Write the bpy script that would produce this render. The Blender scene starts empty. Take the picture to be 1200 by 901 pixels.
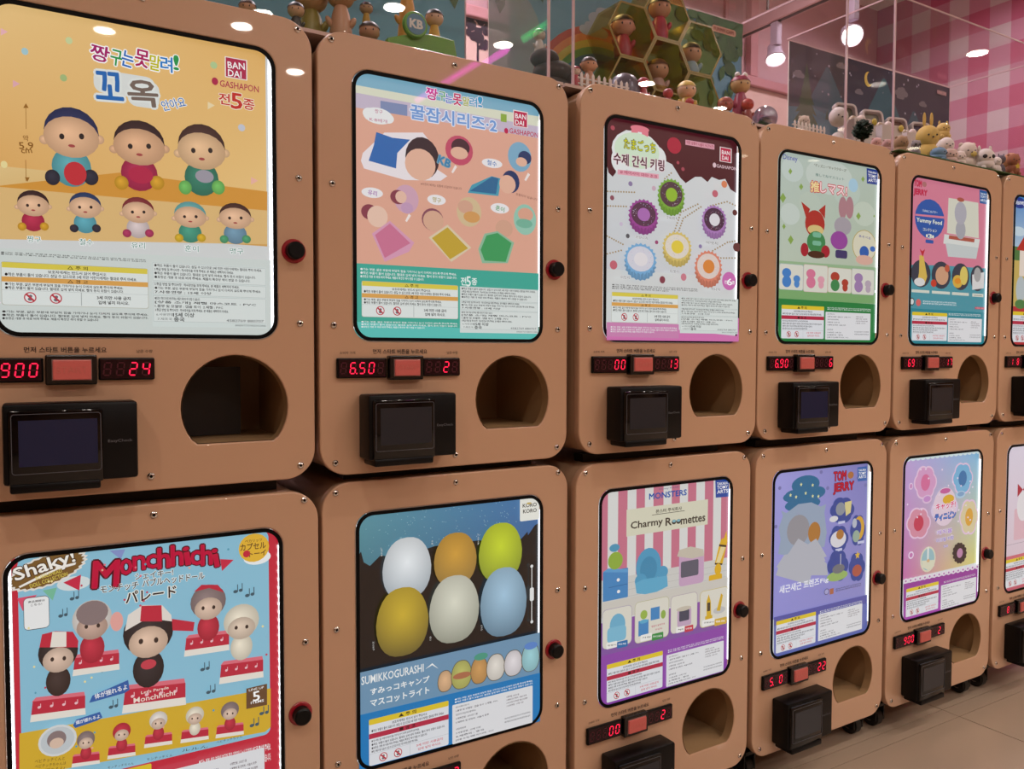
import bpy, bmesh, math, random
from mathutils import Vector, Matrix
from mathutils.geometry import tessellate_polygon
random.seed(11)
S = bpy.context.scene
COL = S.collection
Z0 = 1.47
# ------------------------------------------------------------------ camera
YAW, PITCH, ROLL = 0.5409, -0.0406, 0.002
CAM = Vector((0.0404, -1.2626, 1.0076))
f = Vector((math.sin(YAW)*math.cos(PITCH), math.cos(YAW)*math.cos(PITCH), math.sin(PITCH)))
r = Vector((math.cos(YAW), -math.sin(YAW), 0)); u = r.cross(f)
rr = r*math.cos(ROLL)+u*math.sin(ROLL); uu = u*math.cos(ROLL)-r*math.sin(ROLL)
cd = bpy.data.cameras.new('camera'); cam = bpy.data.objects.new('camera', cd); COL.objects.link(cam)
cd.sensor_fit = 'HORIZONTAL'; cd.sensor_width = 36; cd.lens = 36*939.32/1200; cd.clip_start = .01
cam.matrix_world = Matrix((rr, uu, -f)).transposed().to_4x4(); cam.location = CAM
S.camera = cam
# ------------------------------------------------------------------ world, exposure
W = bpy.data.worlds.new('world'); S.world = W; W.use_nodes = True
W.node_tree.nodes['Background'].inputs[0].default_value = (1, .9, .85, 1); W.node_tree.nodes['Background'].inputs[1].default_value = .2
S.view_settings.view_transform = 'Standard'; S.view_settings.look = 'None'; S.view_settings.exposure = 0; S.view_settings.gamma = 1
S.view_settings.use_curve_mapping = False
S.cycles.max_bounces = 8; S.cycles.transparent_max_bounces = 24; S.cycles.glossy_bounces = 4; S.cycles.diffuse_bounces = 3
CEIL = 2.87
LAMP_W = 8.5; BLEED = 1.0
DOWNLIGHTS = [(.42,-4.0),(1.09,-3.54),(1.56,-4.13),(1.17,-3.21),(1.76,-2.76),(2.53,-2.91),(3.73,-3.0),(4.58,-3.15),(5.86,-4.22),
              (6.53,-4.01),(5.89,-3.02),(6.97,-3.1),(5.11,-1.5),(4.58,-1.95),(-1.2,-3.1),(-1.0,-1.5),(.2,-1.5),(1.9,-1.45),(3.3,-1.5)]
ADDED_DOWNLIGHTS = [(.3, .85), (1.3, .85), (2.3, .75), (3.3, .85), (3.5, .2)]  # unseen lamps added to brighten the backdrop boards and pink wall
LIGHT_COL = (1, .91, .82)
# ------------------------------------------------------------------ helpers
def lin(c):
    c = c/255; return c/12.92 if c <= .04045 else ((c+.055)/1.055)**2.4
def hx(s):
    if len(s) == 3: s = ''.join(k*2 for k in s)
    return tuple(lin(int(s[i:i+2], 16)) for i in (0, 2, 4))
MATS = {}
def mat(name, col='808080', rough=.5, metal=0, coat=0, emit=0, bump=0, scale=20, var=0, spec=.5):
    if name in MATS: return MATS[name]
    m = bpy.data.materials.new(name); m.use_nodes = True; nt = m.node_tree; b = nt.nodes['Principled BSDF']
    c = hx(col)+(1,)
    b.inputs['Base Color'].default_value = c; b.inputs['Roughness'].default_value = rough; b.inputs['Metallic'].default_value = metal
    b.inputs['Coat Weight'].default_value = coat; b.inputs['Coat Roughness'].default_value = .02; b.inputs['Specular IOR Level'].default_value = spec
    if emit: b.inputs['Emission Color'].default_value = c; b.inputs['Emission Strength'].default_value = emit
    if var or bump:
        tc = nt.nodes.new('ShaderNodeTexCoord'); n = nt.nodes.new('ShaderNodeTexNoise'); n.inputs['Scale'].default_value = scale; n.inputs['Detail'].default_value = 4
        nt.links.new(tc.outputs['Object'], n.inputs['Vector'])
        if var:
            mx = nt.nodes.new('ShaderNodeMix'); mx.data_type = 'RGBA'; mx.inputs[6].default_value = tuple(k*(1-var) for k in c[:3])+(1,); mx.inputs[7].default_value = tuple(min(1, k*(1+var)) for k in c[:3])+(1,)
            nt.links.new(n.outputs['Fac'], mx.inputs[0]); nt.links.new(mx.outputs[2], b.inputs['Base Color'])
        if bump:
            bp = nt.nodes.new('ShaderNodeBump'); bp.inputs['Strength'].default_value = bump; bp.inputs['Distance'].default_value = .004
            nt.links.new(n.outputs['Fac'], bp.inputs['Height']); nt.links.new(bp.outputs[0], b.inputs['Normal'])
    MATS[name] = m; return m
def acrylic(name, col='ffffff', refl=.025, rough=0):
    if name in MATS: return MATS[name]
    m = bpy.data.materials.new(name); m.use_nodes = True; nt = m.node_tree; nt.nodes.clear()
    o = nt.nodes.new('ShaderNodeOutputMaterial'); t = nt.nodes.new('ShaderNodeBsdfTransparent'); g = nt.nodes.new('ShaderNodeBsdfGlossy'); x = nt.nodes.new('ShaderNodeMixShader')
    l = nt.nodes.new('ShaderNodeLayerWeight'); l.inputs[0].default_value = .5
    pw = nt.nodes.new('ShaderNodeMath'); pw.operation = 'POWER'; pw.inputs[1].default_value = 4; nt.links.new(l.outputs['Facing'], pw.inputs[0])
    ma = nt.nodes.new('ShaderNodeMath'); ma.operation = 'MULTIPLY_ADD'; ma.inputs[1].default_value = .45; ma.inputs[2].default_value = refl; nt.links.new(pw.outputs[0], ma.inputs[0])
    t.inputs[0].default_value = hx(col)+(1,); g.inputs['Roughness'].default_value = rough
    nt.links.new(ma.outputs[0], x.inputs[0]); nt.links.new(t.outputs[0], x.inputs[1]); nt.links.new(g.outputs[0], x.inputs[2]); nt.links.new(x.outputs[0], o.inputs[0])
    MATS[name] = m; return m
def printmat(name, emit, base=.25, coat=1.0, tint=(1, 1, 1)):
    # printed sheet: ink colour is stored on the mesh, 'emit' is the lamp panel behind it
    m = bpy.data.materials.new(name); m.use_nodes = True; nt = m.node_tree; b = nt.nodes['Principled BSDF']
    a = nt.nodes.new('ShaderNodeVertexColor'); a.layer_name = 'ink'
    h = nt.nodes.new('ShaderNodeMix'); h.data_type = 'RGBA'; h.blend_type = 'MULTIPLY'; h.inputs[0].default_value = 1; h.inputs[7].default_value = (base, base, base, 1)
    nt.links.new(a.outputs[0], h.inputs[6]); nt.links.new(h.outputs[2], b.inputs['Base Color'])
    b.inputs['Roughness'].default_value = .35; b.inputs['Coat Weight'].default_value = coat; b.inputs['Coat Roughness'].default_value = .02
    if emit: nt.links.new(a.outputs[0], b.inputs['Emission Color']); b.inputs['Emission Strength'].default_value = emit
    return m
def tag(o, label=None, cat=None, group=None, kind=None):
    if label: o['label'] = label
    if cat: o['category'] = cat
    if group: o['group'] = group
    if kind: o['kind'] = kind
    return o
def empty(name, loc, label, cat, group=None, rz=0):
    o = bpy.data.objects.new(name, None); o.empty_display_size = .05; COL.objects.link(o); o.location = loc; o.rotation_euler[2] = rz
    return tag(o, label, cat, group)
def link(name, me, m=None, parent=None, loc=(0, 0, 0), scale=None, rot=None):
    o = bpy.data.objects.new(name, me); COL.objects.link(o)
    if m is not None and not me.materials: me.materials.append(m)
    o.location = loc
    if scale is not None: o.scale = scale if isinstance(scale, (tuple, list)) else (scale,)*3
    if rot: o.rotation_euler = rot
    if parent: o.parent = parent
    return o
def tomesh(bm, name='mesh', smooth=False):
    me = bpy.data.meshes.new(name); bmesh.ops.recalc_face_normals(bm, faces=bm.faces); bm.to_mesh(me); bm.free()
    if smooth:
        for p in me.polygons: p.use_smooth = True
    return me
def box(bm, x0, x1, y0, y1, z0, z1, bev=0):
    r_ = bmesh.ops.create_cube(bm, size=1); vs = r_['verts']
    for v in vs: v.co = Vector((x0+(v.co.x+.5)*(x1-x0), y0+(v.co.y+.5)*(y1-y0), z0+(v.co.z+.5)*(z1-z0)))
    if bev:
        es = list({e for v in vs for e in v.link_edges}); bmesh.ops.bevel(bm, geom=es, offset=bev, segments=2, affect='EDGES', profile=.5)
def boxmesh(*a, bev=0):
    bm = bmesh.new(); box(bm, *a, bev=bev); return tomesh(bm)
def lathe(prof, n=24, cap=True):
    bm = bmesh.new(); rings = []
    for (rad, z) in prof:
        rings.append([bm.verts.new((rad*math.cos(i/n*2*math.pi), rad*math.sin(i/n*2*math.pi), z)) for i in range(n)])
    for a, b in zip(rings, rings[1:]):
        for i in range(n): bm.faces.new((a[i], a[(i+1) % n], b[(i+1) % n], b[i]))
    if cap: bm.faces.new(rings[0][::-1]); bm.faces.new(rings[-1])
    return tomesh(bm, smooth=False)
def smoothed(me, ang=40):
    for p in me.polygons: p.use_smooth = True
    me.set_sharp_from_angle(angle=math.radians(ang)); return me
def rrect(x0, z0, x1, z1, rad, n=8):
    pts = []
    for cx, cz, a0 in ((x1-rad, z1-rad, 0), (x0+rad, z1-rad, 90), (x0+rad, z0+rad, 180), (x1-rad, z0+rad, 270)):
        for i in range(n+1):
            a = math.radians(a0+90*i/n); pts.append((cx+rad*math.cos(a), cz+rad*math.sin(a)))
    return pts
def plate(loops, y0, y1, bev=0):
    # flat plate in the XZ plane with holes, from y0 (front) to y1 (back)
    cu = bpy.data.curves.new('outline', 'CURVE'); cu.dimensions = '2D'; cu.fill_mode = 'BOTH'
    for lp in loops:
        sp = cu.splines.new('POLY'); sp.points.add(len(lp)-1); sp.use_cyclic_u = True
        for i, (x, z) in enumerate(lp): sp.points[i].co = (x, z, 0, 1)
    cu.extrude = (y1-y0)/2-bev; cu.bevel_depth = bev; cu.bevel_resolution = 2; cu.offset = -bev
    o = bpy.data.objects.new('outline', cu); me = bpy.data.meshes.new_from_object(o)
    bpy.data.objects.remove(o)
    for v in me.vertices:
        x, z, d = v.co; v.co = (x, (y0+y1)/2-d, z)
    return smoothed(me, 50)
def vring(loops_y):   # side skin through several (loop, y)
    bm = bmesh.new(); rs = [[bm.verts.new((x, y, z)) for x, z in lp] for lp, y in loops_y]
    for a, b in zip(rs, rs[1:]):
        n = len(a)
        for i in range(n): bm.faces.new((a[i], a[(i+1) % n], b[(i+1) % n], b[i]))
    return bm, rs
# text outlines as flat triangles, cached
TC = {}
TXT = bpy.data.objects.new('lettering_source', bpy.data.curves.new('lettering_source', 'FONT')); TXT.data.fill_mode = 'FRONT'; TXT.data.size = 1
WANTED = None
def glyphs(txt, bold, extra=0, res=2):
    k = (txt, bold, extra, res)
    if k in TC: return TC[k]
    if WANTED is not None:
        WANTED.add(k); return [(0, 0), (1, 0), (1, 1)], [], (0, 0, 1, 1)
    outline_batch([k]); return TC[k]
def outline_batch(keys):
    # set many strings as lines of one text object, convert once, sort the faces back by line
    by = {}
    for k in keys: by.setdefault(k[1:], []).append(k)
    for (bold, extra, res), ks in by.items():
        ks = sorted(ks); cu = TXT.data; cu.space_line = 3; cu.body = '\n'.join(k[0] for k in ks); cu.resolution_u = res; cu.offset = bold*.011+extra
        me = bpy.data.meshes.new_from_object(TXT); pv = [(v.co.x, v.co.y) for v in me.vertices]
        out = [([], [], {}) for _ in ks]
        for p in me.polygons:
            vi = p.vertices; yy = pv[vi[0]][1]; n = min(max(int(round((.35-yy)/3)), 0), len(ks)-1); V, F, M = out[n]; fc = []
            for i in vi:
                if i not in M: M[i] = len(V); V.append((pv[i][0], pv[i][1]+3*n))
                fc.append(M[i])
            F.append(tuple(fc))
        bpy.data.meshes.remove(me)
        for k, (V, F, M) in zip(ks, out):
            if not V: V = [(0, 0), (1, 0), (1, 1)]
            TC[k] = (V, F, (min(v[0] for v in V), min(v[1] for v in V), max(v[0] for v in V), max(v[1] for v in V)))
WARN1 = '보호자에게는 반드시 읽어 주십시오'
WARNL = ['●작은 부품이 들어 있습니다. 삼킬 수 있으므로 3세 미만 어린이에게는 절대로 주지 마세요.', '●가는 부분, 얇은 부분에 부딪혀 힘을 가하거나 눈이 다치지 않도록 주의해 주세요.',
         '●작은 부품이 들어 있습니다. 절대로 입에 넣지 마세요. 질식 등의 위험이 있습니다.', '●포장은 개봉 후 바로 버려 주세요. 제품의 특성상 색이 변할 수 있습니다.']
INFO = ['[상품 소개] 재질 마스코트 : PVC', '1.품명 및 모델명 : 캡슐 토이  2.재질 : PVC', '3.취급 방법 및 주의사항 : 직사광선을 피해 주세요. 본 제품은 세척하지 마세요.', '4.제조연월 : 2025년 1월', '5.제조자 및 연락처 : 서울시 중구',
        '6.사용 방법 및 구성품 상품 안내 참조', '7.사용연령 : 15세 이상', '8.제조국 : 중국']
class Print:
    def __init__(s): s.v = []; s.f = []; s.c = []; s.k = 0
    def layer(s): s.k += 1; return -s.k*.00003
    def poly(s, pts, col, cols=None):
        y = s.layer(); b = len(s.v)
        s.v += [(p[0]/1000, y, -p[1]/1000) for p in pts]
        if len(pts) > 4:
            tr = tessellate_polygon([[Vector((p[0], p[1], 0)) for p in pts]])
        else: tr = [tuple(range(len(pts)))]
        for t in tr: s.f.append(tuple(b+i for i in t)); s.c.append([cols[i] for i in t] if cols else [col]*len(t))
    def ell(s, cx, cy, rx, ry, col, n=20): s.poly([(cx+rx*math.cos(i/n*2*math.pi), cy+ry*math.sin(i/n*2*math.pi)) for i in range(n)], col)
    def rect(s, x0, y0, x1, y1, col, rad=0):
        if rad: s.poly([(p[0], p[1]) for p in rrect(min(x0, x1), min(y0, y1), max(x0, x1), max(y0, y1), min(rad, abs(x1-x0)/2.01, abs(y1-y0)/2.01), 4)], col)
        else: s.poly([(x0, y0), (x1, y0), (x1, y1), (x0, y1)], col)
    def grad(s, x0, y0, x1, y1, cs, n=12):
        q = [hx(c) for c in cs]; y = s.layer()
        for i in range(n):
            for j in range(n):
                b = len(s.v); cc = []
                for (a, e) in ((i, j), (i+1, j), (i+1, j+1), (i, j+1)):
                    U, V = a/n, e/n; s.v.append(((x0+(x1-x0)*U)/1000, y, -(y0+(y1-y0)*V)/1000))
                    cc.append(tuple((q[0][k]*(1-U)+q[1][k]*U)*(1-V)+(q[2][k]*(1-U)+q[3][k]*U)*V for k in range(3)))
                s.f.append((b, b+1, b+2, b+3)); s.c.append(cc)
    def text(s, cx, cy, w, h, ang, txt, col, bold=0, oc=None, ow=0, res=2, phase=None):
        stamp = bold >= 3 or oc; gb = 0 if stamp else bold
        vs, fs, bb = glyphs(txt, gb, 0, res); mx, my = (bb[0]+bb[2])/2, (bb[1]+bb[3])/2
        br = bold*.0075*h if stamp else 0
        if oc: br = min(br, h*.035)
        sx = max(w-2*br, w*.5)/max(bb[2]-bb[0], .01); sy = max(h-2*br, h*.5)/max(bb[3]-bb[1], .01); ca, sa = math.cos(math.radians(ang)), math.sin(math.radians(ang))
        if phase != 'fill' and oc: passes = [(br+h*ow*.009+.5, oc, 10)]
        else: passes = []
        if phase != 'outline': passes.append((br, col, 6 if br else 0))
        for rad, cl, n in passes:
            y = s.layer(); cl = hx(cl)
            for q in range(max(n, 1)):
                dx, dz = (rad*math.cos(q/n*6.2832), rad*math.sin(q/n*6.2832)) if n else (0, 0)
                b = len(s.v)
                for x, z in vs:
                    x = (x-mx)*sx; z = (z-my)*sy
                    s.v.append(((cx+x*ca-z*sa+dx)/1000, y, -(cy-(x*sa+z*ca)+dz)/1000))
                for t in fs: s.f.append(tuple(b+i for i in t)); s.c.append([cl]*len(t))
    def line(s, x0, y, x1, h, txt, col, bold=0): s.text((x0+x1)/2, y, x1-x0, h*1.1, 0, txt, {'3a3a3e': '222226', '2a2a2e': '18181c', '505058': '34343c', '4a4e52': '303438'}.get(col, col), 1.5, res=1)
    def icon(s, cx, cy, rd):
        R_ = hx('c03848')
        s.ell(cx, cy, rd, rd, R_); s.ell(cx, cy, rd*.8, rd*.8, hx('eef0f0')); s.ell(cx+.5, cy-rd*.25, rd*.28, rd*.28, hx('707078')); s.ell(cx, cy+rd*.3, rd*.38, rd*.3, hx('707078'))
        a = rd*.62; t = rd*.12; s.poly([(cx-a-t, cy-a+t), (cx-a+t, cy-a-t), (cx+a+t, cy+a-t), (cx+a-t, cy+a+t)], R_)
    def op(s, o):
        k = o[0]
        if k == 'r': s.rect(*o[1:5], hx(o[5]), o[6] if len(o) > 6 else 0)
        elif k == 'g': s.grad(*o[1:6])
        elif k == 'e': s.ell(*o[1:5], hx(o[5]))
        elif k == 'p': s.poly(o[1], hx(o[2]))
        elif k == 't': s.text(*o[1:11])
        elif k == 'v':
            for i, ch in enumerate(o[4]): s.text(o[1], o[2]-8+i*4, 3.4, 3.2, 0, ch, o[5], 1)
        elif k == 'ring': s.ell(o[1], o[2], o[3], o[3], hx(o[4])); s.ell(o[1], o[2], o[3]*.7, o[3]*.7, hx('d090c8'))
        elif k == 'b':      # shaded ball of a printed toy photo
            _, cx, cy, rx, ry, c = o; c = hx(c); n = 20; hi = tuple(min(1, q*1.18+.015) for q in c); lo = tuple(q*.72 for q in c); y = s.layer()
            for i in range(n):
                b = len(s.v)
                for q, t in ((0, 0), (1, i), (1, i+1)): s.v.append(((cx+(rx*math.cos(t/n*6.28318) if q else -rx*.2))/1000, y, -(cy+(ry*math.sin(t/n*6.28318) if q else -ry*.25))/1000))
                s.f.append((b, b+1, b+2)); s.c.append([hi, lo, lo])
        elif k == 'star': s.poly([(o[1]+o[3]*(1 if i % 2 == 0 else .45)*math.sin(i*math.pi/5), o[2]-o[3]*(1 if i % 2 == 0 else .45)*math.cos(i*math.pi/5)) for i in range(10)], hx(o[4]))
        elif k == 'egg':
            _, cx, cy, rx, ry, a, b = o; n = 28; a = hx(a); b = hx(b); pts = []; cc = []
            for i in range(n):
                t = i/n*2*math.pi; z = math.copysign(abs(math.sin(t))**.9, math.sin(t)); x = math.copysign(abs(math.cos(t))**.8, math.cos(t))*(1-.1*max(0, -z))
                pts.append((cx+rx*x, cy+ry*z)); w = (z+1)/2; cc.append(tuple(a[q]*(1-w)+b[q]*w for q in range(3)))
            s.poly(pts, None, cc)
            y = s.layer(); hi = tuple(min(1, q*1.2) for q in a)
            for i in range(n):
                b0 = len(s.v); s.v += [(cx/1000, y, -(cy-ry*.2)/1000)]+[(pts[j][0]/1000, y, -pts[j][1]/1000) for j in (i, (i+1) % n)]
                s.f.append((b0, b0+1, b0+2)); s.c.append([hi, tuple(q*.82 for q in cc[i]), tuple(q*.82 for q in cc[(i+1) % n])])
        elif k == 'cup':
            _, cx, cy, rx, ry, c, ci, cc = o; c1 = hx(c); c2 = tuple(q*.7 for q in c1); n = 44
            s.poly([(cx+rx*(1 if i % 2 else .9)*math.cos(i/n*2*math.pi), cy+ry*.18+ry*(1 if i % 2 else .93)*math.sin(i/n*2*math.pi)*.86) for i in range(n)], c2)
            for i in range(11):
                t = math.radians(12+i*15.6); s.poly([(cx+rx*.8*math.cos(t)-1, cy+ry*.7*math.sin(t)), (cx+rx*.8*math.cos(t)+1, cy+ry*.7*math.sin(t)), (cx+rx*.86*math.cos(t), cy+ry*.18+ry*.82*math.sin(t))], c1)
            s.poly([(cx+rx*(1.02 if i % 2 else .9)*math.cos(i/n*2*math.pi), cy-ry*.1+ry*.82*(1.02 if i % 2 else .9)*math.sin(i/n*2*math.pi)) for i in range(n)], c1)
            s.ell(cx, cy-ry*.1, rx*.82, ry*.66, hx(ci))
            for i in range(26):
                t = random.random()*6.28; q = .45+.5*random.random()**.6; x = cx+rx*.78*q*math.cos(t); y = cy-ry*.1+ry*.62*q*math.sin(t); d = random.random()*3.1
                s.poly([(x-1.6*math.cos(d), y-1.6*math.sin(d)), (x+.5*math.sin(d), y-.5*math.cos(d)), (x+1.6*math.cos(d), y+1.6*math.sin(d)), (x-.5*math.sin(d), y+.5*math.cos(d))], hx(random.choice(['e8e0f0', 'e8a0c0', 'a0d0d8', 'b8a0c8'])))
            s.ell(cx, cy-ry*.08, rx*.42, ry*.36, hx(cc))
        elif k in ('lines2', 'lines3', 'wlines2', 'wlines3'):
            n = int(k[-1]); _, x0, y0, x1, y1, c = o; c = 'f0f4f4' if k[0] == 'w' else '3a3a3e'; h = (y1-y0)/n
            for i in range(n): s.line(x0+1, y0+h*(i+.5), x1-2-(0 if i < n-1 else (x1-x0)*.35*(n-2)), h*.72, WARNL[(i+1) % 4], c)
        elif k == 'warnA':
            _, x0, y0, x1, y1, c = o; h = y1-y0; w = x1-x0
            s.rect(x0-.6, y0-.6, x1+.6, y1+.6, hx('b8b8a8'), 3); s.rect(x0, y0, x1, y1, hx('e4ecea'), 3); s.rect(x0+.5, y0, x1-.5, y0+h*.13, hx('e0d050')); s.text(x0+w*.5, y0+h*.065, w*.14, h*.09, 0, '△ 주 의', '3a3418', 1)
            s.line(x0+w*.3, y0+h*.19, x0+w*.7, h*.07, WARN1, '2a2a2e', 1); s.line(x0+w*.02, y0+h*.285, x1-w*.08, h*.075, WARNL[0], '2a2a2e', 1)
            s.rect(x0, y0+h*.34, x1, y0+h*.46, hx('e0a858')); s.text(x0+w*.5, y0+h*.40, w*.14, h*.09, 0, '△ 경 고', '3a2a18', 1)
            s.line(x0+w*.02, y0+h*.515, x1-w*.18, h*.07, WARNL[1], '2a2a2e', 1); s.line(x0+w*.02, y0+h*.60, x1-w*.18, h*.07, WARNL[2], '2a2a2e', 1)
            s.rect(x0, y0+h*.655, x1, y0+h*.66, hx('a8b0b0')); s.rect(x0+w*.52, y0+h*.66, x0+w*.525, y1-1, hx('a8b0b0')); rd = h*.13
            s.icon(x0+w*.18, y0+h*.82, rd); s.icon(x0+w*.35, y0+h*.82, rd)
            s.text(x0+w*.75, y0+h*.77, w*.24, h*.09, 0, '3세 미만 사용 금지', '2a2a2e', 2); s.text(x0+w*.75, y0+h*.89, w*.22, h*.09, 0, '입에 넣지 마시오.', '2a2a2e', 2)
        elif k == 'warnB':
            _, x0, y0, x1, y1, c = o; h = y1-y0; w = x1-x0
            s.rect(x0, y0, x1, y1, hx('e2e6ec'), 3); s.rect(x0, y0, x1, y0+h*.12, hx('e4c830'), 2); s.text(x0+w*.47, y0+h*.06, w*.22, h*.085, 0, '▲ 주 의', '3a3010', 2)
            s.line(x0+w*.28, y0+h*.175, x0+w*.72, h*.055, WARN1, '505058', 1); s.line(x0+w*.03, y0+h*.255, x1-w*.06, h*.055, WARNL[0], '505058', 1)
            s.rect(x0, y0+h*.31, x1, y0+h*.42, hx('b82848')); s.text(x0+w*.47, y0+h*.365, w*.2, h*.08, 0, '■ 경 고', '3a0a18', 2)
            for i in range(4): s.line(x0+w*.03, y0+h*(.475+.075*i), x0+w*(.62, .95, .72, .6)[i], h*.05, WARNL[(i+1) % 4], '505058', 1)
            s.rect(x0, y0+h*.745, x1, y0+h*.75, hx('a8b0b8')); s.rect(x0+w*.5, y0+h*.75, x0+w*.503, y1, hx('a8b0b8')); rd = h*.095
            s.icon(x0+w*.17, y0+h*.87, rd); s.icon(x0+w*.35, y0+h*.87, rd)
            s.text(x0+w*.75, y0+h*.82, w*.34, h*.06, 0, '3세 미만 사용금지', 'd04858', 1); s.text(x0+w*.75, y0+h*.91, w*.3, h*.06, 0, '입에 넣지 마시오.', 'd04858', 1)
        elif k == 'infoA':
            _, x0, y0, x1, y1, c = o; h = y1-y0; w = x1-x0; s.rect(x0, y0, x1, y1, hx('d8e4e2'))
            for a, b in ((.0, .29), (.3, .5), (.51, .92)):
                s.rect(x0+1, y0+h*a+1, x1-1, y0+h*b, hx('a0a8a8')); s.rect(x0+1.3, y0+h*a+1.3, x1-1.3, y0+h*b-.3, hx('dfe8e6'))
            for i, q in enumerate((.05, .11, .17, .23, .34, .40, .46, .56, .62, .68, .74)): s.line(x0+w*.02, y0+h*q, x0+w*(.96, .7, .9, .85, .75, .95, .5, .4, .9, .6, .65)[i], h*.042, (WARNL[i % 4] if i in (0, 2, 3, 5, 7) else INFO[2] if i in (1, 4, 10) else INFO[i % 8]), '4a4e52')
            s.text(x0+w*.1, y0+h*.81, w*.14, h*.04, 0, '6.사용연령', '4a4e52'); s.text(x0+w*.26, y0+h*.81, w*.18, h*.07, 0, '15세 이상', '1a1a1e', 3)
            s.text(x0+w*.1, y0+h*.88, w*.12, h*.04, 0, '7.제조국', '4a4e52'); s.text(x0+w*.22, y0+h*.885, w*.09, h*.065, 0, '중국', '1a1a1e', 3)
            s.text(x0+w*.8, y0+h*.885, w*.34, h*.04, 0, '4582769 880707', '4a4e52'); s.text(x0+w*.85, y0+h*.96, w*.28, h*.03, 0, 'BANDAI TOYS MADE IN CHINA', '4a4e52')
        elif k == 'infoB':
            _, x0, y0, x1, y1, c = o; h = y1-y0; w = x1-x0; s.rect(x0, y0, x1, y1, hx('e4e6ea'), 2)
            for i, q in enumerate((.08, .17, .27, .37, .47, .64, .74, .83, .92)): s.line(x0+w*.04, y0+h*q, x0+w*(.2, .55, .28, .3, .44, .16, .34, .38, .5)[i], h*.045, INFO[i % 8], '5a5a62', 1)
            for i, q in enumerate((.14, .22, .30, .38)): s.line(x0+w*.66, y0+h*q, x0+w*(.82, .92, .93, .88)[i], h*.042, INFO[(i+3) % 8], '6a5a62', 1)
            for i, q in enumerate((.70, .79)): s.line(x0+w*.64, y0+h*q, x0+w*.97, h*.045, WARNL[i+1], '5a5a62', 1)
    def build(s, name, m, parent, loc=(0, 0, 0)):
        me = bpy.data.meshes.new(name); me.from_pydata(s.v, [], s.f); ca = me.color_attributes.new('ink', 'FLOAT_COLOR', 'CORNER')
        flat = []
        for cc in s.c:
            for c in cc: flat += [c[0], c[1], c[2], 1.0]
        ca.data.foreach_set('color', flat); me.materials.append(m); me.update()
        return link(name, me, None, parent, loc)
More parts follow.
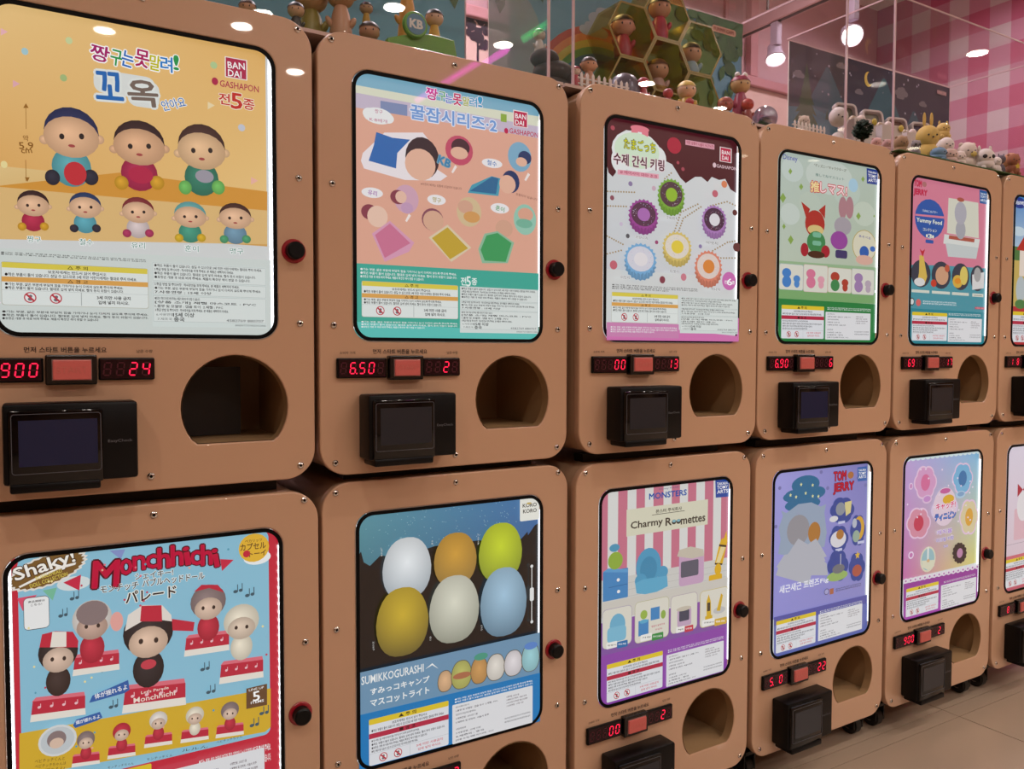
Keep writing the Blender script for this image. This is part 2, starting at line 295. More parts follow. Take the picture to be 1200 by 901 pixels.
POSTERS = {
 'T0': [
  ('g',6,2,359,235,('f2cc8a','e6b466','e4ae64','f0ca86')),('g',6,218,359,300,('e8c98c','d9a85c','dcae68','d6a45a')),('p',[(2.1,245.6),(153.6,210.5),(359.9,215.8),(359.5,249)],'d9993e'),
  ('p',[(2.1,245.6),(359.6,244.8),(359,296.8),(0.7,314.7)],'e3bd7e'),('e',94.8,38.6,4.2,4.8,'cdd9a0'),('e',87.4,90.2,4.2,4.8,'a8c080'),('e',283.3,37.5,5,5.2,'b2ce94'),
  ('e',16.3,215.6,3.9,4.7,'f0e0a0'),('e',42.8,63.1,4,4.7,'a8cfd8'),('e',322.4,123.7,5.2,5.3,'c8ccd8'),('p',[(16.2,38),(24,41.3),(16,47.8)],'f0b8c0'),
  ('p',[(28.5,103.3),(36.4,106.9),(28.3,113.2)],'e8b0b8'),('p',[(274.2,92.5),(284.1,96.5),(274,103.7)],'f0dcae'),('p',[(335.6,196.2),(346.1,200.8),(335.5,207.7)],'f0b8a8'),
  ('t',132.2,49,24.3,23.1,-7,'짱','a8206c',3,'fff',5),('t',152.8,51.2,15.1,22.5,-6,'구','2f9a50',3,'fff',5),('t',167.3,50.3,15.4,22.6,-9,'는','2f6fc0',3,'fff',5),
  ('t',185.9,46.1,19,25.1,-5,'못','b02060',3,'fff',5),('t',202.8,49,15,22.2,-4,'말','c8c020',3,'fff',5),('t',218,48.4,16.7,22.4,0,'려','2f80c8',3,'fff',5),
  ('t',231.1,43.6,8,21.8,0,'!','2f9a50',3,'fff',4),('r',123.8,70.9,202.7,102.8,'dfe3e0',12),('r',166.1,76.5,207.9,114.6,'dfe3e0',12),('t',142.9,91.8,35.7,39.3,4,'꼬','2f6cb4',4,'e4e8e4',7),
  ('t',186.1,95.3,40.8,38.2,6,'옥','7c6a60',4,'e4e8e4',7),('t',226.7,103.4,33.7,14.8,20,'안아요','2f6cb4',1,'f4f4f0',4),('r',298.9,21.5,331.6,52.2,'f3e8e4',1),
  ('r',300.4,22.8,330,50.9,'b01848',0),('t',315.4,32.6,24.9,10,4,'BAN','fff',1,None,0),('t',313.1,45,19.6,10.1,0,'DAI','fff',1,None,0),('e',284.5,61.1,4.6,5.6,'b01848'),
  ('t',319.9,62.6,57,9.7,0,'GASHAPON','b0244c',1,None,0),('t',297.8,85,16.3,16.8,0,'전','c83c34',3,'f6e6d0',3),('t',315.4,85.4,17.4,24.2,0,'5','c83c34',4,'f6e6d0',3),
  ('t',333.2,87.6,16.9,16.3,0,'종','c83c34',3,'f6e6d0',3),('t',41.6,178,6.5,7.9,4,'약','8a5a20',1,None,0),('t',42,187.8,16.9,9.4,7,'5.9','8a5a20',1,None,0),
  ('t',42.2,195.1,12.7,5.4,9,'cm','8a5a20',1,None,0),('r',42.1,133,42.7,165.8,'9a6826',0),('r',40.6,207,41.3,234.9,'9a6826',0),('p',[(39.5,138.4),(42.7,131.8),(45.7,137.5)],'9a6826'),
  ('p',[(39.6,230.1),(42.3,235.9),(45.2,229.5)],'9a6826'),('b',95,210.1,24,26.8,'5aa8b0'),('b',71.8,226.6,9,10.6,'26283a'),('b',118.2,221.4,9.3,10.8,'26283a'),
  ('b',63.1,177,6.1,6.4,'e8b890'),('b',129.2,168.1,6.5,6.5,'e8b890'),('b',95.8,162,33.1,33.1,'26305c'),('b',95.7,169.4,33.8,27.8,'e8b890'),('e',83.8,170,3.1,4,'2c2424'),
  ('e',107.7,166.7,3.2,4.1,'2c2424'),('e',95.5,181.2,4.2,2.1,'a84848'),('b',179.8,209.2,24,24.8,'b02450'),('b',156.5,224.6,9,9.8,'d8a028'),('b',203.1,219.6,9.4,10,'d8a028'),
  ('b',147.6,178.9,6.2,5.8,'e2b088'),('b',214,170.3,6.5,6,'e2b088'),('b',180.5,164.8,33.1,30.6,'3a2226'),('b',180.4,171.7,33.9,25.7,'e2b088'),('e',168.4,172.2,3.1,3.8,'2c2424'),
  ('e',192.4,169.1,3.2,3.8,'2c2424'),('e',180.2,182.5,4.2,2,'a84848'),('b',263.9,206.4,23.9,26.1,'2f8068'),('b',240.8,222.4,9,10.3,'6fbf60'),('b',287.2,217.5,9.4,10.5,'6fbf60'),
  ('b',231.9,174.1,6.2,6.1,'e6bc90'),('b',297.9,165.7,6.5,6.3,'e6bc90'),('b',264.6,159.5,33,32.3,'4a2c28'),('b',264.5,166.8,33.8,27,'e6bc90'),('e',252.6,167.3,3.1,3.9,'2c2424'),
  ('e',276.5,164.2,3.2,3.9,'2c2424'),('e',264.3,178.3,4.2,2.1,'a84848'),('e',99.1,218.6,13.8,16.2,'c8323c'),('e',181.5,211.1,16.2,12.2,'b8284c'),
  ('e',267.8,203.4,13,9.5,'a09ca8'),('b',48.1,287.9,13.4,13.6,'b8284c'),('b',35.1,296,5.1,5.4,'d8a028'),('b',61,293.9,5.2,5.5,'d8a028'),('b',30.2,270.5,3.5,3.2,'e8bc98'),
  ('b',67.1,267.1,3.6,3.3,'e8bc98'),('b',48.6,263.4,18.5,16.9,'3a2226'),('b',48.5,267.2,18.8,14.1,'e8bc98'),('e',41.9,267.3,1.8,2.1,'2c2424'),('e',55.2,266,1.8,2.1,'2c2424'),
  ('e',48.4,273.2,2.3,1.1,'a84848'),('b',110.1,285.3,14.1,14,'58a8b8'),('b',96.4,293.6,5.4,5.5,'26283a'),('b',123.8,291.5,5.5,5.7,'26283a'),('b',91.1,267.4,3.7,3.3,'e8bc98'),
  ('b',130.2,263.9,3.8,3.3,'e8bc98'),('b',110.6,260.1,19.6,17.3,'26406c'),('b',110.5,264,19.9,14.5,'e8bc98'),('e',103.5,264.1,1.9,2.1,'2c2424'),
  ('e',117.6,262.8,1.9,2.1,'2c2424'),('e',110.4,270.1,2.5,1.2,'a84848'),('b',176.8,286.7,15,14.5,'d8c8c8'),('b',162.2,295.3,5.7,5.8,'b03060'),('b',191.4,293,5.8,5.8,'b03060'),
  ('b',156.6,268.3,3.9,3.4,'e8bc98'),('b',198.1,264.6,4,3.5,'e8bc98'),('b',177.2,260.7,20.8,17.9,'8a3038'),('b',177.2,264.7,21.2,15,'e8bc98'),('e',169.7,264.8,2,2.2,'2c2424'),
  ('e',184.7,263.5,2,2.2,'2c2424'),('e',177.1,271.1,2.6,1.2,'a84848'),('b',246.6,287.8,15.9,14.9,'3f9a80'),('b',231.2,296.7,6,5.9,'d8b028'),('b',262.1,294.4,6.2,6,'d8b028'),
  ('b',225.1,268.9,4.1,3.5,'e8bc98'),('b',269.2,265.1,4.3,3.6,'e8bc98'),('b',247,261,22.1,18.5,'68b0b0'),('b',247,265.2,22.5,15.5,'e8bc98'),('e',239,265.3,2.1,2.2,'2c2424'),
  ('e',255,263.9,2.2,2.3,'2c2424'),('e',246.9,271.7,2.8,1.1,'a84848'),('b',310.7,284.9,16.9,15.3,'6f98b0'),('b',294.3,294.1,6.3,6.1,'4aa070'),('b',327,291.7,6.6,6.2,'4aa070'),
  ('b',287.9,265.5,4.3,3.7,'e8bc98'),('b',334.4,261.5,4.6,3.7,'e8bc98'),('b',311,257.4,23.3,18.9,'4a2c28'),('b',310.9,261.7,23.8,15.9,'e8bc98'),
  ('e',302.5,261.8,2.2,2.3,'2c2424'),('e',319.4,260.3,2.2,2.3,'2c2424'),('e',310.8,268.4,3,1.2,'a84848'),('t',48.7,312.3,15.8,8.4,0,'짱구','4c8a78',1,'fff',3),
  ('t',110.6,311.7,16.7,8.6,0,'철수','4c8a78',1,'fff',3),('t',176.1,311.5,17.8,8.9,0,'유리','4c8a78',1,'fff',3),('t',248.1,311.2,19,9.3,0,'훈이','4c8a78',1,'fff',3),
  ('t',312.3,310.7,20,9.4,0,'맹구','4c8a78',1,'fff',3),('p',[(0,326.5),(376.5,321.3),(375.2,450.8),(-2.5,447.7)],'d4dedb'),('lines2',9.4,330.7,189.2,335.3,'fff'),
  ('warnA',10.7,344.5,188.2,400.7,'fff'),('lines3',9.4,407.9,189.8,421.2,'fff'),('infoA',193.7,333.8,355.7,426.7,'fff'),],
 'T1': [
  ('g',6,4,367,300,('e0e6e6','a8c8d8','e2a088','dc9c86')),('p',[(5.6,0.2),(378.8,-6.6),(379,40.7),(5.4,31.1)],'7fb4cc'),('p',[(5.4,25.7),(203.2,26.2),(379,21.8),(379,40.7),(203.2,41.8),(5.4,38.1)],'dfe2cc'),
  ('p',[(5.4,38.1),(379,40.7),(379.1,62.1),(5.2,62)],'c9bcd0'),('p',[(52,44.1),(100.5,43.5),(100.4,67.5),(51.9,65.2)],'8090b8'),('p',[(119.4,70.7),(183,69.2),(188,79.6),(119.4,82)],'4a8fa8'),
  ('r',284.3,29.3,296.8,43.5,'8fb040',0),('p',[(5.2,62),(379.1,62.1),(380.2,320.2),(3.5,328.4)],'e4ac96'),('t',146.1,17.4,22.5,20.9,-5,'짱','c82c88',3,'f4e8f0',4),
  ('t',165.7,18,14.8,15.8,0,'구','4caa70',3,'f4e8f0',4),('t',179.1,20.2,14,15.8,0,'는','5a80d0',3,'f4e8f0',4),('t',195.6,19,17.1,20.4,0,'못','c8245c',3,'f4e8f0',4),
  ('t',213,19.4,13.3,16.1,0,'말','a8b840',3,'f4e8f0',4),('t',227.4,18.4,15.5,16.1,0,'려','48a0c8',3,'f4e8f0',4),('t',241.4,15.6,10.5,18.9,0,'!','48a0c8',3,'f4e8f0',4),
  ('t',190.8,53,171.1,25.7,0,'꿀잠시리즈·2','7aa0d8',4,'e8ecf8',5),('r',310.4,18.3,342.1,47.5,'f3e8e4',0),('r',312,19.9,340.4,46.4,'c0184c',0),('t',326.5,28.4,23.3,8.8,0,'BAN','fff',1,None,0),
  ('t',324.2,40.1,18.9,8.8,0,'DAI','fff',1,None,0),('e',295.7,58.8,4.4,5.1,'c0184c'),('t',333.6,57.2,62.5,9.3,0,'GASHAPON','c0284c',1,None,0),('e',47.4,70.1,26.3,13.4,'eef0f0'),
  ('e',31.7,68.3,11.2,9.2,'eef0f0'),('e',64.2,71.7,11.5,8.5,'eef0f0'),('t',48.4,62.8,13.5,6.7,0,'짱구','c05080',0,None,0),('t',47.9,77.2,30.8,5.9,0,'K·B베개','c05080',0,None,0),
  ('p',[(17,147.5),(20.2,134.6),(58.6,95.8),(128.9,85.8),(148.3,104.9),(153.1,143.7),(175.4,154.4),(162.9,163.7),(95.3,170),(22.2,159.4)],'f0e8ec'),
  ('p',[(44.1,97),(72.3,102.3),(105,101.2),(81.5,126.6),(79.1,152.6),(30.3,145.8),(39.5,119.5)],'2f6cb4'),('e',127.9,129.4,31.8,35.7,'3a2a30'),
  ('e',124,140.7,28.8,26.9,'e8b8a0'),('e',199.1,107,27.4,25.9,'c8506c'),('e',201.6,101.3,18.3,15.2,'4a2a34'),('e',199.1,111.5,17.3,10.7,'e8b8a0'),
  ('t',169.8,130,24.4,14.1,-17,'KB','3f80b0',2,'7fa8b8',8),('e',324.4,102.3,25.5,27.1,'80b0cc'),('e',335.5,102.3,14.5,12.2,'243a68'),('e',328.3,111.1,12.2,8.4,'e8b8a0'),
  ('p',[(215.9,179),(223.7,164.6),(264.6,144.2),(284.5,146.5),(279.1,178.4)],'4aa0b8'),('p',[(219.5,175.5),(265.7,145),(279.1,147.1),(273.8,175.3)],'2f6c98'),
  ('e',305.2,149.7,18.7,20.4,'243a68'),('e',298.1,155.2,17.5,16.7,'e8b8a0'),('e',265.7,121.2,21.3,8.2,'f0eef0'),('t',265.2,121.2,20.4,9.2,-6,'철수','5080c0',1,None,0),
  ('e',36.3,197.7,18.9,8.5,'f0eef0'),('t',36.6,198,15.8,8.5,-6,'유리','a050b0',1,None,0),('e',154.5,197.7,17.7,8.8,'f0eef0'),('t',154.8,198.1,16.4,8.9,-7,'맹구','b0a040',1,None,0),
  ('e',281.9,200.3,19.4,9.2,'f0eef0'),('t',282.2,200.8,19.1,9.3,-9,'훈이','40a060',1,None,0),('e',97.6,202.1,22.7,24.2,'d4a8bc'),('e',82.1,200.2,14,12,'8a4050'),
  ('e',87.7,199.6,10.3,10.3,'eac0ac'),('e',98.9,217.1,11.4,9.5,'c8a0c0'),('e',218.5,212.6,24.8,26.2,'d8c098'),('e',210.8,204.3,15.5,11.7,'d8a890'),
  ('e',223.7,221.2,16.6,10,'d8a060'),('e',335.9,216,24.7,28.3,'98ccb8'),('e',337,206.5,16.8,12.2,'e0a890'),('e',334.2,223.2,18,8.5,'78b8a0'),('e',30.8,229.8,14.4,12.6,'8a4050'),
  ('e',45.2,236.1,18.2,17.8,'ecc8b4'),('p',[(35.1,265.3),(67.1,241.4),(111.6,274.6),(102,290.5),(57.6,310.5)],'dca0bc'),('p',[(40.5,267),(67.1,245.7),(104.4,276),(57.6,304.1)],'d07898'),
  ('e',146.5,232.4,20.6,19.4,'8a5060'),('e',148,234.5,19.7,17.6,'dcae94'),('p',[(139.1,263.8),(175.2,238.8),(222.6,275.7),(182.7,303.1)],'e0d0b0'),
  ('p',[(145,264.3),(175.2,243.3),(215.9,277.1),(180.2,298.8)],'c8a83c'),('e',290.6,236.2,18.5,15.8,'d8a890'),('p',[(236.7,277),(249.8,248.6),(276.5,241.9),(312,260.2),(298.4,298.5),(244.6,301.7)],'90c0a0'),
  ('p',[(241.4,278.1),(253.6,251.5),(276.5,245.2),(306.5,261.5),(294,296.4),(249.9,296.8)],'3fa060'),('t',163.5,173.4,79.2,4.4,0,'※사진의 베개는 상품에 포함되어 있습니다','6a4038',0,None,0),
  ('t',339,173.8,47,4.7,-7,'포함되어 있습니다','6a4038',0,None,0),('p',[(95.1,239),(101.7,226.3),(105.5,229.4),(97.9,240.9)],'f6ece8'),('p',[(182.9,146.8),(190,133.6),(194,136.6),(185.9,148.7)],'f6ece8'),
  ('p',[(334,143.3),(341.8,129.2),(346.3,132.4),(337.4,145.2)],'f6ece8'),('p',[(3.6,315.8),(380.2,313.8),(380.8,456.8),(2.7,458)],'3fae9c'),('p',[(3,411.6),(380.7,425.3),(380.8,456.8),(2.7,458)],'5cc8c0'),
  ('wlines3',13.3,321.9,195.3,339.6,'fff'),('t',206.6,336,11.3,14.5,0,'전','e8f4f0',3,None,0),('t',216.9,335.7,9.4,18.2,0,'5','e8f4f0',3,None,0),
  ('t',228.4,335.8,11.5,12.8,0,'종','e8f4f0',3,None,0),('warnA',16.7,344.5,195.3,402.9,'fff'),('wlines3',14.1,409.6,196.8,422,'fff'),('infoA',198.9,344.9,365.1,427,'fff'),],
 'T2': [
  ('g',6,4,367,300,('d8dcdc','dce0e0','cfd4da','d8dade')),('p',[(4.5,1.3),(387.9,-2.8),(389.9,105.6),(370.9,116.6),(348.5,110),(332.4,89.3),(313.9,93.6),(292.3,89.4),(280.4,101.7),(262.1,92.8),(244.3,94.8),(218.1,110.7),(203.4,101.6),(180.1,76.5),(157.4,70.8),(143.1,43.1),(112.7,26.4),(59,23.6),(35.6,37.1),(33.7,110.4),(26,119.4),(15.7,112.5),(5.1,77.5)],'4e1420'),
  ('e',25.2,24.4,5.2,4.6,'b04858'),('e',196.1,71.1,4,3.4,'b04858'),('e',210.1,82.8,4.7,4,'a84858'),('e',185.3,37.5,19.4,16.6,'b0203c'),('e',86,63.1,63.2,41.2,'e9ecec'),
  ('e',43.9,84.8,22,24.4,'e9ecec'),('e',135.1,69.3,28.8,25.2,'e9ecec'),('e',93.6,16.6,24.2,6.6,'e88090'),('e',80.2,22.7,8.5,11.5,'e88090'),('e',107.2,23.8,8.7,11.6,'e88090'),
  ('e',87.1,60.9,57.9,35.4,'d5ead0'),('t',94,49.7,81.9,21.4,0,'たまごっち','d8d828',2,'5a5a48',3),('t',92.9,82.6,131.5,23.1,0,'수제 간식 키링','4a2028',3,'f0d0d8',3),
  ('p',[(37.8,103.8),(143.8,101.1),(144,110.3),(37.9,113.2)],'e8a8b8'),('t',92,107,95.9,7.4,0,'# 메이사이 마마 초코','b03058',1,None,0),('p',[(215.6,21.5),(298.5,20.3),(298.7,31.3),(215.8,31.8)],'e0a0b0'),
  ('t',257.4,26.1,77.5,7,0,'어떤 상품이 나올지 두근두근!','a02848',1,None,0),('r',314.5,22.6,350,53.7,'f0e4e4',0),('r',317,24.1,347.5,52.3,'c01848',0),('t',332.2,33.6,23.7,8.5,0,'BAN','fff',1,None,0),
  ('t',330.5,45,18.7,8.4,0,'DAI','fff',1,None,0),('e',299.2,63.9,4.9,5.3,'e8c8d0'),('t',335.4,64.4,60,7.1,0,'GASHAPON','e8c8d0',1,None,0),('e',13.4,149.2,2,1.7,'a89068'),
  ('e',19.9,148.7,2.1,1.6,'a89068'),('e',26.5,148.2,2.1,1.6,'a89068'),('e',33.1,147.7,2.1,1.6,'a89068'),('e',39.7,147.2,2.1,1.7,'a89068'),('e',46.4,146.7,2.1,1.7,'a89068'),
  ('e',53,146.2,2.2,1.7,'a89068'),('e',59.8,145.7,2.1,1.7,'a89068'),('e',66.5,145.2,2.1,1.7,'a89068'),('e',73.3,144.7,2.2,1.7,'a89068'),('e',80,144.1,2.1,1.7,'a89068'),
  ('e',13.6,177.5,2,1.6,'a89068'),('e',20.1,177,2.1,1.6,'a89068'),('e',26.5,176.6,2.1,1.6,'a89068'),('e',33,176.1,2.1,1.7,'a89068'),('e',39.5,175.7,2.1,1.7,'a89068'),
  ('e',46,175.2,2.1,1.6,'a89068'),('e',52.6,174.7,2.1,1.7,'a89068'),('e',59.2,174.3,2.1,1.7,'a89068'),('e',187.7,212.5,2.3,1.8,'a89068'),('e',190.1,206.8,2.3,1.7,'a89068'),
  ('e',192.4,201.1,2.3,1.7,'a89068'),('e',194.8,195.4,2.3,1.7,'a89068'),('e',197.2,189.6,2.3,1.8,'a89068'),('e',199.6,183.9,2.3,1.7,'a89068'),('e',202,178.2,2.3,1.8,'a89068'),
  ('e',204.4,172.4,2.3,1.7,'a89068'),('e',211,169.5,2.3,1.8,'a89068'),('e',217.6,166.5,2.3,1.7,'a89068'),('e',224.3,163.6,2.3,1.8,'a89068'),('e',230.9,160.6,2.4,1.8,'a89068'),
  ('e',237.6,157.6,2.3,1.7,'a89068'),('e',244.4,154.6,2.3,1.7,'a89068'),('e',251.1,151.6,2.4,1.8,'a89068'),('e',260.1,156.4,2.3,1.8,'a89068'),('e',253.8,160,2.3,1.8,'a89068'),
  ('e',247.6,163.6,2.4,1.7,'a89068'),('e',241.3,167.2,2.3,1.8,'a89068'),('e',235.1,170.7,2.4,1.8,'a89068'),('e',228.9,174.3,2.3,1.8,'a89068'),('e',222.7,177.8,2.3,1.7,'a89068'),
  ('e',216.5,181.3,2.4,1.7,'a89068'),('e',210.4,184.8,2.3,1.7,'a89068'),('e',208,190.1,2.4,1.8,'a89068'),('e',205.7,195.3,2.3,1.7,'a89068'),('e',203.4,200.5,2.3,1.7,'a89068'),
  ('e',201,205.7,2.3,1.8,'a89068'),('e',198.7,211,2.3,1.8,'a89068'),('e',287.2,151.7,2.4,1.8,'a89068'),('e',295.3,149.4,2.5,1.8,'a89068'),('e',303.5,147.2,2.4,1.8,'a89068'),
  ('e',311.7,144.9,2.5,1.8,'a89068'),('e',319.9,142.6,2.5,1.8,'a89068'),('e',328.1,140.4,2.5,1.8,'a89068'),('e',336.4,138.1,2.5,1.8,'a89068'),('e',344.6,140,2.5,1.8,'a89068'),
  ('e',352.9,141.9,2.5,1.8,'a89068'),('e',361.2,143.8,2.5,1.8,'a89068'),('e',369.5,145.7,2.6,1.8,'a89068'),('e',11.6,236.5,2,1.6,'a89068'),('e',17.1,238.4,2.1,1.6,'a89068'),
  ('e',22.6,240.3,2.1,1.6,'a89068'),('e',28.1,242.2,2.1,1.6,'a89068'),('e',33.6,244.1,2.1,1.6,'a89068'),('e',39.2,246,2.1,1.6,'a89068'),('e',44.8,247.9,2.1,1.6,'a89068'),
  ('e',50.4,249.8,2.1,1.7,'a89068'),('e',11.9,271.1,2,1.6,'a89068'),('e',18.7,269.3,2.1,1.6,'a89068'),('e',25.6,267.5,2.1,1.6,'a89068'),('e',32.5,265.7,2.1,1.7,'a89068'),
  ('e',39.5,263.8,2.1,1.7,'a89068'),('e',46.4,262,2.1,1.7,'a89068'),('e',294.9,246.3,2.4,1.8,'a89068'),('e',302,242.9,2.4,1.8,'a89068'),('e',309.1,239.4,2.5,1.8,'a89068'),
  ('e',316.3,235.9,2.5,1.8,'a89068'),('e',323.5,232.5,2.5,1.8,'a89068'),('e',330.7,229,2.5,1.8,'a89068'),('e',338,225.4,2.5,1.8,'a89068'),('e',345.5,224,2.5,1.8,'a89068'),
  ('e',353.1,222.6,2.5,1.8,'a89068'),('e',360.7,221.1,2.5,1.8,'a89068'),('e',368.3,219.7,2.5,1.8,'a89068'),('e',157.9,108.8,2.2,1.7,'a89068'),('e',163.5,104.4,2.2,1.6,'a89068'),
  ('e',169.1,100.1,2.3,1.7,'a89068'),('e',174.7,95.7,2.3,1.7,'a89068'),('e',310.5,260.9,2.4,1.8,'a89068'),('e',318.8,260.4,2.5,1.8,'a89068'),('e',327.2,259.9,2.5,1.8,'a89068'),
  ('e',335.5,259.4,2.5,1.8,'a89068'),('e',343.9,258.8,2.6,1.8,'a89068'),('e',352.4,258.3,2.5,1.8,'a89068'),('e',360.9,257.8,2.5,1.8,'a89068'),('e',369.4,257.3,2.6,1.8,'a89068'),
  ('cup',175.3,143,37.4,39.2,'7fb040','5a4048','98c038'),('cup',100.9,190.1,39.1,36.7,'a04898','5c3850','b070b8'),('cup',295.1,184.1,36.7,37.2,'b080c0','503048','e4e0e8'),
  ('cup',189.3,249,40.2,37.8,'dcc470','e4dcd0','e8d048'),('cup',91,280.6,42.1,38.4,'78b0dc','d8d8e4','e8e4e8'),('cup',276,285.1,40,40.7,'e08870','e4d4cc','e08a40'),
  ('e',61.7,131,5.3,4.9,'9080a8'),('e',122.1,133.7,5.5,5,'d0b0c0'),('e',318.4,104.2,8.7,7.5,'e08860'),('e',291.7,126.9,8.6,7.5,'c86878'),('e',351.3,161.4,7.5,6.5,'6a3838'),
  ('e',358.4,235.3,11.4,9.8,'6a3838'),('e',55.8,234,4.8,4.5,'5a5a60'),('e',130.5,241.1,4.5,4,'a04878'),('e',16.1,163.1,5.1,4.9,'905060'),('e',20.8,293,9.3,8.8,'c86878'),
  ('e',38.8,211.9,4.2,4,'d0c0d8'),('e',250.7,240.9,4.8,4.2,'9080b0'),('t',170.3,189.1,31.8,6.9,0,'구찌파치','505058',1,'f4f4f4',3),('t',91.2,234.8,30.3,6.7,0,'러브리치','505058',1,'f4f4f4',3),
  ('t',283.8,231.6,34.1,7.1,0,'마멧치','505058',1,'f4f4f4',3),('t',49.8,315.9,22.1,6.4,0,'미밋치','505058',1,'f4f4f4',3),('t',178.8,297.4,23.9,6.7,0,'마멧치','505058',1,'f4f4f4',3),
  ('t',295.7,329,25.6,7,0,'하나치','505058',1,'f4f4f4',3),('e',146.4,315.9,7.6,7.5,'884050'),('e',204.2,307.7,7.9,7.7,'d08090'),('p',[(4.4,405),(381.1,428.4),(381.5,447.7),(4.7,449.9)],'d878b8'),
  ('p',[(4.4,405),(192.2,405.6),(192.6,435.1),(4.6,432.8)],'d088b8'),('p',[(360.2,388.1),(380.4,389),(381.2,435.6),(361.1,435.8)],'d878b8'),('e',335.6,309.7,21,19.8,'d070b8'),
  ('t',325.8,312.3,9.2,7.5,0,'전','fff',1,None,0),('t',337,311.5,15.8,15.1,0,'6','fff',3,None,0),('t',348.2,312.6,9.3,7.6,0,'종','fff',1,None,0),
  ('lines3',16.1,329.7,246.5,340.1,'fff'),('warnA',16.3,346,189.1,404.3,'fff'),('wlines3',12.5,412.1,189.4,425.2,'fff'),('infoA',194.4,348,362.8,423.8,'fff'),],
 'B0': [
  ('r',10,6,367,440,'c8243c',0),('r',17,6,352,330,'8cc4dc',10),('r',24,6,350,270,'8cc4dc',0),('p',[(14.9,247.3),(353,257.2),(352.4,319.5),(343.8,325.2),(13.7,307.9)],'d8b030'),
  ('e',83.8,50.2,20.9,10,'d8e4e6'),('p',[(15.8,60.7),(39.1,59.4),(22.1,79.3)],'e05070'),('p',[(45.9,54.5),(63,53.1),(57.5,70.2)],'78c0a0'),('p',[(70.8,47.3),(92.7,39),(90.2,61.2)],'cc2848'),
  ('p',[(129,9.7),(149.2,10.2),(143.4,23.9)],'8898d0'),('p',[(98.4,16.1),(101.6,18),(97.1,21.4),(99,23.8),(93.5,26.9),(93.9,29.8),(87.7,32.4),(86.7,35.7),(80.2,37.7),(77.7,41.1),(71.2,42.4),(67.5,45.8),(61.4,46.4),(56.6,49.5),(51.1,49.3),(45.5,52.1),(40.9,51.2),(34.9,53.5),(31.4,51.8),(25.2,53.5),(22.9,51.3),(16.8,52.3),(15.9,49.6),(10.2,49.9),(10.7,46.8),(5.7,46.4),(7.5,43.1),(3.4,42),(6.5,38.7),(3.5,36.9),(7.7,33.7),(6,31.3),(11.1,28.4),(10.7,25.5),(16.4,23),(17.4,19.9),(23.6,17.9),(25.9,14.5),(32.1,13.2),(35.7,9.8),(41.7,9.1),(46.4,5.9),(51.9,6),(57.5,3.1),(62.2,3.9),(68.3,1.5),(72,3),(78.4,1.2),(80.8,3.4),(87.3,2.2),(88.2,5),(94.3,4.6),(93.8,7.7),(99.2,8.1),(97.3,11.5),(101.7,12.7)],'e8e4dc'),
  ('p',[(94.3,17.2),(97.4,18.7),(93.1,21.8),(95,23.9),(89.8,26.6),(90.3,29.2),(84.6,31.6),(83.7,34.5),(77.7,36.3),(75.5,39.3),(69.5,40.5),(66.2,43.6),(60.5,44.1),(56.2,47),(51.1,46.8),(46.1,49.4),(41.8,48.5),(36.3,50.6),(33.1,49.2),(27.3,50.8),(25.4,48.8),(19.6,49.8),(18.9,47.3),(13.6,47.7),(14.2,44.9),(9.4,44.6),(11.3,41.7),(7.3,40.7),(10.3,37.7),(7.4,36.2),(11.4,33.3),(9.7,31.2),(14.5,28.6),(14,26.1),(19.4,23.8),(20.2,21),(25.9,19.2),(28,16.2),(33.8,15),(37,12),(42.6,11.4),(46.8,8.4),(51.9,8.5),(57,5.9),(61.2,6.6),(66.9,4.4),(70.2,5.8),(76.2,4),(78.2,6),(84.3,4.9),(85,7.4),(90.7,6.9),(90.1,9.8),(95.2,10),(93.2,13.1),(97.5,14)],'7c5a2c'),
  ('t',49.2,22.2,74.4,23.6,14,'Shaky!','f6f2ea',3,'4a3018',3),('p',[(17.8,44.8),(46.3,31.9),(61.7,26.7),(61.8,24.1),(86.9,20.9),(86,24),(63.4,28.3),(48,35.1),(19.4,47)],'f6f2ea'),
  ('t',53.6,33.4,32.2,5.1,12,'BOBBLEHEAD','e0cc58',1,None,0),('t',53.6,41,46.5,5.6,14,'DOLL COLLECTION','e0cc58',1,None,0),('r',22.9,61.8,53.4,107,'3a3a40',6),
  ('r',23.5,62.7,52.8,106.1,'f0f2f2',5),('t',38.4,67.9,19.6,3.2,0,'商品情報は','3a3a3a',1,None,0),('t',38,72.5,13.4,3.1,0,'こちら!','3a3a3a',1,None,0),
  ('t',124,42.5,35.1,39.9,-4,'M','c41c40',6,'5a1020',5),('t',150,35.8,16.8,23.5,0,'o','c41c40',6,'5a1020',5),('t',167,32.4,17.1,21.7,0,'n','c41c40',6,'5a1020',5),
  ('t',183.4,32.2,15.6,20.9,0,'c','c41c40',6,'5a1020',5),('t',200.2,29.2,18.1,31.6,0,'h','c41c40',6,'5a1020',5),('t',218.4,27.7,18.3,31.9,0,'h','c41c40',6,'5a1020',5),
  ('t',232.1,30.4,9.1,28.2,8,'i','c41c40',6,'5a1020',5),('t',243.8,34.8,14.7,22.5,0,'c','c41c40',6,'5a1020',5),('t',260,32,17.6,32.5,0,'h','c41c40',6,'5a1020',5),
  ('t',272.9,38.6,8.5,28.7,9,'i','c41c40',6,'5a1020',5),('t',187,51.6,51,9.6,0,'シェイキー!','3a2c28',2,'e8f0f0',3),('t',141,64.2,49.4,10.3,0,'モンチッチ','3a2c28',2,'e8f0f0',3),
  ('t',213.6,62.8,85.5,11.6,0,'バブルヘッドドール','3a2c28',2,'e8f0f0',3),('t',182.4,80.6,68.1,18.1,0,'パレード','3a2c28',3,'f0f0e8',4),('e',334.3,45.9,20.7,11.1,'f0f4f4'),
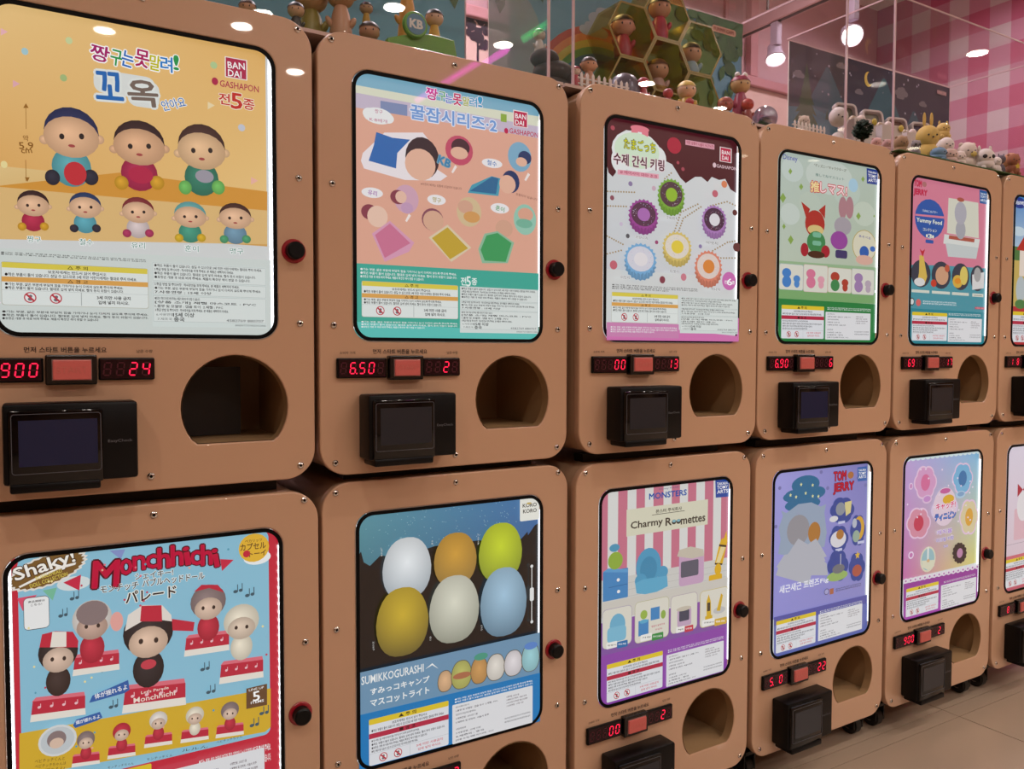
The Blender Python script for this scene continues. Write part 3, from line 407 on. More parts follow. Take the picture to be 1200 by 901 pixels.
  ('e',329.5,30,23.1,22.2,'e8b838'),('t',329,18.8,26,5,0,'ペカリッツ','6a4a20',1,None,0),('t',328.2,27.4,39.1,11.1,0,'カプセル','6a4a20',2,None,0),('t',334.9,39.3,25.6,9.1,0,'トーイ','6a4a20',2,None,0),
  ('e',318.2,38.2,5.4,5.5,'c8243c'),('p',[(279,41.2),(298.9,44.8),(281.6,59.9)],'cc2848'),('e',93,54.3,1.4,1.6,'c84860'),('e',168.5,51.4,1.5,1.6,'e87080'),
  ('e',140.2,285.4,1.5,1.7,'e87080'),('e',86.7,173.6,1.4,1.6,'5aa0b8'),('e',266.6,272.2,1.6,1.7,'5aa0b8'),('e',82.5,281.6,1.4,1.6,'5aa0b8'),('e',276.3,83.1,1.6,1.7,'5aa0b8'),
  ('e',105.6,267.3,1.4,1.5,'5aa0b8'),('e',46.5,189.8,1.3,1.5,'c84860'),('e',176.8,76.5,1.5,1.6,'c84860'),('e',102.3,288.7,1.4,1.6,'e8a890'),('e',291.1,27.6,1.6,1.7,'5aa0b8'),
  ('e',195.6,281.3,1.5,1.6,'e8a890'),('e',79.2,142,1.3,1.5,'5aa0b8'),('e',152.9,71.4,1.4,1.6,'5aa0b8'),('e',96.8,246.9,1.4,1.6,'e87080'),('e',34.8,194.5,1.2,1.5,'5aa0b8'),
  ('e',179,211.7,1.5,1.7,'5aa0b8'),('e',63.2,209.7,1.4,1.5,'e87080'),('e',147,82.9,1.5,1.6,'c84860'),('e',104,124.4,1.4,1.6,'e8a890'),('e',116.6,181.7,1.4,1.5,'5aa0b8'),
  ('e',53.4,42.7,1.3,1.5,'f0e0a0'),('e',103.2,187.4,1.3,1.5,'f0e0a0'),('e',55.1,280.5,1.4,1.6,'5aa0b8'),('e',162.3,37.9,1.5,1.6,'e87080'),('e',307.8,315.5,1.6,1.8,'5aa0b8'),
  ('e',28.5,103.3,1.3,1.6,'f0e0a0'),('e',266.6,147.5,1.6,1.7,'e8a890'),('e',235,48.3,1.5,1.6,'e8a890'),('e',78,147.6,1.3,1.5,'f0e0a0'),('e',94.8,191.4,1.4,1.6,'f0e0a0'),
  ('e',122.4,28.5,1.4,1.6,'e87080'),('e',159.6,129.4,1.5,1.6,'5aa0b8'),('e',346.5,201.1,1.7,1.8,'c84860'),('e',341.2,155.3,1.7,1.8,'f0e0a0'),('e',57,42.9,1.3,1.6,'f0e0a0'),
  ('e',202.9,307.9,1.5,1.7,'e8a890'),('e',33.9,157.8,1.3,1.5,'f0e0a0'),('e',119.3,35.8,1.4,1.6,'e8a890'),('e',106,303.8,1.4,1.6,'f0e0a0'),('e',167.5,94.5,1.5,1.6,'c84860'),
  ('e',172.1,88.2,1.5,1.6,'c84860'),('e',93,272.1,1.4,1.5,'f0e0a0'),('e',175.1,34.8,1.5,1.6,'5aa0b8'),('e',96.2,171.2,1.4,1.5,'f0e0a0'),('p',[(81.6,155.5),(86.2,150.6),(137.7,153.2),(138.7,160.1)],'e07080'),
  ('p',[(82.7,155.1),(138.8,158.4),(138.5,174.9),(80.8,172.1)],'c02840'),('p',[(80.8,171.5),(138.5,174.2),(139,182.6),(79.5,180.2)],'ece6dc'),('e',89.3,163.5,1.7,1.6,'f0c0c8'),
  ('r',90.5,159.2,91.3,163.9,'f0c0c8',0),('e',102.3,164.3,1.7,1.6,'f0c0c8'),('r',103.5,160,104.3,164.7,'f0c0c8',0),('e',115.4,165.1,1.7,1.6,'f0c0c8'),
  ('r',116.6,160.7,117.4,165.5,'f0c0c8',0),('e',128.7,165.9,1.8,1.7,'f0c0c8'),('r',129.9,161.5,130.7,166.3,'f0c0c8',0),('b',104.7,145,15.6,21.5,'c02840'),
  ('b',105.4,103.4,25.1,27.2,'e2dcd6'),('b',105.2,114.9,19.6,17.8,'c8a898'),('e',97.8,113,2.2,3.1,'3a2c28'),('e',112.8,113.9,2.2,3.2,'3a2c28'),
  ('e',105.6,94.7,20.2,17.5,'8a7878'),('p',[(227.7,154.6),(232.6,149.3),(289.1,151.7),(290.3,159)],'e07080'),('p',[(228.9,154.1),(290.4,157.2),(290.2,174.8),(226.8,172.3)],'c02840'),
  ('p',[(226.8,171.6),(290.2,174.1),(290.7,183),(225.5,180.9)],'ece6dc'),('e',236.1,163,1.8,1.7,'f0c0c8'),('r',237.4,158.4,238.3,163.4,'f0c0c8',0),
  ('e',250.4,163.7,1.8,1.8,'f0c0c8'),('r',251.7,159.1,252.6,164.2,'f0c0c8',0),('e',264.8,164.5,1.9,1.7,'f0c0c8'),('r',266.1,159.8,267,164.9,'f0c0c8',0),
  ('e',279.4,165.2,1.9,1.8,'f0c0c8'),('r',280.7,160.6,281.6,165.6,'f0c0c8',0),('b',260.4,142.3,15.8,20.4,'c02840'),('b',260.9,102.8,25.5,25.8,'8a7878'),
  ('b',260.8,113.7,19.9,16.9,'dcc0ac'),('e',253.2,111.9,2.2,3,'3a2c28'),('e',268.5,112.8,2.3,3,'3a2c28'),('p',[(240.4,85.1),(251.5,76),(274.8,79.4),(284,92.7),(262.1,82.5)],'c02840'),
  ('p',[(277,204.3),(282,198.6),(339.7,201.6),(341,209.4)],'e07080'),('p',[(278.2,203.8),(341,207.5),(340.8,226.6),(276.1,223.4)],'c02840'),('p',[(276.1,222.7),(340.8,225.8),(341.3,235.5),(274.8,232.8)],'ece6dc'),
  ('e',285.6,213.5,1.8,1.9,'f0c0c8'),('r',287,208.5,287.8,213.9,'f0c0c8',0),('e',300.2,214.4,1.9,1.8,'f0c0c8'),('r',301.5,209.4,302.4,214.8,'f0c0c8',0),
  ('e',314.9,215.2,2,1.8,'f0c0c8'),('r',316.2,210.2,317.1,215.7,'f0c0c8',0),('e',329.8,216.1,1.9,1.8,'f0c0c8'),('r',331.1,211.1,332,216.6,'f0c0c8',0),
  ('b',308.4,181.1,16.5,20.9,'e8e0cc'),('b',308.8,140.7,26.6,26.4,'e8e0cc'),('b',308.7,151.9,20.8,17.2,'dcc8b4'),('e',300.8,149.9,2.4,3,'3a2c28'),
  ('e',316.7,151,2.4,3,'3a2c28'),('p',[(30.1,205.4),(35.2,200),(93.5,204.7),(94.7,212.4)],'e07080'),('p',[(31.3,204.9),(94.7,210.5),(94.4,229),(29.1,223.9)],'c02840'),
  ('p',[(29.1,223.2),(94.4,228.3),(94.9,237.7),(27.7,233)],'ece6dc'),('e',38.7,214.6,1.9,1.8,'f0c0c8'),('r',40.1,209.8,40.9,215.1,'f0c0c8',0),('e',53.4,215.9,1.9,1.8,'f0c0c8'),
  ('r',54.7,211.1,55.6,216.4,'f0c0c8',0),('e',68.2,217.2,2,1.8,'f0c0c8'),('r',69.6,212.4,70.5,217.7,'f0c0c8',0),('e',83.3,218.6,2,1.9,'f0c0c8'),
  ('r',84.7,213.7,85.6,219.1,'f0c0c8',0),('b',62.2,182.7,15,21.2,'3a2a28'),('b',62.9,141.7,24.2,26.8,'2e2628'),('b',62.7,153,18.8,17.5,'dcc0ac'),
  ('e',55.5,151,2.2,3,'3a2c28'),('e',70,152.2,2.2,3.1,'3a2c28'),('p',[(40.6,131.3),(44,113.9),(59.6,112.1),(81.1,116.8),(87.6,130.9),(86.7,139.9)],'c42840'),
  ('p',[(53.3,133.7),(56.4,112.4),(73.2,115.4),(72.8,136.4)],'ece6dc'),('p',[(143.8,213.5),(150.3,207),(225.2,212.9),(226.8,222.3)],'e07080'),('p',[(145.4,212.9),(226.8,220),(226.5,242.6),(142.6,235.9)],'c02840'),
  ('p',[(142.6,235.1),(226.5,241.7),(227.2,253.2),(140.8,246.9)],'ece6dc'),('e',154.9,224.6,2.4,2.2,'f0c0c8'),('r',156.6,218.9,157.7,225.3,'f0c0c8',0),
  ('e',173.6,226.3,2.5,2.2,'f0c0c8'),('r',175.4,220.5,176.5,227,'f0c0c8',0),('e',192.7,228,2.5,2.2,'f0c0c8'),('r',194.5,222.2,195.6,228.7,'f0c0c8',0),
  ('e',212.1,229.8,2.5,2.2,'f0c0c8'),('r',213.9,223.8,215.1,230.4,'f0c0c8',0),('b',176.7,188.2,20.9,28,'2a2226'),('b',177.5,134,33.7,35.4,'2a2226'),
  ('b',177.3,148.9,26.3,23.2,'e0c0a8'),('e',167.2,146.3,3,4,'3a2c28'),('e',187.5,147.8,3,4.1,'3a2c28'),('p',[(146.4,127.5),(151,104.6),(170.3,93.5),(196.4,97.7),(208.5,114.2),(209.3,124),(176.5,113.6)],'e8e0d8'),
  ('p',[(166.6,116.7),(168.6,94.2),(195.5,97.6),(196,121.7)],'c42840'),('p',[(209.3,120.1),(240.7,130.4),(238.7,143.8),(210,137.7)],'c42840'),('e',176.8,181.8,10.4,7.2,'c84050'),
  ('e',136.2,111.5,8.3,14,'e8a8a0'),('t',184.2,231.2,56,7.7,0,'Monchhichi','f4e4d8',1,None,0),('t',184.8,221.6,37.2,4.4,0,"Let's Parade",'f4e4d8',1,None,0),
  ('p',[(99.4,221.3),(103.6,212),(149.5,199.2),(151.4,213.9),(145,217.2),(103.4,221.3)],'2f60a8'),('t',127.2,211.4,42.1,8,8,'体が揺れるよ','fff',1,None,0),
  ('p',[(78.8,249.1),(82.9,241.7),(112.6,237.4),(115.7,246.1),(109.1,249.3),(81.5,253.4)],'2f60a8'),('t',97.4,244.8,30.2,5.6,5,'頭が揺れるよ','fff',1,None,0),
  ('e',66.6,91.9,2.8,2.3,'3f5a68'),('e',72.9,91.1,2.4,2.2,'3f5a68'),('r',68.7,82.3,69.7,92.4,'3f5a68',0),('r',74.2,81.3,75.2,91.5,'3f5a68',0),('e',300.2,93.2,3.4,2.5,'3f5a68'),
  ('e',307.9,92.3,2.9,2.5,'3f5a68'),('r',302.7,82.5,304,93.8,'3f5a68',0),('r',309.5,81.5,310.8,92.8,'3f5a68',0),('e',317.5,101.9,3.4,2.6,'3f5a68'),
  ('e',325.3,101,3,2.5,'3f5a68'),('r',320.1,91.1,321.4,102.5,'3f5a68',0),('r',326.9,90.1,328.3,101.5,'3f5a68',0),('e',80.8,70,2.8,2.3,'3f5a68'),
  ('e',87.1,69.2,2.4,2.3,'3f5a68'),('r',82.9,60.3,83.9,70.5,'3f5a68',0),('r',88.5,59.3,89.5,69.6,'3f5a68',0),('e',250.8,204.4,3.2,2.5,'3f5a68'),
  ('e',258.2,203.9,2.8,2.5,'3f5a68'),('r',253.2,194,254.5,205.2,'3f5a68',0),('r',259.8,193.3,261,204.5,'3f5a68',0),('e',258.7,240.9,3.2,2.5,'3f5a68'),
  ('e',266.2,240.6,2.8,2.5,'3f5a68'),('r',261.2,230.5,262.4,241.7,'3f5a68',0),('r',267.7,229.9,269,241.2,'3f5a68',0),('e',126.7,233.6,2.9,2.4,'3f5a68'),
  ('e',133.4,233.2,2.5,2.3,'3f5a68'),('r',128.9,223.7,130,234.3,'3f5a68',0),('r',134.8,223.1,135.9,233.7,'3f5a68',0),('e',322.1,307.1,3.4,2.6,'3f5a68'),
  ('e',330,306.9,3,2.6,'3f5a68'),('r',324.7,296.4,326,308,'3f5a68',0),('r',331.6,295.9,333,307.6,'3f5a68',0),('e',337.1,291.5,3.5,2.6,'3f5a68'),
  ('e',345.1,291.3,3,2.6,'3f5a68'),('r',339.7,280.7,341.1,292.4,'3f5a68',0),('r',346.7,280.2,348.1,292,'3f5a68',0),('e',59.9,265.2,23.4,21.9,'d8dcdc'),
  ('e',59.9,265.2,20.4,18.8,'c4ccd0'),('p',[(77.2,293),(79.9,290.2),(110.5,293.7),(111.1,297.8)],'e07080'),('p',[(77.9,292.8),(111.1,296.8),(111,306.7),(76.7,303)],'c02840'),
  ('p',[(76.7,302.6),(111,306.3),(111.3,311.3),(75.9,307.9)],'ece6dc'),('b',94.1,291.4,7,9.8,'c02840'),('b',94.4,272.5,11.3,12.4,'8a7878'),('b',94.3,277.7,8.8,8.1,'dcc0ac'),
  ('e',91,276.6,1,1.4,'3a2c28'),('e',97.7,277.5,1,1.4,'3a2c28'),('p',[(122,292.7),(124.8,289.9),(156.7,293.5),(157.3,297.7)],'e07080'),('p',[(122.7,292.5),(157.3,296.7),(157.2,306.7),(121.4,302.9)],'c02840'),
  ('p',[(121.5,302.6),(157.2,306.3),(157.5,311.4),(120.7,307.9)],'ece6dc'),('b',139.6,291.1,7.3,10,'c02840'),('b',139.9,271.8,11.8,12.7,'c42840'),
  ('b',139.8,277.1,9.2,8.2,'dcc0ac'),('e',136.3,276,1.1,1.4,'3a2c28'),('e',143.3,276.9,1,1.4,'3a2c28'),('p',[(170,288),(172.9,285.1),(206.2,288.7),(206.9,292.9)],'e07080'),
  ('p',[(170.7,287.8),(206.9,291.9),(206.7,302.2),(169.4,298.4)],'c02840'),('p',[(169.5,298),(206.7,301.8),(207,307),(168.6,303.5)],'ece6dc'),('b',188.3,286.3,7.7,10.2,'c02840'),
  ('b',188.6,266.6,12.3,12.9,'e8e0d8'),('b',188.5,272,9.5,8.4,'dcc0ac'),('e',184.9,270.9,1.1,1.5,'3a2c28'),('e',192.2,271.8,1.1,1.5,'3a2c28'),('p',[(219.4,292.8),(222.5,289.8),(257.2,293.5),(258,297.9)],'e07080'),
  ('p',[(220.2,292.5),(258,296.9),(257.8,307.4),(218.9,303.4)],'c02840'),('p',[(218.9,303),(257.8,306.9),(258.2,312.3),(218.1,308.6)],'ece6dc'),
  ('b',238.6,291.1,8,10.4,'e8e0cc'),('b',238.9,271,12.9,13.2,'e8e0cc'),('b',238.8,276.5,10,8.6,'dcc0ac'),('e',235,275.3,1.1,1.5,'3a2c28'),('e',242.7,276.3,1.2,1.5,'3a2c28'),
  ('p',[(269.2,297.3),(272.4,294.3),(308.6,298.1),(309.4,302.6)],'e07080'),('p',[(270,297.1),(309.4,301.5),(309.3,312.3),(268.7,308.2)],'c02840'),
  ('p',[(268.7,307.7),(309.3,311.8),(309.6,317.3),(267.8,313.5)],'ece6dc'),('b',289.2,295.6,8.3,10.6,'c02840'),('b',289.4,275,13.4,13.4,'8a7878'),
  ('b',289.4,280.7,10.4,8.8,'dcc0ac'),('e',285.4,279.5,1.2,1.6,'3a2c28'),('e',293.4,280.5,1.2,1.6,'3a2c28'),('e',58.7,262.7,11.7,11.9,'8a7878'),
  ('e',58.6,268.1,8.6,7.3,'dcc0ac'),('t',138,320.8,33.8,3.8,-4,'モンチッチちゃん','4a3820',0,None,0),('t',189.7,322.2,35.3,3.9,-4,'モンチッチくん','4a3820',0,None,0),
  ('t',238.4,321.4,36.8,4,-4,'ルルん','4a3820',0,None,0),('t',288.2,319.8,38.4,4.1,0,'ベビチッチちゃん','4a3820',0,None,0),('t',50.2,289.4,36.1,5,-7,'ベビチッチくんと','4a3820',0,None,0),
  ('t',50.8,296.5,37.5,5,-7,'ベビチッチちゃんは','4a3820',0,None,0),('t',51.8,303.4,32.1,5.1,-6,'頭が揺れるよ♪','4a3820',0,None,0),('p',[(313.9,246.3),(345.6,245.3),(345.2,278.9),(313.6,278.4)],'6a4a30'),
  ('t',329,261.4,10.9,15.4,4,'5','fff',3,None,0),('t',329.2,249.8,22.7,3.6,0,'LINE UP','fff',0,None,0),('t',330.4,270.4,19.8,4.1,0,'ITEMS','fff',1,None,0),
  ('wlines3',242.6,338.7,352.4,386.8,'fff'),('warnB',30,328,178,440,'fff'),('infoB',188,345,340,440,'fff'),],
 'B1': [
  ('g',6,4,367,150,('5c9aa8','3c74b0','3f7484','3a5c94')),('p',[(3.6,78.3),(11.6,67.1),(16.3,86.1),(27.4,93.8),(47,77.8),(76.6,87.9),(148.6,74.7),(231.9,74.9),(328.2,83),(342.2,70.8),(343.4,77.9),(358.3,60.5),(372.6,56.9),(373.6,323.3),(2.4,281.3)],'0b0e13'),
  ('p',[(3.5,99.7),(372.8,116.1),(373.6,323.3),(2.4,281.3)],'0e0b0d'),('e',132.3,9,0.6,0.6,'a8d0d8'),('e',104.6,64.6,0.6,0.6,'a8d0d8'),('e',101.8,-4.1,0.7,0.5,'a8d0d8'),
  ('e',179,73.2,0.6,0.6,'a8d0d8'),('e',205.3,65.5,0.7,0.6,'a8d0d8'),('e',225.9,-10.8,0.6,0.6,'a8d0d8'),('e',123.4,23.9,0.6,0.6,'a8d0d8'),('e',296.2,39.6,0.7,0.6,'a8d0d8'),
  ('e',301,1.1,0.7,0.6,'a8d0d8'),('e',96.2,27.2,0.7,0.6,'a8d0d8'),('e',286.3,15.2,0.7,0.7,'a8d0d8'),('e',133.2,4.8,0.6,0.6,'a8d0d8'),('e',253.3,60.3,0.7,0.6,'a8d0d8'),
  ('e',108.8,20.4,0.6,0.6,'a8d0d8'),('e',156.3,63.1,0.7,0.6,'a8d0d8'),('e',91.5,41,0.6,0.6,'a8d0d8'),('e',65.8,20.1,0.6,0.6,'a8d0d8'),('e',194.7,55.7,0.7,0.6,'a8d0d8'),
  ('e',88.3,61.1,0.6,0.6,'a8d0d8'),('e',276.1,50.2,0.7,0.6,'a8d0d8'),('e',146.7,28,0.7,0.6,'a8d0d8'),('e',128.3,20.5,0.7,0.6,'a8d0d8'),('e',252.2,5.2,0.7,0.6,'a8d0d8'),
  ('e',55.8,38.7,0.6,0.5,'a8d0d8'),('e',84.9,20.4,0.6,0.6,'a8d0d8'),('e',243,20.9,0.6,0.6,'a8d0d8'),('e',74.9,-9.7,0.6,0.5,'a8d0d8'),('e',303.3,0.8,0.7,0.6,'a8d0d8'),
  ('e',191.2,60.3,0.7,0.6,'a8d0d8'),('e',176.8,56.9,0.7,0.6,'a8d0d8'),('e',291.2,27,0.7,0.6,'a8d0d8'),('e',33.7,45.7,0.5,0.5,'a8d0d8'),('e',43.4,34.2,0.6,0.5,'a8d0d8'),
  ('e',84.6,53.7,0.6,0.5,'a8d0d8'),('e',23.5,-7.5,0.6,0.5,'a8d0d8'),('e',279.1,70.8,0.7,0.6,'a8d0d8'),('e',96.5,16.2,0.6,0.6,'a8d0d8'),('e',32.4,68.5,0.6,0.5,'a8d0d8'),
  ('e',143.4,4,0.6,0.6,'a8d0d8'),('e',312.1,22.4,0.8,0.6,'a8d0d8'),('e',239.4,65,0.7,0.6,'a8d0d8'),('e',127.2,-7.5,0.6,0.5,'a8d0d8'),('e',291.5,61,0.7,0.6,'a8d0d8'),
  ('e',116.7,74.6,0.7,0.6,'a8d0d8'),('e',131.8,49.2,0.7,0.6,'a8d0d8'),('e',140.4,42,0.6,0.6,'a8d0d8'),('e',299.9,45.8,0.7,0.6,'a8d0d8'),('e',296.1,30.8,0.7,0.6,'a8d0d8'),
  ('e',44.8,34,0.6,0.6,'a8d0d8'),('e',118.7,0.1,0.6,0.6,'a8d0d8'),('e',222.5,15.6,0.6,0.6,'a8d0d8'),('e',272.6,9.7,0.7,0.6,'a8d0d8'),('e',311,-14.1,0.7,0.6,'a8d0d8'),
  ('e',59.2,42.1,0.6,0.6,'a8d0d8'),('e',45.8,-4.7,0.6,0.5,'a8d0d8'),('e',248.3,41.5,0.7,0.6,'a8d0d8'),('e',165.6,32.7,0.7,0.6,'a8d0d8'),('e',130.5,11.8,0.6,0.6,'a8d0d8'),
  ('e',76.8,1.4,0.6,0.6,'a8d0d8'),('e',274,-14.4,0.7,0.6,'a8d0d8'),('e',26.3,63.9,0.5,0.6,'a8d0d8'),('e',171.1,68.1,0.6,0.6,'a8d0d8'),('e',247.1,38.4,0.7,0.6,'a8d0d8'),
  ('e',298.5,33.4,0.7,0.7,'a8d0d8'),('e',139.4,41,0.6,0.6,'a8d0d8'),('e',124.7,8,0.6,0.5,'a8d0d8'),('e',187.6,75.6,0.7,0.6,'a8d0d8'),('e',109.2,24,0.6,0.6,'a8d0d8'),
  ('e',190.3,47.2,0.7,0.6,'a8d0d8'),('e',195.6,11.6,0.6,0.6,'a8d0d8'),('e',299.4,4.1,0.7,0.6,'a8d0d8'),('e',250.9,48.4,0.7,0.6,'a8d0d8'),('e',280.4,-7.3,0.7,0.6,'a8d0d8'),
  ('e',203,68.5,0.6,0.5,'a8d0d8'),('e',106.1,18.6,0.6,0.6,'a8d0d8'),('e',60.8,62.7,0.6,0.6,'a8d0d8'),('e',189.8,33.4,0.7,0.6,'a8d0d8'),('e',238,-6.3,0.7,0.6,'a8d0d8'),
  ('e',114.7,57.9,0.7,0.6,'a8d0d8'),('e',39.4,1.4,0.6,0.6,'a8d0d8'),('e',315.7,48.5,0.7,0.7,'a8d0d8'),('e',317.5,-7.3,0.8,0.6,'a8d0d8'),('e',294.9,78.9,0.7,0.6,'a8d0d8'),
  ('e',60.2,27.4,0.6,0.6,'a8d0d8'),('e',281.5,6.4,0.7,0.6,'a8d0d8'),('e',248.5,47,0.7,0.6,'a8d0d8'),('e',270.3,50.1,0.7,0.7,'a8d0d8'),('e',279.7,7.8,0.7,0.6,'a8d0d8'),
  ('e',154.4,5.5,0.6,0.6,'a8d0d8'),('e',117.3,52,0.6,0.6,'a8d0d8'),('e',169,33.6,0.6,0.6,'a8d0d8'),('e',142.7,57.7,0.7,0.6,'a8d0d8'),('e',159.4,73.2,0.7,0.6,'a8d0d8'),
  ('e',101.2,24.4,0.7,0.5,'a8d0d8'),('e',184.9,8.4,0.7,0.6,'a8d0d8'),('e',285.2,28.7,0.7,0.6,'a8d0d8'),('e',176.4,60.7,0.7,0.6,'a8d0d8'),('e',128.4,20.3,0.6,0.6,'a8d0d8'),
  ('e',19.6,29.6,0.6,0.6,'a8d0d8'),('e',144.6,72.4,0.7,0.6,'a8d0d8'),('e',198.2,17.3,0.7,0.6,'a8d0d8'),('e',251.7,70.5,0.7,0.6,'a8d0d8'),('e',238.3,30.4,0.7,0.6,'a8d0d8'),
  ('e',201.2,29.2,0.7,0.6,'a8d0d8'),('e',189.8,-8.4,0.7,0.6,'a8d0d8'),('e',294.1,-8,0.7,0.6,'a8d0d8'),('e',49.2,-10.3,0.6,0.6,'a8d0d8'),('e',126.5,37.5,0.6,0.6,'a8d0d8'),
  ('e',195.1,50.8,0.6,0.6,'a8d0d8'),('e',169.5,-12.8,0.6,0.6,'a8d0d8'),('e',81.3,51.6,0.6,0.6,'a8d0d8'),('e',69.6,68.7,0.6,0.5,'a8d0d8'),('e',34.8,9,0.5,0.5,'a8d0d8'),
  ('e',279,46,0.7,0.6,'a8d0d8'),('e',191.6,43.2,0.7,0.6,'a8d0d8'),('e',60.4,-1.4,0.6,0.5,'a8d0d8'),('e',131.7,-2.8,0.6,0.6,'a8d0d8'),('e',223.3,-7,0.7,0.6,'a8d0d8'),
  ('e',116.5,-14.2,0.6,0.5,'a8d0d8'),('e',279.5,0.1,0.7,0.6,'a8d0d8'),('e',130.8,4.8,0.7,0.6,'a8d0d8'),('e',96.8,30.4,0.6,0.6,'a8d0d8'),('e',120,0.1,0.6,0.6,'a8d0d8'),
  ('e',282.6,34,0.7,0.6,'a8d0d8'),('e',169.1,13,0.6,0.6,'a8d0d8'),('e',127.4,0.8,0.6,0.6,'a8d0d8'),('e',28.8,70.2,0.6,0.5,'a8d0d8'),('e',91,45.2,0.6,0.5,'a8d0d8'),
  ('e',98.4,55.4,0.6,0.6,'a8d0d8'),('e',35.9,-4.3,0.6,0.6,'a8d0d8'),('e',191.6,-13.1,0.6,0.6,'a8d0d8'),('e',77.5,-13.6,0.6,0.6,'a8d0d8'),('e',289.8,35.7,0.7,0.6,'a8d0d8'),
  ('e',281.2,28.1,0.7,0.7,'a8d0d8'),('e',230.6,66.1,0.7,0.6,'a8d0d8'),('e',215.1,49.8,0.6,0.6,'a8d0d8'),('e',108.2,0.9,0.6,0.6,'a8d0d8'),('e',166.9,2.6,0.6,0.6,'a8d0d8'),
  ('e',149.7,66.9,0.7,0.5,'a8d0d8'),('e',114,68.4,0.6,0.6,'a8d0d8'),('e',263.4,24.2,0.7,0.6,'a8d0d8'),('e',232.7,61.6,0.7,0.6,'a8d0d8'),('e',71.7,36.3,0.6,0.6,'a8d0d8'),
  ('e',253.6,40.7,0.7,0.6,'a8d0d8'),('e',247.7,29.9,0.7,0.6,'a8d0d8'),('e',264,61.1,0.7,0.6,'a8d0d8'),('e',35.2,6,0.6,0.5,'a8d0d8'),('e',102.2,-5.2,0.6,0.5,'a8d0d8'),
  ('e',311.6,-11,0.7,0.6,'a8d0d8'),('e',104,27.8,0.6,0.6,'a8d0d8'),('e',304.9,73.7,0.7,0.6,'a8d0d8'),('e',61.9,-10.6,0.6,0.5,'a8d0d8'),('e',163.3,60.4,0.7,0.6,'a8d0d8'),
  ('e',223.9,-10.9,0.7,0.6,'a8d0d8'),('e',212.7,16.5,0.7,0.5,'a8d0d8'),('e',189.2,-1.9,0.7,0.6,'a8d0d8'),('e',99.9,30.5,0.6,0.6,'a8d0d8'),('e',282.4,63.3,0.7,0.6,'a8d0d8'),
  ('e',265.7,-7.9,0.7,0.6,'a8d0d8'),('e',75.9,9.7,0.6,0.5,'a8d0d8'),('e',304.6,70.1,0.7,0.6,'a8d0d8'),('e',310.9,-13.6,0.7,0.6,'a8d0d8'),('e',219.6,5.1,0.7,0.6,'a8d0d8'),
  ('e',82.4,50.5,0.6,0.6,'a8d0d8'),('e',110.5,72.9,0.6,0.6,'a8d0d8'),('e',272,44.9,0.7,0.6,'a8d0d8'),('e',128,1,0.6,0.6,'a8d0d8'),('e',155.6,-8.7,0.7,0.6,'a8d0d8'),
  ('e',160.8,31.5,0.7,0.6,'a8d0d8'),('e',176.1,11.2,0.6,0.6,'a8d0d8'),('r',322,3.6,365.2,48.5,'eef0e8',3),('t',343.7,19.4,31.4,7.5,0,'KORO','3a3a34',2,None,0),
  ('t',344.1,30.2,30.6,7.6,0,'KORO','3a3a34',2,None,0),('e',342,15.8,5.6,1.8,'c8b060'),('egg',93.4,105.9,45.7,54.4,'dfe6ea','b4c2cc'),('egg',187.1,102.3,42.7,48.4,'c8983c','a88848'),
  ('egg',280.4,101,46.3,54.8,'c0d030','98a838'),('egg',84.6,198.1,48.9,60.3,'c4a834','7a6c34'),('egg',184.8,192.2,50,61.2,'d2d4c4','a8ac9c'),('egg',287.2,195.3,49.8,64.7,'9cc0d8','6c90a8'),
  ('v',46.3,73,22,'しろくま','d8dcdc'),('v',140.9,72.1,22,'やま','d8dcdc'),('v',233,71.7,22,'ぺんぎん?','d8dcdc'),('v',240.1,239.9,22,'とかげ','d8dcdc'),('v',137,242.7,22,'ねこ','d8dcdc'),
  ('v',30.6,232.5,22,'とんかつ','d8dcdc'),('r',347.2,137.1,349.2,243.4,'d8dcdc',0),('e',348,136.5,3.2,3.1,'e8ecec'),('e',348.4,243.3,3.2,3.1,'e8ecec'),
  ('r',343.7,177.5,352.7,203.2,'e8ecec',3),('p',[(0,271.5),(380.6,267.2),(380.9,346.9),(-0.5,345.2)],'6f98b8'),('t',66.1,286.5,115,14.4,0,'SUMIKKOGURASHI','f0f4f4',1,None,0),
  ('p',[(126.8,289.8),(140.2,281.8),(152.3,294.3),(140.1,285.4)],'f0f4f4'),('t',79.6,308.9,110.3,12.2,0,'すみっコキャンプ','f4f8f8',2,None,0),('t',79.5,328.7,110.2,12.8,0,'マスコットライト','f4f8f8',2,None,0),
  ('egg',165.2,319.4,15,19.8,'6a6450','6a6450'),('egg',165.2,319.4,13.7,18.5,'d8b088','d8b088'),('egg',198.2,314.2,21.3,26.6,'6a6450','6a6450'),
  ('egg',198.2,314.2,20,25.4,'b8b868','b8b868'),('egg',234.6,314,18.4,25.1,'6a6450','6a6450'),('egg',234.6,314,17.1,23.9,'c8985c','c8985c'),('egg',269.2,314.8,20.3,25.5,'6a6450','6a6450'),
  ('egg',269.2,314.8,18.9,24.2,'dcd8d0','dcd8d0'),('egg',307.2,314.6,20.8,25.1,'6a6450','6a6450'),('egg',307.2,314.6,19.4,23.8,'dcd8dc','dcd8dc'),
  ('egg',345.3,311,20.7,27.9,'6a6450','6a6450'),('egg',345.3,311,19.2,26.7,'98ccd4','98ccd4'),('e',238.1,288.7,14.4,6.8,'4a9c84'),('e',346,288.9,14.8,7,'5a88d0'),
  ('e',198.9,315.8,18.4,6,'b07050'),('p',[(-0.5,343.8),(380.9,345.3),(381.7,544.6),(-1.1,441.3)],'0a7cc0'),('wlines2',183.2,354.8,352.9,364.4,'fff'),
  ('warnB',21.3,355.9,171.6,436.5,'fff'),('infoB',178.9,365.9,349.5,437.9,'fff'),],
 'B2': [
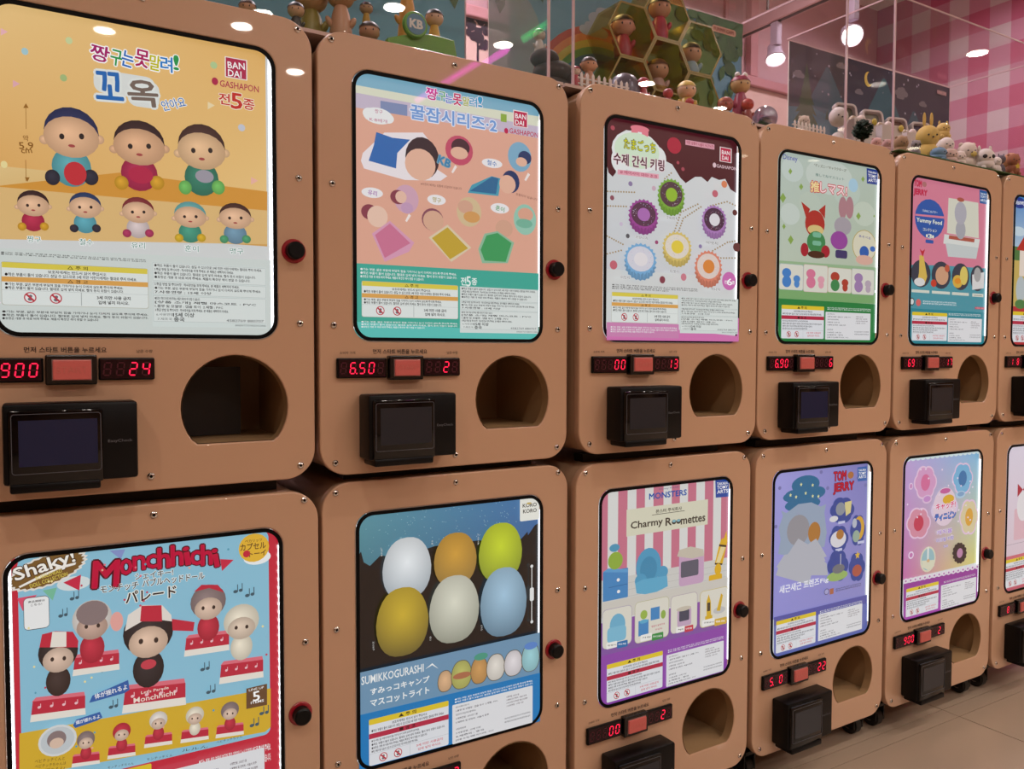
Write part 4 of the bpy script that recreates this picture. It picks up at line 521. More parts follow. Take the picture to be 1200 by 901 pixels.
  ('r',6,4,365,300,'dcdedc',0),('r',9,4,27,240,'c8748c',0),('r',53.2,4,77.6,240,'c8748c',0),('r',100.9,4,123.8,240,'c8748c',0),('r',147,4,174.6,240,'c8748c',0),
  ('r',197.8,4,220.9,240,'c8748c',0),('r',244.3,4,268.5,240,'c8748c',0),('r',294,4,319.8,240,'c8748c',0),('r',343.8,4,368.2,240,'c8748c',0),('r',6,184.1,365,254.1,'d0d0cc',0),
  ('r',6,198.1,365,198.9,'b8b8b4',0),('r',6,212.1,365,212.9,'b8b8b4',0),('r',6,226.1,365,226.9,'b8b8b4',0),('t',190.1,13.4,55.2,4.8,0,'Disney PIXAR','5a5a80',0,None,0),
  ('t',187.5,26.2,105.8,13.3,0,'MONSTERS','1c54a8',5,None,0),('r',75,47.5,303.3,102.6,'d9d8c2',0),('t',189.9,59.2,73.2,7.9,0,'몬스터 주식회사','3a3a34',2,None,0),
  ('p',[(142.9,64.8),(234.7,64.9),(234.7,66.2),(142.9,66)],'4a4a44'),('t',129.6,83.2,87.6,19.6,0,'Charmy','3a3630',2,None,0),('t',189.4,83.9,18,17,0,'R','3a3630',2,None,0),
  ('e',204.5,86.5,6.5,5.1,'3a3630'),('e',217.5,86.7,6.5,5.2,'3a3630'),('e',204.5,84.6,4.9,2.8,'80b8c8'),('e',217.4,84.8,4.9,2.8,'80b8c8'),('t',259.7,86.9,72.2,15.5,0,'mettes','3a3630',2,None,0),
  ('p',[(324.6,7.5),(366.2,6.8),(367,47.5),(326.5,46.3)],'1848a0'),('t',346.6,16.5,34.2,6.3,0,'TAKARA','fff',1,None,0),('t',347.2,24.8,33.4,7.6,0,'TOMY','fff',1,None,0),
  ('t',347.4,34,33.5,8.2,0,'ARTS','fff',1,None,0),('r',15.1,166.6,79.8,227.4,'3f88c4',2),('p',[(15.1,167.2),(27.7,161.2),(79.2,169.9),(79.3,176.4)],'5aa0d4'),
  ('e',54.2,188.3,4.1,3.5,'f0f0f0'),('e',55.2,212.3,4.1,3.5,'f0f0f0'),('p',[(29.8,200),(78.8,199.3),(78.8,200.7),(29.8,201.4)],'2a68a0'),('e',46.5,147.9,19,18,'8fb040'),
  ('e',44,121.5,13.2,8.1,'4a98bc'),('e',134.4,171.8,34.1,38.9,'4a9cc4'),('e',134.5,177.7,23.2,26.9,'3c8cb4'),('e',113.6,198.5,16,14.2,'4a9cc4'),
  ('e',172.6,189.2,15.9,13.3,'4a9cc4'),('p',[(98.4,202.2),(121.2,196.7),(185.9,198.7),(188.2,221.8),(140.9,232.6),(102.4,223.6)],'5cacd0'),('r',219.7,159.1,292.5,228.3,'c8a4c4',8),
  ('r',224.8,175.1,276.5,209.7,'5c5c6c',4),('p',[(213.6,161.4),(219.5,148.4),(252.4,144.9),(290.5,155.9),(292.8,170.3),(257,171.8)],'c8c0b0'),('r',221.3,213,230.8,222.2,'c8a4c4',0),
  ('r',268.2,218.4,281,229.7,'c8a4c4',0),('p',[(337.1,155.5),(344.3,140.5),(353.1,138.4),(360.3,122.7),(364.3,146.2),(360.1,160),(349.7,195.3),(325.5,192)],'e0b020'),
  ('p',[(344.5,154.9),(357.9,159.7),(340.8,192.5),(329,190.9)],'e8d8a0'),('p',[(337.9,150.9),(360,155.2),(360.1,160),(338,155.6)],'3a3020'),('p',[(325.5,190.4),(349.7,195.3),(347.5,198.2),(325.5,194.6)],'3a3020'),
  ('e',335.3,206.1,10.5,12.7,'e0b020'),('r',307.7,216.4,348.1,233.4,'e0b020',4),('r',6,270,365,440,'8a50a8',0),('p',[(9.2,315.9),(380.7,309.6),(381.3,342.1),(9.4,342)],'8458a4'),
  ('p',[(9.3,336.2),(381.2,338.8),(383.9,485.7),(10.2,446.7)],'9048ac'),('p',[(8.5,229.2),(374.7,228),(375.5,274.8),(271.1,269.1),(180.8,266.6),(91.5,267.9),(8.7,259.5)],'cfccc4'),
  ('r',13.6,244.1,90.2,324.9,'a89cb8',10),('r',14.7,245.2,89.1,323.8,'dedcd0',9),('r',97.7,242.3,191.6,328.9,'b8b890',10),('r',98.8,243.4,190.4,327.8,'dedcd0',9),
  ('r',196.1,245.3,274.1,327,'b0a0b0',10),('r',197.4,246.4,272.8,325.8,'dedcd0',9),('r',281.3,247.9,368,329.4,'c8b870',10),('r',282.6,249,366.7,328.2,'dedcd0',9),
  ('e',52.5,280.2,20.3,23.4,'6cb0d0'),('r',25.8,282.8,75.1,313.8,'7cbcd8',8),('r',107.6,282.6,134.9,314.5,'3f88c4',0),('e',122,271.1,9.6,9.6,'9ab850'),
  ('e',122.2,285.2,11.6,4.2,'5cacd0'),('r',140.5,260.4,165.1,286.7,'3f88c4',0),('e',175.4,279.3,6.8,9.2,'8fb050'),('t',161,299.9,36.3,4.2,0,'얼굴이 움직이며','c04868',1,None,0),
  ('t',163,308.2,20.5,3.9,0,'수납도','c04868',1,None,0),('r',215.2,276.9,255.8,314.9,'c4a8c4',5),('r',220.6,280,249.8,303.6,'44485c',3),('e',233.7,276.9,21.5,4.9,'c8c0b0'),
  ('p',[(300.9,272.4),(307.1,257.6),(313.9,274.5),(315.3,311.2),(301.5,310.4)],'d8b028'),('r',297.1,304.9,318.9,318.2,'d8b028',0),('e',340.4,298,18.6,7.7,'c4c4c4'),
  ('p',[(331.7,298.1),(345.1,261.3),(350.9,266.1),(342.7,300)],'d8b028'),('r',303.1,275.9,312,294.8,'4a4030',0),('r',23.5,312.2,51,325.1,'f0f0ec',2),
  ('r',50.9,315.1,78.9,328.7,'2870b0',2),('t',38,318.8,21.7,3.2,-6,'빙봉이','404040',1,None,0),('t',64.5,321.5,21.3,3.8,-6,'의자','fff',1,None,0),('r',112.9,312.8,144,326.4,'f0f0ec',2),
  ('r',143.9,316.1,175.6,330.5,'389048',2),('t',129.2,319.7,25,3.3,-6,'서랍','404040',1,None,0),('t',159.3,323,24.5,4,-6,'마이크옷장','fff',1,None,0),
  ('r',211.6,314.2,236.4,326.7,'f0f0ec',2),('r',236.3,316.1,261.5,329.4,'c83c50',2),('t',224.8,320.6,18.2,3.4,-5,'부','404040',1,None,0),('t',248.4,322.4,17.5,4.1,-4,'난로형','fff',1,None,0),
  ('r',288.7,312.3,325.6,327,'f0f0ec',2),('r',325.4,316.1,363.2,331.7,'d8b040',2),('t',308,319.8,30,3.5,-6,'연필꽂이','404040',1,None,0),('t',343.8,323.5,29.8,4.2,-6,'램프','fff',1,None,0),
  ('wlines2',188,357.9,357,365,'fff'),('warnB',25,356.7,174.1,434.7,'fff'),('infoB',184.1,368.5,353.9,437.1,'fff'),],
 'T3': [
  ('g',6,4,365,340,('b8c8c0','b4c4b8','c0ccb8','b8c4a8')),('e',54.9,41.4,37.4,27.8,'c4d2cc'),('e',248.8,72.3,50.7,35.8,'bcccc0'),('e',49,143.6,33.2,24.8,'c8d4cc'),
  ('e',316.1,119.9,43,30,'c4d0c0'),('e',116,114.6,38.7,28.4,'bccabc'),('t',46.6,17.1,48.9,15.4,0,'Disney','4a50a8',1,None,0),('e',184.4,43.9,84.6,42.2,'c6d2ca'),
  ('t',188,22.1,118.5,7.6,0,'"ディズニー"キャラクターズ"','5a5a48',1,None,0),('t',185.8,43.8,104,7,0,'推してねマスコット','5a8078',1,None,0),('t',133,72.6,31.8,25.9,0,'推','f0dca0',4,'c83c48',6),
  ('t',200.1,71.5,99,24.8,0,'しマス!','f4d8d8',4,'c83c48',6),('e',272.5,54.4,17.8,16.6,'a8cce0'),('p',[(322.2,6.7),(365.8,6.8),(367,43.4),(324.3,44)],'1c3c90'),
  ('t',344.8,15,34.9,5.5,0,'TAKARA','fff',1,None,0),('t',345.4,24.1,33.9,7.9,0,'TOMY','fff',1,None,0),('t',345.8,34.2,34.1,7.9,4,'ARTS','fff',1,None,0),
  ('p',[(46.6,39.3),(53.2,45.8),(46.9,53.9),(40.3,47.3)],'88a850'),('p',[(308.5,28.2),(315.6,34.7),(308.9,42.6),(301.9,36.2)],'88a850'),('p',[(84.2,69.8),(91.5,77),(84.6,85.7),(77.3,78.5)],'88a850'),
  ('p',[(23.2,97.6),(33.8,108.4),(23.7,121.1),(13.2,110.4)],'88a850'),('p',[(28.1,167.3),(34.1,173.6),(28.4,180.8),(22.3,174.5)],'88a850'),('p',[(51.4,192),(61.2,202.1),(51.9,213.5),(42.2,203.4)],'88a850'),
  ('p',[(293.7,117.7),(303,126.5),(294.2,136.9),(284.9,128.1)],'88a850'),('p',[(354.7,118.3),(358.4,121.7),(355,125.7),(351.4,122.3)],'88a850'),
  ('e',134.5,159.1,34.8,31.8,'b03028'),('p',[(85.2,111.8),(116.3,126.1),(104,150.2)],'b03028'),('p',[(170.6,110.9),(169.3,144.6),(146.8,126.2)],'b03028'),
  ('e',137.1,173.4,28.3,11.6,'d8c080'),('e',140,202.2,32.8,26.1,'3f8850'),('e',99.4,222.3,13.6,15.8,'a82030'),('e',173.6,221.8,15.5,14.6,'a82030'),
  ('e',140.7,231.2,30.6,8.7,'4a2818'),('r',126.3,178.6,157.3,190.8,'78b898',6),('r',126,198.8,157.8,209.7,'78b898',6),('e',233.8,112.4,15.5,26.6,'b08088'),
  ('e',259.2,110,14.9,26.8,'b08088'),('e',235.1,156.8,32.1,22.2,'a8a0a8'),('e',222.4,191.9,31.9,22.2,'98489c'),('r',209.4,215,253.5,234.6,'403868',6),
  ('e',318.5,198.7,46.9,39.4,'b8a050'),('e',318.5,198.7,44.6,37.7,'dcd8c0'),('e',318.1,213.9,18.2,15.2,'2f60b0'),('t',319.2,177,45.8,6.1,-4,'あそべる','5a58a0',1,None,0),
  ('e',350.7,204.1,10.7,6.8,'3f70c0'),('e',319.6,233.6,33.6,12.2,'dcb0a0'),('p',[(10.3,252.7),(381.1,249.2),(383,306.5),(11.7,315.9)],'98b890'),
  ('p',[(11.6,311.7),(383.2,312.7),(384.1,340.7),(12.3,341.2)],'7cac70'),('p',[(12.2,339),(384.1,341.3),(387.7,449.8),(14.7,451.5)],'1c8040'),('r',14.1,258.6,95.8,318.4,'a8bcc8',5),
  ('r',15.4,259.4,94.5,317.6,'dcdcd0',5),('e',38.8,279.3,15.4,10.8,'3f80c8'),('e',39.3,299.1,15.4,13.6,'3f80c8'),('e',73.3,291.8,11.7,8.5,'4a88cc'),
  ('e',73.6,303.3,9.4,9.1,'4a88cc'),('r',96,256.2,182.1,320.3,'dcb8b8',5),('r',97.3,257,180.7,319.4,'dcdcd0',5),('e',121.9,277.3,16.2,11,'d87898'),
  ('e',122.5,297.6,16.2,13.9,'d87898'),('e',158.3,290.1,12.4,8.8,'e0a0b0'),('e',158.6,301.8,9.9,9.3,'e0a0b0'),('r',182.2,258.4,270.5,318.6,'c8b898',5),
  ('r',183.5,259.2,269,317.8,'dcdcd0',5),('e',208.9,280,16.6,11.2,'b04030'),('e',209.4,300.8,16.6,14.2,'3f8850'),('e',246.1,293.2,12.7,9,'b04030'),
  ('e',246.5,305.1,10.1,9.5,'b04030'),('r',270.5,256.5,358.7,319.6,'b8b8c0',5),('r',271.9,257.3,357.2,318.7,'dcdcd0',5),('e',297.2,278.7,16.5,11.5,'a080b0'),
  ('e',297.9,299.9,16.6,14.6,'a080b0'),('e',334.4,292.2,12.6,9.1,'b8a8b8'),('e',334.7,304.5,10.1,9.8,'b8a8b8'),('wlines2',181.6,353.6,350.3,360.9,'fff'),
  ('warnB',22.8,353.6,170.3,430.7,'fff'),('infoB',175.2,365.6,345.2,432,'fff'),],
 'B3': [
  ('g',6,4,360,350,('a4a4e8','8080c4','9494dc','9090d0')),('e',178.7,16.5,5.8,4.6,'7878b4'),('e',204.2,57.7,5.8,4.7,'7878b4'),('e',31.4,42.6,5.3,4.4,'7878b4'),
  ('e',20.1,131.7,5.2,4.4,'7878b4'),('e',352.9,63.1,6.3,4.9,'7878b4'),('e',321.2,42.4,6.2,4.8,'7878b4'),('e',123,42.1,50.6,22.2,'1c6c98'),('e',117.3,67.2,74.8,17.6,'1c6c98'),
  ('e',113.5,88.1,64,17.1,'1c6c98'),('e',79.3,65.1,31.4,14.1,'1c6c98'),('e',164.7,64.3,30.7,14.4,'1c6c98'),('star',106,40.6,5,'e8e8a8'),('star',147.6,45.6,5,'e8e8a8'),
  ('star',68.8,62.7,5,'e8e8a8'),('star',88.6,68.7,5,'e8e8a8'),('star',122.7,62.8,5,'e8e8a8'),('star',148.3,72.3,5,'e8e8a8'),('star',169.3,74.8,5,'e8e8a8'),
  ('p',[(36.7,95.9),(55.3,103.4),(96.6,86.5),(143.5,86.8),(178.8,100.3),(198.6,96.5),(192.5,116.2),(202.8,166.9),(194.8,200.9),(120.6,200.2),(49.4,202.2),(28.8,196.7),(36.2,164.2),(29.5,135.5),(43.1,109.1)],'96a8c0'),
  ('e',98.1,149,40.3,37,'94949c'),('e',156.3,161.4,22.8,26,'b07838'),('p',[(57.7,206.2),(98.6,168.9),(133.2,187.4),(163.3,176.7),(204.4,225.6),(182.2,228.5),(204.9,243.2),(210.2,273.3),(148.1,264.3),(140,286.2),(21.8,246),(37.4,214.7)],'b4b8c4'),
  ('p',[(23.4,226.4),(49.4,201.9),(177.1,201.3),(200.2,236.4),(151.6,232.7),(149.9,249.8),(139.4,261.3),(109.4,262.7),(81.8,255.8),(85.8,246.5),(50.2,235.8),(42,237.4)],'b4b8c4'),
  ('t',249.6,31.5,48.9,24.2,0,'TOM','c82038',4,'601028',3),('e',291.2,32.6,12.1,9,'b07040'),('t',264.9,62.2,80.6,28.1,0,'JERRY','c82038',4,'601028',3),
  ('p',[(318,15.2),(355.3,15),(356.4,51.3),(320,50.7)],'2864b0'),('t',337.3,23.5,30.6,5.4,0,'TAKARA','fff',1,None,0),('t',337.6,31.7,30.6,7.2,0,'TOMY','fff',1,None,0),
  ('t',337.8,40.5,30.7,7.2,0,'ARTS','fff',1,None,0),('e',283.1,119.6,25.1,17.8,'2c4898'),('e',272.1,132.4,25.1,17.7,'2c4898'),('e',249.5,130,24.7,17.6,'2c4898'),
  ('e',237.8,115,24.6,17.5,'2c4898'),('e',248.7,102.3,24.7,17.6,'2c4898'),('e',271.3,104.5,25,17.6,'2c4898'),('e',253.3,113.6,18.4,16.3,'8c94a0'),
  ('p',[(269,98.9),(296.9,97.1),(293.1,126.6),(274.7,133.6)],'dcd090'),('e',228,136,16.4,7.6,'dcdce0'),('e',266.6,189.2,19.9,18,'2c4898'),('e',258,202.3,19.8,18,'2c4898'),
  ('e',240,200,19.7,18,'2c4898'),('e',230.7,184.9,19.5,17.8,'2c4898'),('e',239.2,171.8,19.6,17.9,'2c4898'),('e',257.1,173.9,19.8,18,'2c4898'),('e',246.3,188.2,30.3,20.8,'dcdce4'),
  ('e',252.9,177.2,14.8,12.5,'b07838'),('e',337.7,176.6,16.4,21.7,'2c4898'),('e',330.8,192.8,16.4,21.7,'2c4898'),('e',316,191,16.2,21.6,'2c4898'),
  ('e',308.1,173.2,16.1,21.5,'2c4898'),('e',315,157,16.2,21.5,'2c4898'),('e',329.8,158.7,16.3,21.7,'2c4898'),('e',327.5,169.4,21.1,30.3,'d8a838'),
  ('e',317,168.2,19.1,21.8,'2c4898'),('e',309,155.3,9.4,12.1,'b8c0d0'),('e',316.2,189.1,14.2,15.2,'98b0a0'),('r',244.6,144.3,270.5,150.7,'c8ccec',0),
  ('r',235.6,211.7,261.4,218.6,'c8ccec',0),('r',322.3,203.2,349.4,210.1,'c8ccec',0),('e',265.8,257.2,21.9,21.4,'2c4898'),('e',256.3,272.7,21.9,21.3,'2c4898'),
  ('e',236.6,269.8,21.6,21.3,'2c4898'),('e',226.3,251.7,21.5,21.1,'2c4898'),('e',235.6,236.4,21.6,21.2,'2c4898'),('e',255.4,239,21.8,21.3,'2c4898'),
  ('e',244.4,279.5,40.4,12.6,'98b868'),('e',248.5,262.2,23.9,11.9,'70747c'),('r',254.7,226,257.4,253.1,'c8c8d8',0),('e',336.8,270.1,17.5,20.1,'2c4898'),
  ('e',329.4,284.8,17.4,20.1,'2c4898'),('e',313.6,282.6,17.3,20.1,'2c4898'),('e',305.3,265.7,17.2,19.9,'2c4898'),('e',312.6,251.1,17.2,20,'2c4898'),
  ('e',328.4,253.2,17.4,20.1,'2c4898'),('star',322.5,237.9,11,'e0b840'),('e',321.3,277,19.2,15.2,'b05848'),('t',104.3,282.5,143,18.9,0,'새근새근 프렌즈','f0f0f8',3,None,0),
  ('t',194.9,284.5,31.2,13.5,0,'Fig','f0f0f8',3,None,0),('e',204.1,312.7,9.9,7.7,'5a5480'),('e',204.1,312.7,7.7,5.9,'a8a8d8'),('r',215.7,307.7,230.5,321.8,'b06848',0),
  ('lines2',238.4,309.7,341.6,319.2,'444'),('p',[(15.1,343.8),(364.3,345.3),(365.2,372.1),(15.8,376.2)],'5458a8'),('p',[(15.6,364.9),(374.8,367.6),(378.8,491.8),(17.4,449.5)],'6470b8'),
  ('wlines2',179,356.1,347.8,363.5,'fff'),('warnB',23.4,355.1,164.7,431,'fff'),('infoB',173.5,363.9,344.2,429.9,'fff'),],
 'T4': [
  ('r',6,4,362,260,'d88098',0),('t',38,19,34.2,16.7,0,'TOM','c82848',4,'b04060',2),('e',66.6,18.5,10.1,7,'b07070'),('t',50.2,42.8,59.6,19.4,0,'JERRY','c82848',4,'b04060',2),
  ('p',[(325.6,5),(363.6,6.3),(365.3,42.6),(328.4,42.4)],'2c60a0'),('t',345.6,15.4,29.5,5.2,0,'TAKARA','e8f0f8',3,None,0),('t',346,23.5,29.5,6.9,0,'TOMY','e8f0f8',3,None,0),
  ('t',346.4,33.3,29.4,6.9,0,'ARTS','e8f0f8',3,None,0),('e',93.3,94.6,56.1,28.8,'2858a8'),('r',73,63.7,110.8,72.4,'2858a8',3),('p',[(26.3,102.8),(162.2,101),(165,110.6),(22.5,122.5)],'d88098'),
  ('p',[(36.1,97),(152.2,92.7),(159.8,100.4),(28.6,103.6)],'d88098'),('e',93.8,106.9,66.4,52,'2858a8'),('r',76.8,161.8,112.4,171.1,'2858a8',3),
  ('p',[(30.7,98.9),(157.1,94.5),(158.3,100.5),(29.1,103.6)],'d88098'),('t',94,87,67.9,7.1,0,'うみねこ☆バラー','e8f0f8',1,None,0),('t',92.1,114.8,114.2,14.3,0,'Yummy Food','f0f0d8',3,None,0),
  ('t',95.2,135.8,61.9,8.8,0,'コレクション','f0f0d8',1,None,0),('t',95.8,152.2,17.3,12.1,0,'3','f0f0d8',3,None,0),('e',82,152.1,4.2,4.4,'f0f0d8'),('e',109.3,152.8,4.2,4.4,'f0f0d8'),
  ('p',[(176.9,43),(320.6,42.5),(327.6,140.5),(173.5,137.9)],'d8d8c8'),('p',[(161.5,141.6),(333,143.1),(326.3,168.3),(157.7,167.1)],'dce0dc'),('p',[(167.3,165),(326.2,166.8),(317.2,198.8),(180.9,200.6)],'c8d0d0'),
  ('p',[(183.4,142.8),(306.9,143.5),(304.8,153.8),(181.4,152.8)],'b05848'),('e',237.2,124.5,24,25.5,'a8a8b0'),('e',235.2,79.1,28.9,31.1,'b0aeb8'),
  ('e',233.7,42.4,17.4,5.7,'b05848'),('p',[(8.5,232.7),(143.2,226.4),(371.1,222.3),(392.7,452.9),(12,454.1)],'4898a8'),('p',[(8.1,345.2),(387.7,347.3),(392.7,452.9),(12,454.1)],'1c8898'),
  ('e',58.5,253.2,43.4,36.1,'343c4c'),('e',150.5,252.6,44.3,36.9,'343c4c'),('e',242.7,252.2,42.2,37.1,'343c4c'),('e',325.9,252.5,35.5,36.1,'343c4c'),
  ('p',[(50.7,205.7),(67.8,204.7),(86.7,260),(74.5,282.6),(42.1,281.3),(50.1,250.8)],'d8b858'),('e',53.3,275.3,23.9,11,'dcdcdc'),('p',[(50.1,188.1),(61.8,194.1),(74.5,187.8),(64.7,209)],'c02838'),
  ('e',154,253.8,29.9,24.7,'d0a080'),('e',116.5,275.7,13.3,10,'c84030'),('e',177.4,232.9,11.7,10.1,'c05840'),('e',228.2,265.8,24,17.7,'d8b048'),
  ('e',257.7,248.6,19.3,25.7,'dcc868'),('p',[(298.5,243.7),(358.3,233.3),(357.7,278.9),(300.4,285.7)],'dcdcdc'),('e',324.4,242.4,17.7,20.3,'a8a8a8'),
  ('e',228.2,264.4,15,8.5,'e09030'),('r',18.9,295.9,97.7,303.2,'d8dcd0',1),('r',25.4,300.3,91,300.4,'707878',0),('r',108.8,295.8,192.6,303.2,'d8dcd0',1),
  ('r',115.6,300.3,185.6,300.3,'707878',0),('r',202.1,295.7,283.6,303.4,'d8dcd0',1),('r',209.3,300.2,276.3,300.5,'707878',0),('r',300.8,295.2,356.3,304.3,'d8dcd0',1),
  ('r',308.3,299.9,348.7,301.3,'707878',0),('e',21,327.9,10.8,10.3,'203838'),('e',21,327.9,8.1,7.7,'d8e0e0'),('e',49.4,329.5,11,9.3,'d86868'),('wlines2',69,322.7,226.1,333.6,'fff'),
  ('r',315.5,332.6,363.2,338.8,'c03050',0),('t',339.3,335.8,40,3.5,0,'FUNNY CAPS','f0d0d8',1,None,0),('wlines2',187.2,352.7,348.2,360.1,'fff'),
  ('warnB',22.9,354.3,181.6,429.4,'fff'),('infoB',185.3,366,349.9,431.8,'fff'),],
 'B4': [
  ('g',6,4,364,330,('c4a8e0','80c0e8','c868b0','dcd878')),('e',8,9,11,6,'d8ecf0'),('e',30,9,11,6,'d8ecf0'),('e',52,9,11,6,'d8ecf0'),('e',74,9,11,6,'d8ecf0'),
  ('e',96,9,11,6,'d8ecf0'),('e',118,9,11,6,'d8ecf0'),('e',140,9,11,6,'d8ecf0'),('e',162,9,11,6,'d8ecf0'),('e',184,9,11,6,'d8ecf0'),('e',206,9,11,6,'d8ecf0'),
  ('e',228,9,11,6,'d8ecf0'),('e',250,9,11,6,'d8ecf0'),('e',272,9,11,6,'d8ecf0'),('e',294,9,11,6,'d8ecf0'),('e',316,9,11,6,'d8ecf0'),('e',338,9,11,6,'d8ecf0'),
  ('e',360,9,11,6,'d8ecf0'),('e',133.1,78.9,28.2,25.6,'e8c8e4'),('e',121.3,97.6,28.1,25.6,'e8c8e4'),('e',96.4,95.4,27.8,25.5,'e8c8e4'),('e',83.3,74.8,27.6,25.3,'e8c8e4'),
  ('e',94.9,56.2,27.7,25.4,'e8c8e4'),('e',119.8,58.1,28,25.5,'e8c8e4'),('e',130.6,78.7,25.2,22.8,'d8a0cc'),('e',120,95.5,25,22.8,'d8a0cc'),('e',97.6,93.6,24.8,22.7,'d8a0cc'),
  ('e',85.8,75,24.6,22.6,'d8a0cc'),('e',96.2,58.2,24.8,22.7,'d8a0cc'),('e',118.6,60,25,22.8,'d8a0cc'),('e',108.1,76.8,20.9,22.7,'d870a0'),('e',117,123,21.9,12,'e0c0e0'),
  ('e',117,122.4,16.2,8,'c890d0'),('e',307.6,81.3,27.7,25,'e8c8e4'),('e',296.1,99.6,27.5,24.9,'e8c8e4'),('e',271.7,97.6,27.3,24.8,'e8c8e4'),('e',258.7,77.4,27.1,24.8,'e8c8e4'),
  ('e',270,59.2,27.2,24.8,'e8c8e4'),('e',294.5,61.1,27.5,24.9,'e8c8e4'),('e',305.2,81.1,24.7,22.3,'78b8e0'),('e',294.8,97.6,24.6,22.3,'78b8e0'),
  ('e',272.8,95.8,24.4,22.2,'78b8e0'),('e',261.2,77.6,24.2,22,'78b8e0'),('e',271.3,61.2,24.3,22.2,'78b8e0'),('e',293.3,62.9,24.6,22.2,'78b8e0'),
  ('e',283,79.4,20.5,22.2,'3878b0'),('e',274.7,124.4,23.6,10.6,'b0d0e8'),('e',275.7,123,16.4,6.5,'80a8d0'),('e',342.2,194.9,26.1,28.7,'e8c8e4'),
  ('e',331.6,215.8,26,28.7,'e8c8e4'),('e',308.5,213.3,25.8,28.5,'e8c8e4'),('e',296.1,190.1,25.6,28.4,'e8c8e4'),('e',306.6,169.3,25.7,28.4,'e8c8e4'),
  ('e',329.6,171.6,25.9,28.6,'e8c8e4'),('e',339.9,194.7,23.3,25.6,'dcd0a8'),('e',330.3,213.5,23.2,25.6,'dcd0a8'),('e',309.5,211.2,23,25.4,'dcd0a8'),
  ('e',298.4,190.3,22.8,25.3,'dcd0a8'),('e',307.8,171.6,22.9,25.4,'dcd0a8'),('e',328.5,173.7,23.2,25.5,'dcd0a8'),('e',319,192.5,19.4,25.5,'e0a840'),
  ('e',105.7,187.3,29.8,24,'e8c8e4'),('e',93.1,204.3,29.6,24,'e8c8e4'),('e',66.9,201.4,29.2,23.8,'e8c8e4'),('e',53.2,181.6,29.1,23.7,'e8c8e4'),
  ('e',65.5,164.6,29.2,23.8,'e8c8e4'),('e',91.7,167.4,29.6,23.9,'e8c8e4'),('e',103,187,26.6,21.4,'d890a8'),('e',91.7,202.3,26.4,21.3,'d890a8'),
  ('e',68.1,199.7,26.2,21.2,'d890a8'),('e',55.8,181.9,26,21.2,'d890a8'),('e',66.9,166.6,26.1,21.2,'d890a8'),('e',90.5,169.1,26.4,21.3,'d890a8'),
  ('e',79.3,184.4,22.1,21.2,'c83858'),('e',198.2,156.7,64.5,34.9,'dccce8'),('e',198,150.8,54.5,53.9,'e4d0e0'),('e',198.7,107.4,24.8,7.5,'c860a0'),
  ('e',214.6,132.1,27.4,13.1,'e0b030'),('t',203.4,148.4,94.2,19.2,0,'キャッチ!','d82870',5,'f8f0f8',5),('t',202.1,177.4,99.2,20.4,0,'ティニピン','4890d8',5,'5a2888',5),
  ('t',199.4,220.4,72.8,13.4,0,'캐치볼','a878c8',3,'f4f0f8',4),('ring',40.8,81.1,9,'e8d0ec'),('e',87.7,160.5,3.3,2.5,'ecdcf0'),('e',119.2,66.4,3.4,2.6,'ecdcf0'),
  ('e',170.1,115.3,3.5,2.6,'ecdcf0'),('e',331.8,107.7,3.7,2.7,'ecdcf0'),('e',316,235.4,3.7,2.7,'ecdcf0'),('e',317.5,122.8,3.7,2.7,'ecdcf0'),('e',256.3,76.4,3.6,2.6,'ecdcf0'),
  ('e',105.2,40,3.4,2.6,'ecdcf0'),('e',147.6,147.7,3.4,2.6,'ecdcf0'),('e',235.4,163,3.5,2.6,'ecdcf0'),('e',212.2,93.8,3.5,2.7,'ecdcf0'),('e',323.5,201.2,3.7,2.7,'ecdcf0'),
  ('e',217.8,173.4,3.5,2.7,'ecdcf0'),('e',318.4,90.4,3.7,2.6,'ecdcf0'),('e',89.8,148.6,3.2,2.5,'ecdcf0'),('e',264.7,166.7,3.6,2.7,'ecdcf0'),('e',26.6,128.3,3.2,2.5,'ecdcf0'),
  ('e',82,39.6,3.2,2.6,'ecdcf0'),('e',180.2,47.2,3.4,2.6,'ecdcf0'),('e',272.9,99.5,3.6,2.6,'ecdcf0'),('e',299.3,157,3.6,2.6,'ecdcf0'),('e',70.7,167.2,3.3,2.6,'ecdcf0'),
  ('e',233.9,235,3.5,2.6,'ecdcf0'),('e',310.9,192.5,3.7,2.7,'ecdcf0'),('e',263.3,198.7,3.6,2.7,'ecdcf0'),('e',232.5,85.3,3.5,2.6,'ecdcf0'),('t',200.8,241.6,81.7,11.1,0,'아크릴 키링','8870b8',3,'e8e0f4',4),
  ('t',205.5,261.6,20.8,7,0,'전5종','e8e0f8',2,'9880b8',3),('e',123.3,287.6,35.5,35.2,'dcd8c0'),('e',123.3,287.6,29.8,30.2,'98c0c8'),('p',[(94.9,288.1),(152.4,292.9),(153.1,310.3),(124.5,317.9),(97.9,305.6)],'dcdcc4'),
  ('r',119.2,254.1,126.3,289.4,'e8ece8',0),('e',124.4,291.5,6.7,4.6,'d8b080'),('e',300.5,293,8.3,6,'2a2028'),('e',298.2,303.3,8.4,6,'2a2028'),('e',290.8,310.9,8.3,6,'2a2028'),
  ('e',279.8,314.1,8.2,6,'2a2028'),('e',267.5,312.5,8.2,5.9,'2a2028'),('e',256.2,306.3,8.2,5.9,'2a2028'),('e',248.2,296.8,8.1,6,'2a2028'),('e',245,285.9,8.1,5.9,'2a2028'),
  ('e',247.3,275.7,8.1,5.9,'2a2028'),('e',254.6,268.2,8.1,5.9,'2a2028'),('e',265.4,264.9,8.2,6,'2a2028'),('e',277.8,266.4,8.2,6,'2a2028'),('e',289.2,272.5,8.3,6,'2a2028'),
